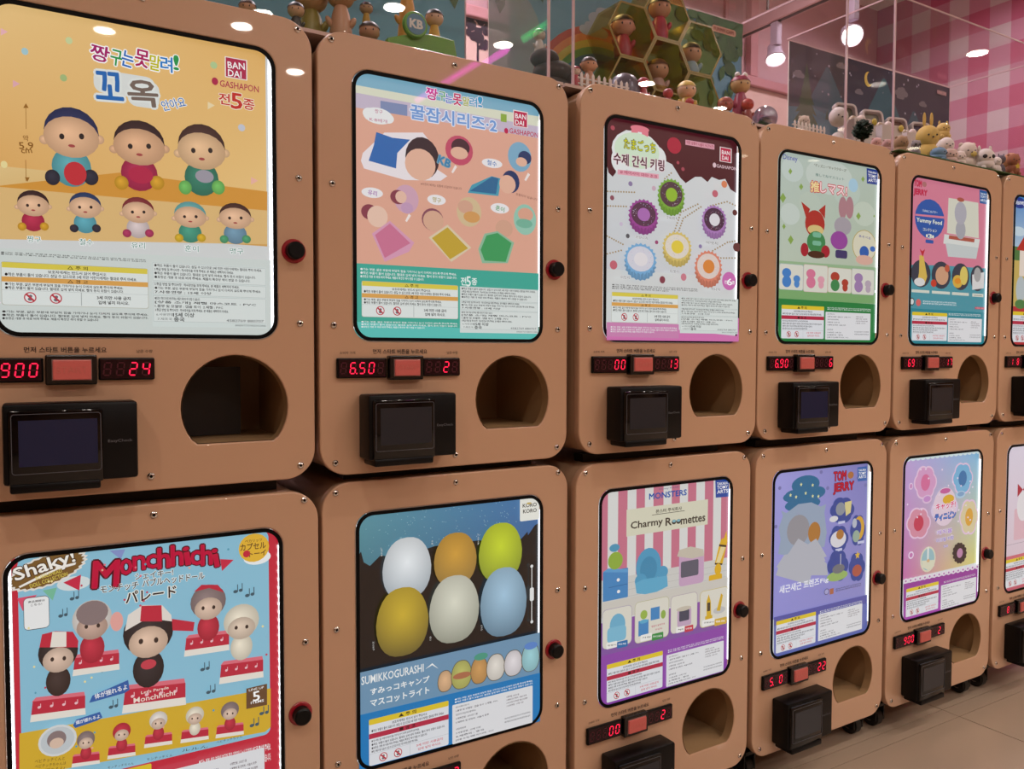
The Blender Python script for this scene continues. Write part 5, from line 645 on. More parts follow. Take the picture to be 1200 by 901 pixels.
  ('e',297.3,282,8.3,6,'2a2028'),('e',272.6,289.4,27.8,25.1,'2a2028'),('e',273.6,289.6,14.4,13.7,'c088b0'),('e',45.2,266.1,12,10.1,'ecd8f0'),('e',45.2,266.1,7.4,6.2,'c878b8'),
  ('p',[(14.5,339.5),(370.7,343.5),(375.4,447.1),(18.3,446.2)],'98389c'),('e',24.7,333,9.6,6.8,'e8e0ec'),('e',24.7,333.5,3.6,2.6,'b06ab0'),('e',45.6,333.4,9.7,6.8,'e8e0ec'),
  ('e',45.6,333.9,3.7,2.6,'b06ab0'),('e',66.6,333.8,9.8,6.8,'e8e0ec'),('e',66.7,334.4,3.8,2.5,'b06ab0'),('e',87.9,334.2,10,6.9,'e8e0ec'),('e',87.9,334.8,3.8,2.6,'b06ab0'),
  ('e',109.4,334.6,10,6.9,'e8e0ec'),('e',109.4,335.2,3.9,2.6,'b06ab0'),('e',131.1,335.1,10.2,6.9,'e8e0ec'),('e',131.2,335.6,3.9,2.7,'b06ab0'),('e',153.1,335.5,10.2,7,'e8e0ec'),
  ('e',153.1,336.1,3.9,2.6,'b06ab0'),('e',175.2,335.9,10.3,7.1,'e8e0ec'),('e',175.3,336.5,3.9,2.7,'b06ab0'),('e',197.6,336.4,10.5,7,'e8e0ec'),('e',197.7,337,4,2.7,'b06ab0'),
  ('e',220.3,336.8,10.6,7.1,'e8e0ec'),('e',220.3,337.4,4,2.7,'b06ab0'),('e',243.1,337.3,10.7,7.1,'e8e0ec'),('e',243.2,337.9,4,2.7,'b06ab0'),('e',266.2,337.7,10.8,7.1,'e8e0ec'),
  ('e',266.3,338.3,4.1,2.7,'b06ab0'),('e',289.6,338.2,10.9,7.2,'e8e0ec'),('e',289.6,338.8,4.2,2.7,'b06ab0'),('e',313.2,338.7,11,7.2,'e8e0ec'),('e',313.2,339.3,4.2,2.8,'b06ab0'),
  ('e',337,339.1,11.2,7.2,'e8e0ec'),('e',337.1,339.7,4.2,2.8,'b06ab0'),('e',361.2,339.6,11.2,7.3,'e8e0ec'),('e',361.2,340.2,4.3,2.8,'b06ab0'),('p',[(16.7,401),(382.6,429.9),(386.3,510),(18.3,446.2)],'a848b0'),
  ('wlines2',196.6,358.5,355.5,364.4,'fff'),('warnB',26,354.7,172.4,430.6,'fff'),('infoB',183.6,368.3,356.2,436.4,'fff'),],
 'T5': [
  ('g',6,4,365,180,('4a88c8','5c98d0','b8d0e0','c0d8e8')),('r',6,180,365,325,'c8b060',0),('r',6,150,365,190,'4a7840',0),('r',6,325,365,440,'b82c38',0),
  ('e',40,22,36,16,'1c3c90'),('t',42,22,60,18,6,'Disney','e8ecf4',2,None,0),('r',50,150,130,235,'e8dcd0',0),('p',[(30,160),(90,100),(150,160)],'b83028'),
  ('r',78,190,100,235,'f4f0e8',8),('e',40,105,40,14,'c8dce8'),('e',60,275,26,40,'b8c4c8'),('e',60,318,30,14,'4a8048'),('warnB',20,340,180,430,'fff'),
  ('infoB',190,350,350,430,'fff'),],
 'B5': [
  ('g',6,4,365,335,('e4dcec','e8e0f0','dcc8d4','e0ccd8')),('r',6,335,365,440,'d06878',0),('r',60,195,200,290,'e0b8c4',6),('e',110,190,36,46,'e8e4e8'),
  ('p',[(75,120),(105,140),(75,160)],'b02840'),('p',[(135,115),(105,140),(135,160)],'b02840'),('r',20,300,120,301,'908898',0),('warnB',18,345,180,430,'fff'),
  ('infoB',190,350,350,430,'fff'),],
}
# ------------------------------------------------------------------ materials
M_BEIGE = mat('beige_panel', 'cfa586', .32, coat=.7, var=.03, scale=3)
M_BODY = mat('beige_body', 'c09a7a', .45, coat=.2)
M_BLACK = mat('black_rubber', '040405', .6, spec=.15)
M_BLKPL = mat('black_plastic', '060608', .38, spec=.22)
M_GLASS = mat('black_glass', '040406', .06, spec=.45)
M_CHROME = mat('chrome', 'd8d4d0', .18, metal=1)
M_DARK = mat('dark_steel', '24211f', .4, metal=.6)
M_REDRING = mat('red_plastic', 'a01024', .3, coat=.6)
M_CHUTE = mat('chute_tan', 'a88660', .5)
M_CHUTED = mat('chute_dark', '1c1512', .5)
M_LIT = mat('backlight_white', 'f2f8ff', .5, emit=1.25)
M_LED = mat('led_bead', 'ffffff', .5, emit=4)
M_DIGIT = mat('led_red', 'ff1c48', .5, emit=1.3)
M_GHOST = mat('led_unlit', '4c0a20', .4)
M_WINDOW = mat('display_window', '22040f', .15, spec=.4)
M_CAP = mat('button_red', 'b05048', .35, emit=.3)
M_CAPTX = mat('button_text', 'c86a60', .4)
M_FRAME = mat('button_bezel', '060607', .25, coat=.3)
M_PRINTK = mat('black_print', '3a2c24', .5)
M_SCREEN = mat('reader_screen', '1c1e34', .06, emit=.3, spec=.4)
M_SCREEND = mat('reader_screen_grey', '242428', .08, emit=.22, spec=.4)
M_OUTLINE = mat('grey_line', '585860', .4)
M_TYRE = mat('tyre_black', '0c0c0d', .45)
M_HUB = mat('wheel_hub', '8a8580', .3, metal=.7)
M_POSTER = printmat('poster_ink', .77, .1, .6)
M_BOARD = printmat('board_ink', 0, 1.7, .1)
M_PAINT = printmat('sticker_ink', 0, .8, .0)
M_ACR = acrylic('clear_acrylic')
M_EDGE = mat('acrylic_edge', 'd4b4bc', .2)
# ------------------------------------------------------------------ setting
def struct(name, me, m, parent=None, loc=(0, 0, 0)):
    return tag(link(name, me, m, parent, loc), kind='structure' if not parent else None)
M_FLOOR = mat('floor_stone', 'b29c88', .25, coat=.15, var=.07, scale=2.2, spec=.4)
M_GROUT = mat('floor_grout', '66503f', .6)
fl = struct('floor', boxmesh(-2.5, 8.5, -5.2, 1.6, -.1, -.003), M_GROUT)
tile = boxmesh(.0015, .7985, .0015, .7985, -.003, 0)
for i in range(-5, 8):
    for j in range(-6, 0):
        link('tile', tile, M_FLOOR, fl, (2.23+.8*i, -.03+.8*j, 0))
strip = boxmesh(.001, .799, .001, .047, -.003, 0); tb = boxmesh(.0015, .7985, .0015, .7685, -.003, 0)
for i in range(-5, 8):
    link('strip_tile', strip, M_FLOOR, fl, (2.23+.8*i, -.03, 0)); link('tile', tb, M_FLOOR, fl, (2.23+.8*i, .018, 0)); link('tile', tb, M_FLOOR, fl, (2.23+.8*i, .788, 0))
M_CEIL = mat('ceiling_white', 'd8d0cc', .8)
struct('ceiling', boxmesh(-2.5, 8.5, -5.2, 1.6, CEIL, CEIL+.1), M_CEIL)
M_PINK = mat('pink_wall', 'c8a0aa', .7, var=.04, scale=3)
M_PALE = mat('pale_pink_wall', 'd6b4ae', .7)
M_TRIM = mat('pink_trim', 'c08890', .45)
M_WARM = mat('warm_wall', 'a88468', .7)
wb = struct('wall_back', boxmesh(-2.5, 4.1, 1.53, 1.6, 0, CEIL), M_PINK)
link('lower_panel', boxmesh(-2.5, 4.04, 1.515, 1.53, 0, 2.29), M_PALE, wb)
struct('trim_1', boxmesh(-2.5, 4.03, 1.49, 1.515, 2.29, 2.335, bev=.006), M_TRIM)
struct('trim_2', boxmesh(1.60, 1.66, 1.495, 1.515, 0, 2.289, bev=.004), M_TRIM)
struct('trim_3', boxmesh(3.03, 3.08, 1.495, 1.53, 2.336, CEIL, bev=.004), M_TRIM)
struct('trim_4', boxmesh(1.60, 1.66, 1.495, 1.53, 2.336, CEIL, bev=.004), M_TRIM)
bm = bmesh.new()
for x0, x1 in ((-.6, .5), (.65, 1.5), (1.78, 2.9)):
    for a in ((x0, x1, 2.42, 2.44), (x0, x1, 2.76, 2.78), (x0, x0+.02, 2.42, 2.78), (x1-.02, x1, 2.42, 2.78)): box(bm, a[0], a[1], 1.515, 1.53, a[2], a[3])
struct('trim_5', tomesh(bm), M_TRIM)
# gingham side wall
g = bpy.data.materials.new('gingham'); g.use_nodes = True; nt = g.node_tree; b = nt.nodes['Principled BSDF']; b.inputs['Roughness'].default_value = .6
geo = nt.nodes.new('ShaderNodeNewGeometry'); sp = nt.nodes.new('ShaderNodeSeparateXYZ'); nt.links.new(geo.outputs['Position'], sp.inputs[0])
def stripe(out, off):
    a = nt.nodes.new('ShaderNodeMath'); a.operation = 'SUBTRACT'; a.inputs[1].default_value = off; nt.links.new(out, a.inputs[0])
    m_ = nt.nodes.new('ShaderNodeMath'); m_.operation = 'FLOORED_MODULO'; m_.inputs[1].default_value = .2; nt.links.new(a.outputs[0], m_.inputs[0])
    c_ = nt.nodes.new('ShaderNodeMath'); c_.operation = 'GREATER_THAN'; c_.inputs[1].default_value = .1; nt.links.new(m_.outputs[0], c_.inputs[0]); return c_.outputs[0]
ad = nt.nodes.new('ShaderNodeMath'); ad.operation = 'ADD'; nt.links.new(stripe(sp.outputs[1], .826), ad.inputs[0]); nt.links.new(stripe(sp.outputs[2], .272), ad.inputs[1])
hf = nt.nodes.new('ShaderNodeMath'); hf.operation = 'MULTIPLY'; hf.inputs[1].default_value = .5; nt.links.new(ad.outputs[0], hf.inputs[0])
rp = nt.nodes.new('ShaderNodeValToRGB'); rp.color_ramp.interpolation = 'CONSTANT'; e = rp.color_ramp.elements
e[0].position = 0; e[0].color = hx('c4b0b8')+(1,); e[1].position = .3; e[1].color = hx('bc8098')+(1,); q = e.new(.8); q.color = hx('b45878')+(1,)
nt.links.new(hf.outputs[0], rp.inputs[0]); nt.links.new(rp.outputs[0], b.inputs['Base Color'])
struct('wall_gingham', boxmesh(4.04, 4.12, .5, 1.529, 0, CEIL), g)
struct('wall_left', boxmesh(-2.6, -2.5, -5.2, 1.6, 0, CEIL), M_WARM)
struct('wall_front', boxmesh(-2.5, 8.5, -5.3, -5.2, 0, CEIL), M_WARM)
struct('wall_right', boxmesh(8.5, 8.6, -5.2, 1.6, 0, CEIL), M_WARM)
struct('wall_far', boxmesh(4.13, 8.5, 1.4, 1.6, 0, CEIL), M_WARM)
# ------------------------------------------------------------------ lamps
M_LENS = mat('lamp_lens', 'fff2d8', .5, emit=9)
M_WHITE = mat('white_enamel', 'e8e2dc', .35)
ring = smoothed(lathe([(.058, -.004), (.072, -.006), (.074, 0), (.058, 0)], 32, cap=False)); lens = lathe([(.0585, -.003), (.0585, -.001)], 32)
for i, (x, y) in enumerate(DOWNLIGHTS+ADDED_DOWNLIGHTS):
    t = empty('ceiling_light', (x, y, CEIL), 'small round white recessed downlight in the ceiling behind the viewer' if y < .1 else 'small round recessed downlight above the display cases', 'ceiling light', 'recessed downlights')
    link('trim_ring', ring, M_WHITE, t); link('lens', lens, M_LENS, t)
    L = bpy.data.lights.new('lamp', 'AREA'); L.shape = 'DISK'; L.size = .11; L.energy = LAMP_W*(.82 if x < 1.2 else 1.0 if x < 2.6 else 1.3) if y < .1 else (18 if x < 2 else 7); L.color = LIGHT_COL if y < .1 else (1, .88, .93); L.spread = math.radians(150)
    o = bpy.data.objects.new('lamp', L); COL.objects.link(o); o.parent = t; o.location = (0, 0, -.008)
for nm, c, y0, y1, st, lb in (('magenta_tube', 'ff38e8', -4.2, -2.95, 7, 'thin magenta neon tube on the ceiling behind the viewer'), ('green_tube', '30ff88', -2.76, -2.42, 4, 'short green neon tube on the ceiling behind the viewer')):
    bm = bmesh.new(); box(bm, -.010, .010, 0, y1-y0, -.034, -.015, bev=.006); box(bm, -.02, .02, 0, y1-y0, -.015, 0)
    o = link('neon_tube', tomesh(bm), mat(nm, c, .5, emit=st), None, (2.58, y0, CEIL)); tag(o, lb, 'neon light')
tr = empty('lighting_track', (2.92, .2, 2.48), 'long pinkish white ceiling lighting track bar above the display cases', 'light track')
link('rail', boxmesh(-.022, .022, 0, 1.29, 0, .06, bev=.004), mat('track_paint', 'c8a4a8', .4), tr)
link('slot', boxmesh(-.01, .01, 0, 1.29, -.002, .001), M_DARK, tr)
for y in (.15, 1.1): link('hanger', boxmesh(-.004, .004, y-.004, y+.004, .06, .39), M_DARK, tr)
def spot(x, y, z, top, aim, lb, power):
    t = empty('track_spotlight', (x, y, top), lb, 'spotlight', 'track spotlights')
    link('stem', boxmesh(-.016, .016, -.02, .02, z+.06-top, -.003, bev=.004), mat('spot_paint', 'b8a8bc', .35), t)
    d = Vector(aim).normalized(); q = (-d).to_track_quat('Z', 'Y').to_euler()
    h = smoothed(lathe([(.012, .075), (.03, .07), (.034, .03), (.046, .0), (.042, -.004), (.036, .004)], 28, cap=False)); link('lamp_head', h, mat('spot_paint'), t, (0, 0, z-top), rot=q)
    link('bulb', smoothed(lathe([(.001, -.004), (.024, .0), (.036, .01), (.036, .02)], 28)), mat('spot_bulb', 'fff6e8', .4, emit=14), t, (0, 0, z-top), rot=q)
    L = bpy.data.lights.new('lamp', 'SPOT'); L.energy = power; L.spot_size = 1.6; L.shadow_soft_size = .03; L.color = (1, .85, .82)
    o = bpy.data.objects.new('lamp', L); COL.objects.link(o); o.parent = t; o.location = (0, 0, z-top); o.location += d*.02; o.rotation_euler = q
spot(2.92, 1.25, 2.315, 2.48, (-.25, -.35, -1), 'white track spotlight further from the gingham wall, behind the night scene board', 14)
spot(2.92, .86, 2.29, 2.48, (-.55, -.7, -.6), 'white track spotlight shining towards the viewer above the night scene board', 16)
# ------------------------------------------------------------------ vending machines
WO, HO = .3727, .4436          # poster opening
CU, BOT = .18635, .664         # panel centre, panel bottom below the opening's top edge
def X(u_): return u_-CU
def Z(v_): return BOT-v_
PW, PH = .487, .717
outline = rrect(-PW/2, 0, PW/2, PH, .047, 10)
opening = rrect(X(0), Z(HO), X(WO), Z(0), .031, 8)
def chute_loop(rx, rz, flat, n=40):
    cx, cz = X(.3083), Z(.5475); pts = []
    for i in range(n):
        a = i/n*2*math.pi; pts.append((cx+rx*math.cos(a), max(cz+rz*math.sin(a), Z(flat))))
    out = []
    for p_ in pts:
        if not out or (abs(p_[0]-out[-1][0])+abs(p_[1]-out[-1][1])) > 1e-4: out.append(p_)
    return out
ch = chute_loop(.0785, .0795, .6005)
# drop collinear points on the flat edge
ch = [p_ for i, p_ in enumerate(ch) if not (abs(p_[1]-Z(.6005)) < 1e-6 and abs(ch[i-1][1]-Z(.6005)) < 1e-6 and abs(ch[(i+1) % len(ch)][1]-Z(.6005)) < 1e-6)]
ME = {}
ME['front_panel'] = plate([outline, opening, ch], 0, .018, bev=.0022)
bm, rs = vring([([(x*.988, .003+z*.992) for x, z in outline], .018), ([(x*.988, .003+z*.992) for x, z in outline], .46)])
bm.faces.new(rs[-1]); ME['cabinet'] = smoothed(tomesh(bm), 50)
g_in = rrect(X(.0062), Z(HO-.0062), X(WO-.0062), Z(.0062), .025, 8)
ME['gasket'] = plate([rrect(X(.0003), Z(HO-.0003), X(WO-.0003), Z(.0003), .0307, 8), g_in], -.0016, .0005)
ME['light_panel'] = boxmesh(X(.004), X(WO-.004), .0067, .0085, Z(HO-.004), Z(.004))
bm = bmesh.new(); box(bm, X(WO-.0066), X(WO-.0062), .001, .0066, Z(HO-.03), Z(.03)); ME['led_strip'] = tomesh(bm)
bm = bmesh.new()
for i in range(30): box(bm, X(WO-.0074), X(WO-.0069), .0015, .0035, Z(.035+i*.0129), Z(.031+i*.0129))
for i in range(30): box(bm, X(.0064), X(.0072), .0045, .0065, Z(.036+i*.0129), Z(.031+i*.0129))
ME['led_beads'] = tomesh(bm)
# chute box behind the round hole
cx0, cx1, cz0, cz1 = X(.222), X(.394), Z(.6008), Z(.46)
bm = bmesh.new()
for a in ((cx0, cx0+.004, .019, .2, cz0, cz1), (cx1-.004, cx1, .019, .2, cz0, cz1), (cx0, cx1, .019, .2, cz0-.004, cz0), (cx0, cx1, .019, .2, cz1, cz1+.004), (cx0, cx1, .2, .204, cz0, cz1)): box(bm, *a)
ME['chute'] = tomesh(bm); ME['chute_flap'] = boxmesh(cx0+.006, cx0+.118, .118, .122, cz0+.001, cz1-.028)
ME['screw'] = smoothed(lathe([(.0052, 0), (.0052, -.0012), (.0038, -.0026), (.0022, -.0028), (.0022, -.0014)], 14, cap=False))
ME['screw_socket'] = lathe([(.0023, -.0016), (.0023, -.001)], 6)
for k in ('screw', 'screw_socket'):
    for v in ME[k].vertices: v.co = Vector((v.co.x, v.co.z, v.co.y))
def ylathe(prof, n=32): 
    me = lathe(prof, n)
    for v in me.vertices: v.co = Vector((v.co.x, v.co.z, v.co.y))
    return smoothed(me, 35)
ME['lock_ring'] = ylathe([(.0190, 0), (.0190, -.0015), (.0175, -.003), (.0138, -.003), (.0138, -.001)])
ME['lock_core'] = ylathe([(.0136, 0), (.0136, -.016), (.011, -.018), (.001, -.018)])
ME['price_display'] = boxmesh(X(-.030), X(.0562), -.007, 0, Z(.5048), Z(.4716), bev=.0022)
ME['count_display'] = boxmesh(X(.1225), X(.1945), -.007, 0, Z(.5032), Z(.4716), bev=.0022)
ME['pwin'] = boxmesh(X(-.0275), X(.0537), -.0075, -.0068, Z(.5025), Z(.4738)); ME['cwin'] = boxmesh(X(.1248), X(.1922), -.0075, -.0068, Z(.5010), Z(.4738))
ME['start_button'] = boxmesh(X(.0582), X(.1204), -.014, 0, Z(.5085), Z(.4675), bev=.002)
ME['button_cap'] = boxmesh(X(.0668), X(.1128), -.018, -.0135, Z(.5015), Z(.4745), bev=.0015)
ME['button_rim'] = boxmesh(X(.0658), X(.1138), -.0145, -.0138, Z(.5025), Z(.4735))
# payment reader
bm = bmesh.new(); box(bm, X(.0085), X(.167), -.046, 0, Z(.637), Z(.531), bev=.004); ME['card_reader'] = smoothed(tomesh(bm), 40)
ME['screen_housing'] = smoothed(boxmesh(X(.0145), X(.124), -.052, -.04, Z(.638), Z(.5385), bev=.0035), 40)
ME['receipt_lip'] = smoothed(boxmesh(X(.0155), X(.120), -.054, -.004, Z(.647), Z(.6345), bev=.003), 40)
ol = rrect(X(.018), Z(.6225), X(.1215), Z(.544), .004, 4); il = rrect(X(.0188), Z(.6217), X(.1207), Z(.5448), .0034, 4)
ME['screen_outline'] = plate([ol, il], -.0524, -.0518)
ME['screen'] = boxmesh(X(.0262), X(.117), -.0526, -.0518, Z(.6125), Z(.5525))
ME['screen_grey'] = ME['screen'].copy()
me_c = chute_loop(.0775, .0785, .5995); me_c = [(x, z) for x, z in me_c]
bm, rs_c = vring([(me_c, .0004), (me_c, .02)]); ME['chute_collar'] = smoothed(tomesh(bm), 50)
# casters
bm = bmesh.new(); box(bm, -.022, .022, -.022, .022, .062, .0705); box(bm, -.019, -.015, -.015, .02, .02, .062); box(bm, .015, .019, -.015, .02, .02, .062); ME['fork'] = tomesh(bm)
wh = lathe([(.020, -.012), (.0255, -.010), (.0255, .010), (.020, .012)], 28)
for v in wh.vertices: v.co = Vector((v.co.z, v.co.x, v.co.y))
ME['wheel'] = smoothed(wh, 40); hb = lathe([(.011, -.0145), (.011, .0145)], 20)
for v in hb.vertices: v.co = Vector((v.co.z, v.co.x, v.co.y))
ME['hub'] = hb
SEG = {'0': 'abcdef', '1': 'bc', '2': 'abged', '3': 'abgcd', '4': 'fgbc', '5': 'afgcd', '6': 'afgedc', '7': 'abc', '8': 'abcdefg', '9': 'abcdfg', ' ': ''}
def segs(bm, cx, cz, w, h, on, th=.0019, y=-.0079):
    sk = .12; m_ = h/2
    def bar(p0, p1):
        d = Vector((p1[0]-p0[0], 0, p1[1]-p0[1])); L_ = d.length; d.normalize(); n_ = Vector((-d.z, 0, d.x))*th/2; g_ = th*.35
        P = [Vector((p0[0], y, p0[1]))+d*g_, Vector((p1[0], y, p1[1]))-d*g_]
        a_ = [P[0], P[0]+d*th*.5+n_, P[1]-d*th*.5+n_, P[1], P[1]-d*th*.5-n_, P[0]+d*th*.5-n_]
        bm.faces.new([bm.verts.new(q) for q in a_])
    def pt(ix, iz): zz = (iz-1)*m_; return (cx+(ix-.5)*w+sk*zz, cz+zz)
    E = {'a': ((0, 2), (1, 2)), 'b': ((1, 2), (1, 1)), 'c': ((1, 1), (1, 0)), 'd': ((0, 0), (1, 0)), 'e': ((0, 1), (0, 0)), 'f': ((0, 2), (0, 1)), 'g': ((0, 1), (1, 1))}
    for k in on: bar(pt(*E[k][0]), pt(*E[k][1]))
def digits(parent, x0, pitch, cz, txt, w=.0085, h=.0175):
    gh = bmesh.new(); i = 0; dots = []
    for c in txt:
        if c == '.': dots.append(i-1); continue
        cx = x0+i*pitch; rest = ''.join(s_ for s_ in 'abcdefg' if s_ not in SEG[c]); segs(gh, cx, cz, w, h, rest, y=-.0078)
        if c != ' ':
            bm_ = bmesh.new(); segs(bm_, cx, cz, w, h, SEG[c])
            link('digit', tomesh(bm_), M_DIGIT, parent)
        i += 1
    link('unlit_segments', tomesh(gh), M_GHOST, parent)
    for d_ in dots: link('decimal_point', boxmesh(x0+d_*pitch+w*.62, x0+d_*pitch+w*.62+.002, -.0079, -.0076, cz-h/2-.001, cz-h/2+.001), M_DIGIT, parent)
def lettering(txt, x0, x1, cz, h, bold, m, parent, y=-.0004, name='lettering'):
    vs, fs, bb = glyphs(txt, bold, 0, 2); me = bpy.data.meshes.new(name)
    me.from_pydata([(x0+(v[0]-bb[0])/(bb[2]-bb[0])*(x1-x0), y, cz+((v[1]-bb[1])/(bb[3]-bb[1])-.5)*h) for v in vs], [], fs); me.flip_normals() if False else None
    return link(name, me, m, parent)
LET = {}
def let(key, *a, **k):
    if key not in LET: LET[key] = lettering(*a, **k).data
    else: link(k.get('name', 'lettering'), LET[key], None, a[7])
SCREWS = [(-.034, -.037), (.187, -.037), (.407, -.038), (-.034, .191), (.407, .191), (-.033, .418), (.407, .418), (-.032, .643), (.406, .643), (.188, .6435)]
def draw_poster(pr, key):
    ops = POSTERS[key]; i = 0
    while i < len(ops):
        j = i
        while j < len(ops) and ops[j][0] == 't': j += 1
        if j > i:      # a run of lettering: all outlines first, then all fills
            for o in ops[i:j]: pr.text(*o[1:11], phase='outline') if o[9] else None
            for o in ops[i:j]: pr.text(*o[1:11], phase='fill')
            i = j
        else: pr.op(ops[i]); i += 1
WANTED = set()
for key in POSTERS: draw_poster(Print(), key)
keys, WANTED = WANTED, None
outline_batch(keys)
def machine(col, row, dx, dy, dz, yaw, key, price, count, label):
    t = empty('capsule_vending_machine', (col*.5+dx+CU, dy, Z0+dz-row*.735-BOT), label, 'vending machine', 'capsule vending machines stacked two high', yaw)
    P = lambda n, m_, nm=None, par=None: link(nm or n, ME[n], m_, par or t)
    P('front_panel', M_BEIGE); P('cabinet', M_BODY)
    gk = P('gasket', M_BLACK, 'poster_frame'); P('light_panel', M_LIT); P('led_strip', M_LIT); (P('led_beads', M_LED) if col == 0 else None)
    pr = Print(); pr.k = 0
    l, r_ = {'T0': (4, 362.5), 'B0': (9.5, 368.5)}.get(key, (4, 367.2))
    pr.rect(l, 4, r_, HO*1000-4, hx('d8dcdc'))
    random.seed(hash(key) % 99 if False else sum(map(ord, key)))
    draw_poster(pr, key)
    # trim to the opening
    lo, hi, tp, bt = l/1000, r_/1000, -.0035, -HO+.0035
    pr.v = [(min(max(a, lo), hi), y_, min(max(c_, bt), tp)) for a, y_, c_ in pr.v]
    ps = pr.build('poster', M_POSTER, t, (X(0), .0064, Z(0)))
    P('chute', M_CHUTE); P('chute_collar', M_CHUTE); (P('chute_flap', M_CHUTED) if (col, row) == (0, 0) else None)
    for sx, sv in SCREWS:
        s_ = link('screw', ME['screw'], M_CHROME, t, (X(sx), -.0002, Z(sv)), rot=(0, random.random()*6, 0)); link('socket', ME['screw_socket'], M_BLACK, s_)
    lk = link('lock', ME['lock_ring'], M_REDRING, t, (X(.398), 0, Z(.3055))); link('keyhole_core', ME['lock_core'], M_BLKPL, lk)
    pd = P('price_display', M_BLKPL); P('pwin', M_WINDOW, 'display_window', pd); digits(pd, X(-.0195), .0160, Z(.4882), price)
    cdp = P('count_display', M_BLKPL); P('cwin', M_WINDOW, 'display_window', cdp); digits(cdp, X(.1335), .0165, Z(.4875), count)
    sb = P('start_button', M_FRAME); P('button_rim', mat('button_rim_grey', '8a7470', .3), 'button_rim', sb); P('button_cap', M_CAP, 'button_cap', sb)
    let('start', 'START', X(.0712), X(.1084), Z(.488), .0085, 0, M_CAPTX, sb, y=-.0183, name='button_lettering')
    let('msg', '먼저 스타트 버튼을 누르세요', X(.034), X(.1335), Z(.4608), .0080, 1.5, M_PRINTK, t, name='printed_lettering')
    let('price', '소비자 가격', X(-.0235), X(.003), Z(.4632), .0048, 0, M_PRINTK, t, name='printed_lettering')
    let('count', '남은 수량', X(.1715), X(.1925), Z(.4625), .0048, 0, M_PRINTK, t, name='printed_lettering')
    cr = P('card_reader', M_BLKPL, 'card_reader'); P('screen_housing', M_GLASS, 'screen_housing', cr); P('receipt_lip', M_BLKPL, 'receipt_lip', cr)
    P('screen_outline', M_OUTLINE, 'screen_outline', cr); (P('screen', M_SCREEN, 'screen', cr) if (col, row) in ((0, 0), (3, 0)) else P('screen_grey', M_SCREEND, 'screen', cr))
    let('easy', 'EasyCheck', X(.130), X(.160), Z(.585), .005, 0, mat('grey_print', '6a6a70', .4), cr, y=-.0462, name='reader_lettering')
    if row == 1:
        for cx_ in (-.205, .205):
            for cy_ in (.055, .40):
                fk = link('caster', ME['fork'], M_DARK, t, (cx_, cy_, -(Z0+dz-.735-BOT))); link('wheel', ME['wheel'], M_TYRE, fk, (0, .008, .0257)); link('hub', ME['hub'], M_HUB, fk, (0, .008, .0257))
        for yy in (.05, .38): link('stacking_bar', boxmesh(-.19, .19, yy, yy+.03, PH-.004, PH+.0135), M_DARK, t)
    return t
OFF = {(0, 0): (-.0009, -.0027, 0, -.0031), (0, 1): (.0028, -.0038, -.0018, -.0067), (1, 0): (-.0043, .0034, -.0013, .007), (1, 1): (.0008, .0098, .0028, -.0056),
       (2, 0): (.0023, -.007, .0012, -.0002), (2, 1): (-.0007, -.0001, -.0003, .0093), (3, 0): (.0023, -.0005, .0009, -.0068), (3, 1): (-.0017, .0007, -.0001, .0086),
       (4, 0): (.001, -.0012, -.0007, -.0008), (4, 1): (-.0016, .0014, -.0006, -.0032), (5, 0): (0, 0, 0, 0), (5, 1): (0, 0, 0, 0)}
for (c, r_), key, pr_, ct, lb in (
    ((0, 0), 'T0', '  900', '  24', 'beige upper row vending machine at far left with orange poster and blue Korean title'),
    ((1, 0), 'T1', ' 6.50 ', '  2 ', 'beige upper row vending machine with peach and turquoise poster of little bedding sets'),
    ((2, 0), 'T2', '   00', '  13', 'beige upper row vending machine with dripping chocolate poster of cupcake keyrings'),
    ((3, 0), 'T3', ' 6.90 ', '   6', 'beige upper row vending machine with pale green poster and darker green footer'),
    ((4, 0), 'T4', ' 69  ', '  17', 'beige upper row vending machine with pink and teal poster showing a blue bowl logo'),
    ((5, 0), 'T5', ' 1 8 ', '  9 ', 'beige upper row vending machine cut by right frame edge, sky and red barn poster'),
    ((0, 1), 'B0', '  500', '   5', 'beige lower row vending machine with red bordered blue poster and large crimson title'),
    ((1, 1), 'B1', '  400', '   2', 'beige lower row vending machine with dark night poster of six glowing egg lamps'),
    ((2, 1), 'B2', '   00', '  2 ', 'beige lower row vending machine with pink striped and purple poster of tiny furniture'),
    ((3, 1), 'B3', ' 5. 0 ', '  22', 'beige lower row vending machine with lavender poster of a cloud and pillow'),
    ((4, 1), 'B4', '  900', '  2 ', 'beige lower row vending machine with pink to yellow gradient flower badge poster'),
    ((5, 1), 'B5', '  8  ', '   1', 'beige lower row vending machine cut by right frame edge, white and pink poster')):
    machine(c, r_, *OFF[(c, r_)], key, pr_, ct, lb)
TOP = Z0+.053
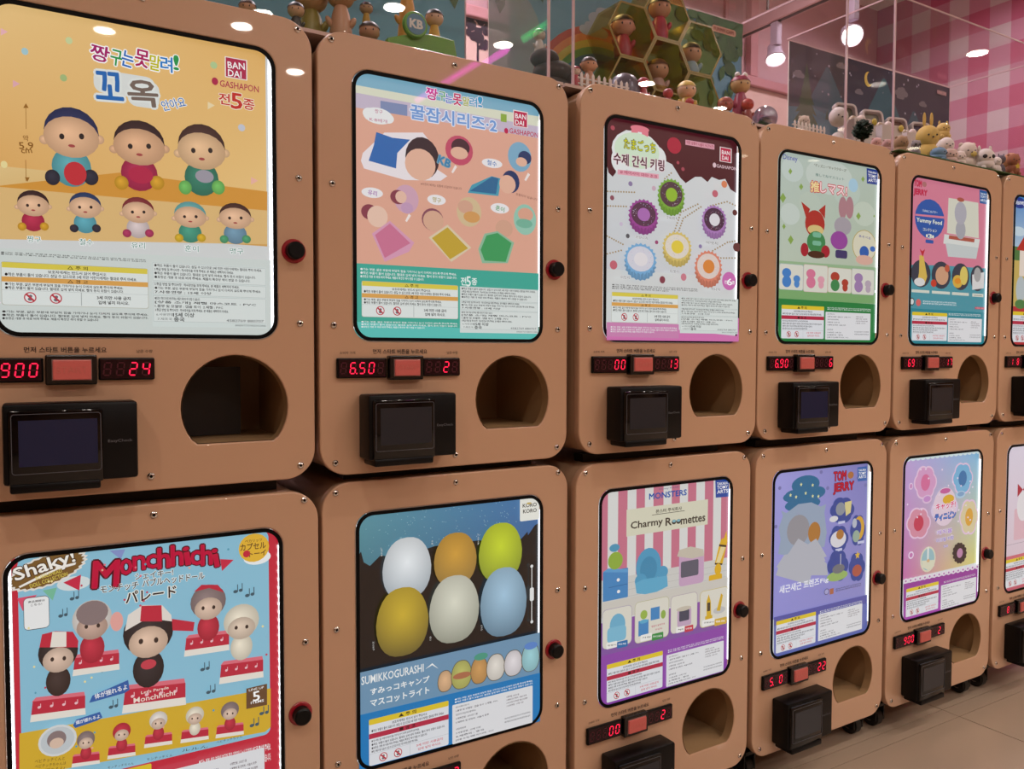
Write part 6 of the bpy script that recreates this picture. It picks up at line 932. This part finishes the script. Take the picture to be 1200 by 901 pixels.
# ------------------------------------------------------------------ display cases
M_MAT = mat('green_turf', '4a6a3c', .9, var=.3, scale=200, bump=.5)
def case(x0, x1, label, art, seed, zt=1.94):
    y0, y1 = .04, .387; t = empty('display_case', (x0, y0, TOP), label, 'display case', 'clear acrylic display cases')
    w, d, h = x1-x0, y1-y0, zt-TOP; th = .004
    link('pane', boxmesh(0, w, 0, th, .008, h-th), M_ACR, t); link('pane', boxmesh(0, th, th, d, .008, h-th), M_ACR, t); link('pane', boxmesh(w-th, w, th, d, .008, h-th), M_ACR, t)
    link('lid', boxmesh(0, w, 0, d, h-th, h), M_ACR, t)
    link('base_plate', boxmesh(-.02 if x0 < 1.9 else 0, w+.03, -.004, d, 0, .006), mat('case_base', 'c8b0a8', .4), t)
    link('turf_mat', boxmesh(-.012, w+.03, -.028 if x0 > 1.9 else .006, d-.005, .006, .008), M_MAT, t)
    for a in ((-.001, .0035, -.001, .0035, 0, h), (w-.0035, w+.001, -.001, .0035, 0, h), (0, w, -.001, .002, h-.0025, h+.001), (-.001, .002, 0, d, h-.003, h+.001), (w-.002, w+.001, 0, d, h-.003, h+.001), (0, w, d-.002, d, h-.003, h+.001), (w-.003, w+.0005, d-.003, d, .008, h)):
        link('polished_edge', boxmesh(*a), M_EDGE, t)
    link('backdrop_board', boxmesh(.004, w-.004, d-.004, d-.001, .008, h-.006), M_WHITE, t)
    p_ = Print(); random.seed(seed); art(p_, (w-.008)*1000, (h-.014)*1000)
    lo, hi, tp, bt = 0, w-.008, 0, -(h-.014)
    p_.v = [(min(max(a, lo), hi), y_, min(max(c_, bt), tp)) for a, y_, c_ in p_.v]
    p_.build('backdrop_print', M_BOARD, t, (.004, d-.0042, h-.006)); return t
def leaf(p_, x, y, s_, a, c):
    ca, sa = math.cos(a), math.sin(a); pts = [(0, -s_), (s_*.42, -s_*.35), (s_*.45, s_*.2), (0, s_), (-s_*.45, s_*.2), (-s_*.42, -s_*.35)]
    p_.poly([(x+q[0]*ca-q[1]*sa, y+q[0]*sa+q[1]*ca) for q in pts], hx(c))
def cloud(p_, x, y, s_, c):
    for dx, dy, k in ((0, 0, 1), (-.8, .25, .65), (.85, .2, .7), (.3, -.5, .6), (-.4, -.4, .5)): p_.ell(x+dx*s_, y+dy*s_*.7, s_*k, s_*k*.62, hx(c))
def art_left(p_, w, h):
    p_.grad(0, 0, w, h, ('3c6a8c', '4a86a4', '4c7a8c', '5c98ac')); p_.rect(0, h-60, w, h, hx('3a5c3c'))
    for i in range(7): cloud(p_, random.uniform(0, w), random.uniform(0, h*.6), random.uniform(20, 45), '7aa4b4')
    for i in range(9): p_.poly([(40+i*90, h-60), (75+i*90, h-100), (110+i*90, h-60)], hx('3c5c48'))
    for i in range(5): leaf(p_, w-random.uniform(0, 40), random.uniform(0, 140), 26, random.uniform(-.5, .5), '3c5c3a')
def art_mid(p_, w, h):
    p_.grad(0, 0, w, h, ('5c8494', '5088b0', '5a8494', '6c9cc0')); p_.ell(60, 200, 90, 130, hx('78888c'))
    for i, c in enumerate(('9c4a3c', 'b8784a', 'a8a04c', '5c8c50', '3c6c88', '38486c')): p_.ell(330, 330, 222-i*17, 222-i*17, hx(c), 48)
    p_.ell(330, 330, 120, 120, hx('5f92ac'), 40)
    for x, y, s_ in ((345, 85, 42), (300, 120, 30), (640, 330, 50), (560, 300, 34), (700, 290, 40), (760, 350, 40), (100, 60, 30)): cloud(p_, x, y, s_, '8c9cac')
    for x, y in ((15, 10), (40, 25), (75, 8), (100, 30), (60, 60), (20, 75), (130, 8), (55, 25), (155, 20), (215, 22), (30, 110), (140, 60)): leaf(p_, x, y, 30, random.uniform(-.6, .6), '3c5c48')
    for i in range(90):
        x = w-abs(random.gauss(0, 95)); y = abs(random.gauss(0, 65)); 
        if y < 190-(w-x)*.72: p_.ell(x, y, random.uniform(14, 26), random.uniform(12, 22), hx(random.choice(['2f5838', '35603c', '2c5036'])), 9)
    for x, y in ((w-170, 150), (w-120, 180), (w-120, 225), (w-60, 215), (w-45, 190), (w-175, 240), (w-15, 230), (w-200, 110), (w-80, 150), (w-30, 150)): leaf(p_, x, y, 24, random.uniform(-.4, .4), '35603c')
    p_.rect(w-120, 24, w-28, 42, hx('b8887c'), 8); p_.text(w-74, 33, 78, 10, 0, 'FUNNY CAPS', 'a83848', 3)
def art_night(p_, w, h):
    p_.grad(0, 0, w, h, ('2c2238', '302444', '2a2440', '32264a'))
    def mtn(x, top, wd, c): p_.poly([(x-wd, h), (x-wd*.45, top+(h-top)*.4), (x-8, top+2), (x, top), (x+9, top+4), (x+wd*.5, top+(h-top)*.42), (x+wd, h)], hx(c))
    mtn(175, 45, 230, '2c4c64'); mtn(455, 30, 230, '2e5468'); mtn(620, 110, 170, '2c4a62'); mtn(310, 160, 140, '28445c')
    p_.poly([(0, 190), (110, 178), (260, 205), (420, 230), (w, 250), (w, h), (0, h)], hx('305c74')); p_.rect(0, 270, w, h, hx('38543c'))
    for i in range(11): x = 175+i*17; s_ = random.uniform(18, 40); p_.poly([(x-8, 205), (x, 205-s_), (x+8, 205)], hx('2c443c'))
    for cx, by, hh, ww in ((78, 262, 210, 52), (725, 280, 190, 30)):
        for k in range(6):
            y = by-hh*k/7; s_ = ww*1.35*(1-k/6.3); p_.poly([(cx-s_, y), (cx, y-hh/3.2), (cx+s_, y), (cx+s_*.5, y-6), (cx, y+5), (cx-s_*.5, y-6)], hx('334634'))
    p_.ell(372, 48, 20, 24, hx('c8b45c')); p_.ell(381, 43, 16, 20, hx('2c2440'))
    for x, y, s_ in ((40, 90, 18), (235, 30, 15), (325, 95, 14), (545, 60, 24), (665, 80, 15), (540, 75, 14)): cloud(p_, x, y, s_, '6c6474')
    for i in range(26): x = random.uniform(0, w); y = random.uniform(8, 130); p_.op(('star', x, y, random.uniform(2.5, 6), '9c98b4'))
    p_.rect(w-78, 18, w-22, 32, hx('94707c'), 3); p_.text(w-50, 25, 50, 8, 0, 'FUNNY CAPS', 'c8a0a8', 1)
case(.075, .905, 'clear acrylic display case at far left holding figures before a blue scene', art_left, 3)
case(.96, 1.79, 'clear acrylic display case with rainbow sky backdrop and yellow honeycomb stand', art_mid, 4)
case(1.98, 2.81, 'clear acrylic display case with night mountain backdrop and white open boxes', art_night, 5, 1.935)
# wall stickers on the lower pale wall
def tree_sticker(x, z, s_, label):
    p_ = Print(); random.seed(int(x*100)); dk = hx('341a30')
    p_.poly([(-3*s_, 70*s_), (-2*s_, 0), (3*s_, 0), (4*s_, 70*s_)], dk); p_.poly([(0, 30*s_), (22*s_, 5*s_), (25*s_, 9*s_), (2*s_, 38*s_)], dk)
    for i in range(34): a = random.random()*6.28; q = random.random()**.5; p_.ell(q*30*s_*math.cos(a), -14*s_+q*34*s_*math.sin(a), random.uniform(6, 11)*s_, random.uniform(5, 10)*s_, dk, 8)
    for i in range(10): p_.ell(random.uniform(8, 26)*s_, random.uniform(14, 30)*s_, 6*s_, 6*s_, dk, 8)
    o = p_.build('tree_sticker', M_PAINT, None, (x, 1.514, z)); tag(o, label, 'wall sticker', 'dark tree stickers on the back wall')
tree_sticker(1.55, 2.235, 1.6, 'dark plum tree silhouette sticker on pale wall, right one of the pair')
tree_sticker(1.45, 2.262, 1.5, 'dark plum tree silhouette sticker on pale wall, beside the green sign')
# ------------------------------------------------------------------ toys
bm = bmesh.new(); bmesh.ops.create_uvsphere(bm, u_segments=20, v_segments=12, radius=1); BALL = smoothed(tomesh(bm), 180)
def ball(name, c, par, loc, sc, rough=.4, rot=None):
    k = 'toy_'+c+str(rough); m_ = mat(k, c, rough, coat=.2); kk = ('ball', k)
    if kk not in ME: ME[kk] = BALL.copy(); ME[kk].materials.append(m_)
    return link(name, ME[kk], None, par, loc, sc, rot)
DS = ME.setdefault('dummy', None)
FL = TOP+.008
def figure(x, y, zt, w, head, body, hair, label, leg=None, group='toy figures in the acrylic cases', ears=None, prop=None, base=None, hood=False):
    h = zt-(base or FL); t = empty('toy_figure', (x, y, base or FL), label, 'toy figure', group, -.35); R = w/2
    hz = h-R*.95; bh = max(hz-R*.7, R*.5)
    # body as a lathe
    me = smoothed(lathe([(R*.45, 0), (R*.74, bh*.12), (R*.8, bh*.4), (R*.62, bh*.8), (R*.35, bh*1.05)], 18)); link('body', me, mat('toy_'+body+'0.4', body, .4, coat=.2), t)
    ball('head', head, t, (0, 0, hz), (R, R*.92, R*.9))
    if hair:
        hm = BALL.copy(); bmh = bmesh.new(); bmh.from_mesh(hm); cut = [v for v in bmh.verts if (v.co.z < .25 and v.co.y < .15) or v.co.z < -.45]; bmesh.ops.delete(bmh, geom=cut, context='VERTS'); bmh.to_mesh(hm); bmh.free()
        hm.materials.clear(); link('hood' if hood else 'hair', hm, mat('toy_'+hair+'0.5', hair, .5), t, (0, R*.04, hz+R*.03), (R*1.06, R*1.0, R*.98))
    if hood: ball('hood_bump', 'e8e0dc', t, (-R*.45, -R*.2, hz+R*.95), R*.28); ball('hood_bump', 'e8e0dc', t, (R*.35, -R*.2, hz+R*.95), R*.28)
    for s_ in (-1, 1):
        ball('arm', body, t, (s_*R*.78, -R*.2, bh*.62), (R*.22, R*.24, R*.45), rot=(0, s_*.5, 0))
        ball('foot', leg or body, t, (s_*R*.34, -R*.2, R*.14), (R*.26, R*.36, R*.16))
        ball('eye', '241c20', t, (s_*R*.34, -R*.84, hz-R*.02), (R*.08, R*.05, R*.11))
    if ears:
        for s_ in (-1, 1): ball('ear', ears, t, (s_*R*.95, 0, hz-R*.05), (R*.2, R*.12, R*.24))
    if prop: ball('held_ball', prop, t, (0, -R*.75, bh*.6), R*.45)
    return t
G0 = 'toy figures in the left display case'; G1 = 'toy figures in the rainbow display case'
figure(.359, .12, 1.588, .028, 'b88868', '8a3030', '3a2420', 'small dark haired toy figure in red, leftmost on the case floor', group=G0)
figure(.434, .1, 1.593, .028, 'c09878', '30302c', '201c24', 'small black haired toy figure between two larger tan heads', group=G0)
figure(.479, .16, 1.66, .058, 'b48458', '8c8030', None, 'large tan headed toy figure in olive green behind the black haired one', group=G0)
figure(.519, .12, 1.655, .050, 'b0805c', 'c09070', None, 'tall plain tan toy figure above the gap between the first two machines', group=G0, ears='b0805c')
figure(.564, .1, 1.588, .036, 'b8886c', 'a07860', '3a2c24', 'low tan toy figure with only its head above the machine edge', group=G0)
figure(.645, .12, 1.70, .044, 'bc8c70', 'c88c30', '241c1c', 'toy figure in yellow shirt standing behind the green sign', group=G0, leg='30303a')
figure(.700, .12, 1.646, .034, 'd0a890', 'c89c30', '1c1a1c', 'spiky dark haired toy figure in yellow behind right end of green sign', group=G0)
# riser stand with the small standing figure
rs_ = empty('riser_stand', (.56, .2, FL), 'clear acrylic stepped riser stand in the left case', 'display stand')
for i, (a, z) in enumerate(((0, .03), (.05, .065), (.1, .10))): link('step', boxmesh(0, .13, a, a+.05, z, z+.003), acrylic('smoke_acrylic', 'b8c8c8', .1), rs_); link('side', boxmesh(0, .003, a, a+.05, 0, z), acrylic('smoke_acrylic'), rs_); link('side', boxmesh(.127, .13, a, a+.05, 0, z), acrylic('smoke_acrylic'), rs_)
figure(.625, .275, 1.70, .026, 'c09878', 'c09830', '2c2420', 'small toy figure in yellow shirt and blue trousers standing on the clear riser', leg='28344c', group=G0, base=FL+.0681)
# green KB sign
sg = empty('green_sign', (.65, .07, FL), 'rounded bright green stand with a KB disc at the case front', 'sign')
pts = []
for i in range(25):
    s_ = i/24; x = -.066+s_*.134; z = .022+.022*math.sin(min(1, s_*1.15)*math.pi*.62); pts.append((x, z))
loop = [(.068, 0)]+[(.068, .016)]+[(p_[0], p_[1]) for p_ in pts[::-1] if p_[0] < .064]+[(-.066, 0)]
link('board', plate([loop], -.008, .008, bev=.002), mat('sign_green', '5a9420', .35, coat=.4), sg)
dm = ylathe([(.023, 0), (.023, -.006), (.021, -.008)]); dk = link('disc', dm, mat('sign_green2', '5c9c38', .35, coat=.3), sg, (-.017, -.008, .052)); link('disc_face', ylathe([(.018, -.0082), (.018, -.0088)]), mat('sign_blue', '50809c', .4), dk)
lettering('KB', -.013, .013, 0, .016, 4, mat('sign_cream', 'd0d0cc', .4), dk, y=-.0092)
# middle case
figure(.998, .22, 1.706, .028, 'd8c8b8', 'e0d8d0', '5a3828', 'small white bodied toy figure sitting on top of the brown rock', group=G1, base=1.645)
rk = empty('toy_rock', (1.014, .2, FL), 'stacked brown display rock inside the rainbow case', 'rock ornament')
for nm, lo_, sc_ in (('boulder', (0, 0, .03), (.06, .05, .04)), ('boulder', (.01, .0, .075), (.05, .04, .03)), ('boulder', (-.015, 0, .105), (.032, .03, .02)), ('boulder', (.045, -.02, .045), (.03, .03, .05))):
    o = ball(nm, '4a3c34', rk, lo_, sc_, .8)
figure(1.043, .1, 1.617, .034, 'c89070', 'b88060', '3a2c28', 'tan headed toy figure behind the left end of the white picket fence', group=G1, ears='c89070')
figure(1.003, .09, 1.588, .02, 'e0c0b0', 'a83040', '8a2430', 'tiny red haired toy figure behind first fence pickets', group=G1)
def fence(x0, x1, y, zt, n, label):
    t = empty('picket_fence', (x0, y, FL), label, 'toy fence', 'miniature white fences'); L_ = x1-x0; wm = mat('fence_white', 'd8ccc8', .5); h = zt-FL
    for z in (h*.35, h*.65): link('rail', boxmesh(0, L_, .001, .003, z, z+.003), wm, t)
    bm_ = bmesh.new(); vs = [bm_.verts.new(c_) for c_ in [(-.003, -.001, 0), (.003, -.001, 0), (.003, -.001, h*.88), (0, -.001, h), (-.003, -.001, h*.88), (-.003, .001, 0), (.003, .001, 0), (.003, .001, h*.88), (0, .001, h), (-.003, .001, h*.88)]]
    bm_.faces.new(vs[:5]); bm_.faces.new(vs[5:][::-1])
    for i in range(5): bm_.faces.new((vs[i], vs[(i+1) % 5], vs[5+(i+1) % 5], vs[5+i]))
    me = tomesh(bm_)
    for i in range(n): link('picket', me, wm, t, (L_*(i+.5)/n, 0, 0))
fence(.99, 1.12, .062, 1.568, 9, 'miniature white picket fence at the left front of the rainbow case')
fence(1.615, 1.735, .056, 1.564, 9, 'miniature white picket fence in front of the night scene board left end')
dg = smoothed(lathe([(.034, 0), (.036, .03), (.033, .05), (.024, .064), (.01, .0715), (.001, .073)], 28)); o = link('sequin_dome', dg, mat('sequin', '5a5460', .35, metal=.4, var=.9, scale=420), None, (1.144, .11, FL)); tag(o, 'grey glittering dome ornament right of the picket fence', 'ornament')
figure(1.172, .08, 1.592, .026, 'c04850', 'a83038', '9c2030', 'tiny all red toy figure right of the glittering dome', group=G1)
figure(1.224, .06, 1.572, .022, 'b83840', 'a03038', 'a02430', 'tiny red toy head just above the middle machine edge', group=G1)
figure(1.296, .08, 1.606, .042, 'd8ac8c', 'c8a040', 'c8a850', 'toy figure in a yellow hood holding a red ball', group=G1, prop='b03038', hood=False)
figure(1.405, .07, 1.586, .036, 'a85848', 'c8b8a0', '9c4034', 'small red and cream toy creature left of the crimson hooded figure', group=G1)
figure(1.468, .085, 1.650, .046, 'c8a070', '98244c', '8c1c40', 'tall toy figure in a crimson hood with two white bumps', group=G1, hood=True, leg='4a7a3c')
figure(1.457, .052, 1.586, .028, 'b83c30', '8a3028', 'a82c28', 'small red faced toy figure in front of the crimson hooded one', group=G1)
cb = empty('clear_capsule', (1.54, .075, FL), 'transparent round capsule ball with a dark toy inside at the case corner', 'capsule'); M_CB = acrylic('capsule_clear', 'c8c4d8', .25)
sh = BALL.copy(); sh.materials.append(M_CB); link('shell', sh, None, cb, (0, 0, .029), .029); ball('toy', '30303c', cb, (0, 0, .02), (.016, .014, .014))
# honeycomb stand
M_YEL = acrylic('yellow_acrylic', 'f2e8b4', .06); hc = empty('honeycomb_stand', (1.39, .25, FL), 'tall translucent yellow honeycomb display stand with figures in its cells', 'display stand')
RH = .073
def hexpts(cx, cz, R_): return [(cx+R_*math.cos(math.radians(60*i)), cz+R_*math.sin(math.radians(60*i))) for i in range(6)]
cells = [(1.39, 1.705), (1.39, 1.832), (1.50, 1.769), (1.50, 1.642), (1.28, 1.769), (1.28, 1.642), (1.39, 1.595)]
for i, (cx, cz) in enumerate(cells):
    a_ = hexpts(cx-1.39, cz-FL, RH); bb_ = hexpts(cx-1.39, cz-FL, RH*.93)
    if i == 6: a_ = [(x_, max(z_, 0)) for x_, z_ in a_]; bb_ = [(x_, max(z_, .004)) for x_, z_ in bb_]
    bm_, rs2 = vring([(a_, 0), (a_, .085), (bb_, .085), (bb_, 0), (a_, 0)]); link('cell', tomesh(bm_), M_YEL, hc)
    bm_ = bmesh.new(); bm_.faces.new([bm_.verts.new((x_, .083, z_)) for x_, z_ in bb_]); link('cell_back', tomesh(bm_), M_YEL, hc)
    link('rim', plate([a_, bb_], -.0015, 0), mat('yellow_edge', '9c8844', .25), hc) if i < 6 else None
for x_, z_ in ((-.1, 0), (.1, 0)): link('foot', boxmesh(x_-.02, x_+.02, 0, .08, 0, 1.642-RH*.86-FL), M_YEL, hc)
def cz0_(i): return cells[i][1]-RH*.93*.866
G2 = 'toy figures inside the honeycomb cells'
figure(1.39, .285, cz0_(0)+.088, .056, 'c89878', 'b89890', '5a3828', 'toy figure with raised tan arm in the central honeycomb cell', group=G2, base=cz0_(0))
figure(1.395, .285, cz0_(1)+.112, .056, 'c49078', 'a82848', '281c28', 'dark haired toy figure in a crimson shirt in the top honeycomb cell', group=G2, base=cz0_(1), leg='b89838')
figure(1.50, .285, cz0_(2)+.085, .056, 'c89c80', '8cacbc', '241c20', 'dark haired toy figure in pale blue in the upper right honeycomb cell', group=G2, base=cz0_(2))
figure(1.28, .285, cz0_(4)+.108, .056, 'c8907c', '9c2434', '2c2024', 'toy figure in red with white cap in the upper left honeycomb cell', group=G2, base=cz0_(4), ears='c8907c')
figure(1.50, .285, cz0_(3)+.07, .04, 'c0a080', '6c8c5c', '8a7c40', 'small toy figure in green in the lower right honeycomb cell', group=G2, base=cz0_(3))
# night case: flip-lid boxes
def flipbox(x, y, zt, w, inner, label):
    t = empty('flip_lid_box', (x, y, FL), label, 'gift box', 'open white boxes in the night scene case', -.25); h = zt-FL; bx = mat('box_white', 'd4c4c4', .5); bm_ = bmesh.new(); hw = w*.42; d_ = .07
    h *= .86
    box(bm_, -hw, hw, 0, .003, 0, h); box(bm_, -hw, hw, d_-.003, d_, 0, h); box(bm_, -hw, -hw+.003, .003, d_-.003, 0, h); box(bm_, hw-.003, hw, .003, d_-.003, 0, h); box(bm_, -hw+.003, hw-.003, .003, d_-.003, 0, .003)
    link('carton', tomesh(bm_), bx, t)
    lid = link('lid', plate([rrect(-hw-.002, 0, hw+.002, .068, .014, 5), rrect(-hw+.005, .006, hw-.005, .061, .010, 5)], -.010, .006, bev=.001), bx, t, (0, d_+.006, h), rot=(-.25, 0, 0))
    link('lid_back', boxmesh(-hw+.003, hw-.003, .0062, .0085, .003, .064), bx, lid)
    link('lid_picture', boxmesh(-hw+.0045, hw-.0045, .003, .006, .0055, .0615), mat('lidpic'+inner, inner, .5, var=.5, scale=60), lid)
    ball('inner_toy', 'd0b8b0', t, (hw*.3, .03, h), (.014, .014, .02)); ball('inner_toy', 'a89078', t, (-hw*.4, .035, h), (.013, .013, .017))
    ball('corner_star', 'c8b040', t, (hw*.8, -.004, h-.008), (.008, .004, .010))
for a in ((2.075, .19, 1.69, .085, '6a6450', 'open white box with olive inner lid, leftmost of the four beside the white cat doll'), (2.20, .19, 1.69, .085, '8a8478', 'open white box with pale grey inner lid, second from left'),
          (2.335, .20, 1.69, .085, '6a3c34', 'open white box with rusty red inner lid, right of the central pole'), (2.475, .21, 1.70, .085, '3c2450', 'open white box with purple inner lid, rightmost of the four')): flipbox(*a)
def plush(x, y, zt, w, c, label, ears='round', belly=None, mask=None, extra=None, group='small animal dolls in the night scene case', rz=-.5, base=None):
    b_ = base or FL; h = zt-b_; t = empty('animal_doll', (x, y, b_), label, 'animal doll', group, rz); R = w/2
    hr = min(R, h*.40)
    ball('body', c, t, (0, R*.15, h*.3), (R*.95, R*.95, h*.30), .7); hd = ball('head', c, t, (0, 0, h-hr*.95), (R*.92, R*.85, hr*.95), .7)
    for s_ in (-1, 1):
        if ears == 'round': ball('ear', c, t, (s_*R*.6, 0, h-hr*.25), R*.22, .7)
        elif ears == 'long': ball('ear', c, t, (s_*R*.3, 0, h+R*.45), (R*.14, R*.1, R*.6), .7)
        elif ears == 'point': ball('ear', c, t, (s_*R*.55, 0, h-hr*.05), (R*.16, R*.1, R*.34), .7)
        ball('eye', '1c1618', t, (s_*R*.34, -R*.76, h-hr*.95), R*.085, .3); ball('paw', c, t, (s_*R*.5, -R*.65, h*.12), (R*.24, R*.26, h*.11), .7)
        if mask: ball('eye_patch', mask, t, (s_*R*.36, -R*.7, h-hr*.98), (R*.26, R*.14, hr*.22), .7)
    ball('nose', '2c2022', t, (0, -R*.86, h-hr*1.15), R*.08, .3)
    if extra: ball(*extra[:2], t, (extra[2]*R, extra[3]*R, h+extra[4]*R), tuple(q*R for q in extra[5]), .6)
    return t
plush(2.012, .23, 1.70, .058, 'd8ccc8', 'smooth white snowman shaped doll left of the white boxes', 'none')
plush(1.689, .085, 1.592, .032, 'c8b4ac', 'small cream sheep doll behind the right picket fence', 'round')
plush(1.944, .062, 1.568, .030, 'd4a4a0', 'little pink pig doll right of the dark bush', 'round'); plush(1.995, .066, 1.572, .028, 'c89c98', 'second little pink pig doll right of the dark bush, by the pole', 'round')
plush(2.061, .07, 1.591, .042, '9c7858', 'brown sleeping bear doll just right of the pole', 'round'); plush(2.105, .055, 1.582, .028, '8a8084', 'black and white little doll left of the yellow rabbit', 'round', mask='1c1618')
plush(2.205, .085, 1.643, .068, 'd4b05c', 'large yellow rabbit doll with long ears', 'long')
plush(2.345, .125, 1.632, .052, 'dccfc8', 'white doll carrying a yellow faced doll on its head', 'none'); plush(2.345, .125, 1.680, .042, 'd8b468', 'yellow faced doll with orange ears on top of a white doll', 'point', base=1.633)
plush(2.295, .085, 1.622, .048, 'dcd0cc', 'white doll between the yellow rabbit and the stacked pair', 'none')
plush(2.193, .045, 1.572, .050, '6c8cac', 'small blue lying doll in front of the yellow rabbit', 'none', rz=.2); plush(2.254, .05, 1.577, .048, 'd8b8b0', 'small pinkish cream doll lying right of the blue one', 'round'); plush(2.305, .052, 1.578, .040, 'dccac4', 'small cream doll lying in front of the stacked pair', 'round')
plush(2.392, .08, 1.620, .060, 'dccac0', 'round cream bear doll left of the masked raccoon', 'round', extra=('scarf', 'c8b058', .2, -.8, -1.3, (.3, .2, .25)))
plush(2.421, .045, 1.598, .060, 'd8ccc8', 'white raccoon doll with dark eye patches', 'point', mask='2c2428'); plush(2.487, .046, 1.583, .030, 'dccfca', 'tiny white doll right of the masked raccoon', 'none')
plush(2.528, .055, 1.596, .028, '5c5260', 'dark grey doll left of the lion doll', 'point')
ln = plush(2.573, .045, 1.604, .044, '9c5c40', 'brown lion doll with orange mane and yellow star, rightmost on the turf', 'round')
ball('mane', 'c8845c', ln, (0, .006, .052), (.026, .014, .024), .7); bms = Print(); bms.op(('star', 0, 0, 10, 'd8b830')); bms.build('star', M_PAINT, ln, (0, -.024, .03))
# dark bush
bu = empty('toy_bush', (1.883, .06, FL), 'small dark green model bush left of the pole', 'model bush'); random.seed(8); bm_ = bmesh.new()
for i in range(420):
    a = random.random()*6.28; b_ = random.uniform(-1, 1); q = .024*random.random()**.4; c_ = Vector((q*math.cos(a)*math.sqrt(1-b_*b_), q*math.sin(a)*math.sqrt(1-b_*b_), .048+q*b_*1.1)); n_ = Vector((random.gauss(0, 1), random.gauss(0, 1), random.gauss(0, 1))).normalized()*.007; m2 = n_.orthogonal().normalized()*.005
    bm_.faces.new([bm_.verts.new(c_+q2) for q2 in (n_, m2, -n_, -m2)])
fo = link('foliage', tomesh(bm_), mat('bush_green', '142c18', .8), bu); fo['kind'] = 'stuff'; link('trunk', boxmesh(-.003, .003, -.003, .003, 0, .04), mat('bark', '3a2a1c', .8), bu)
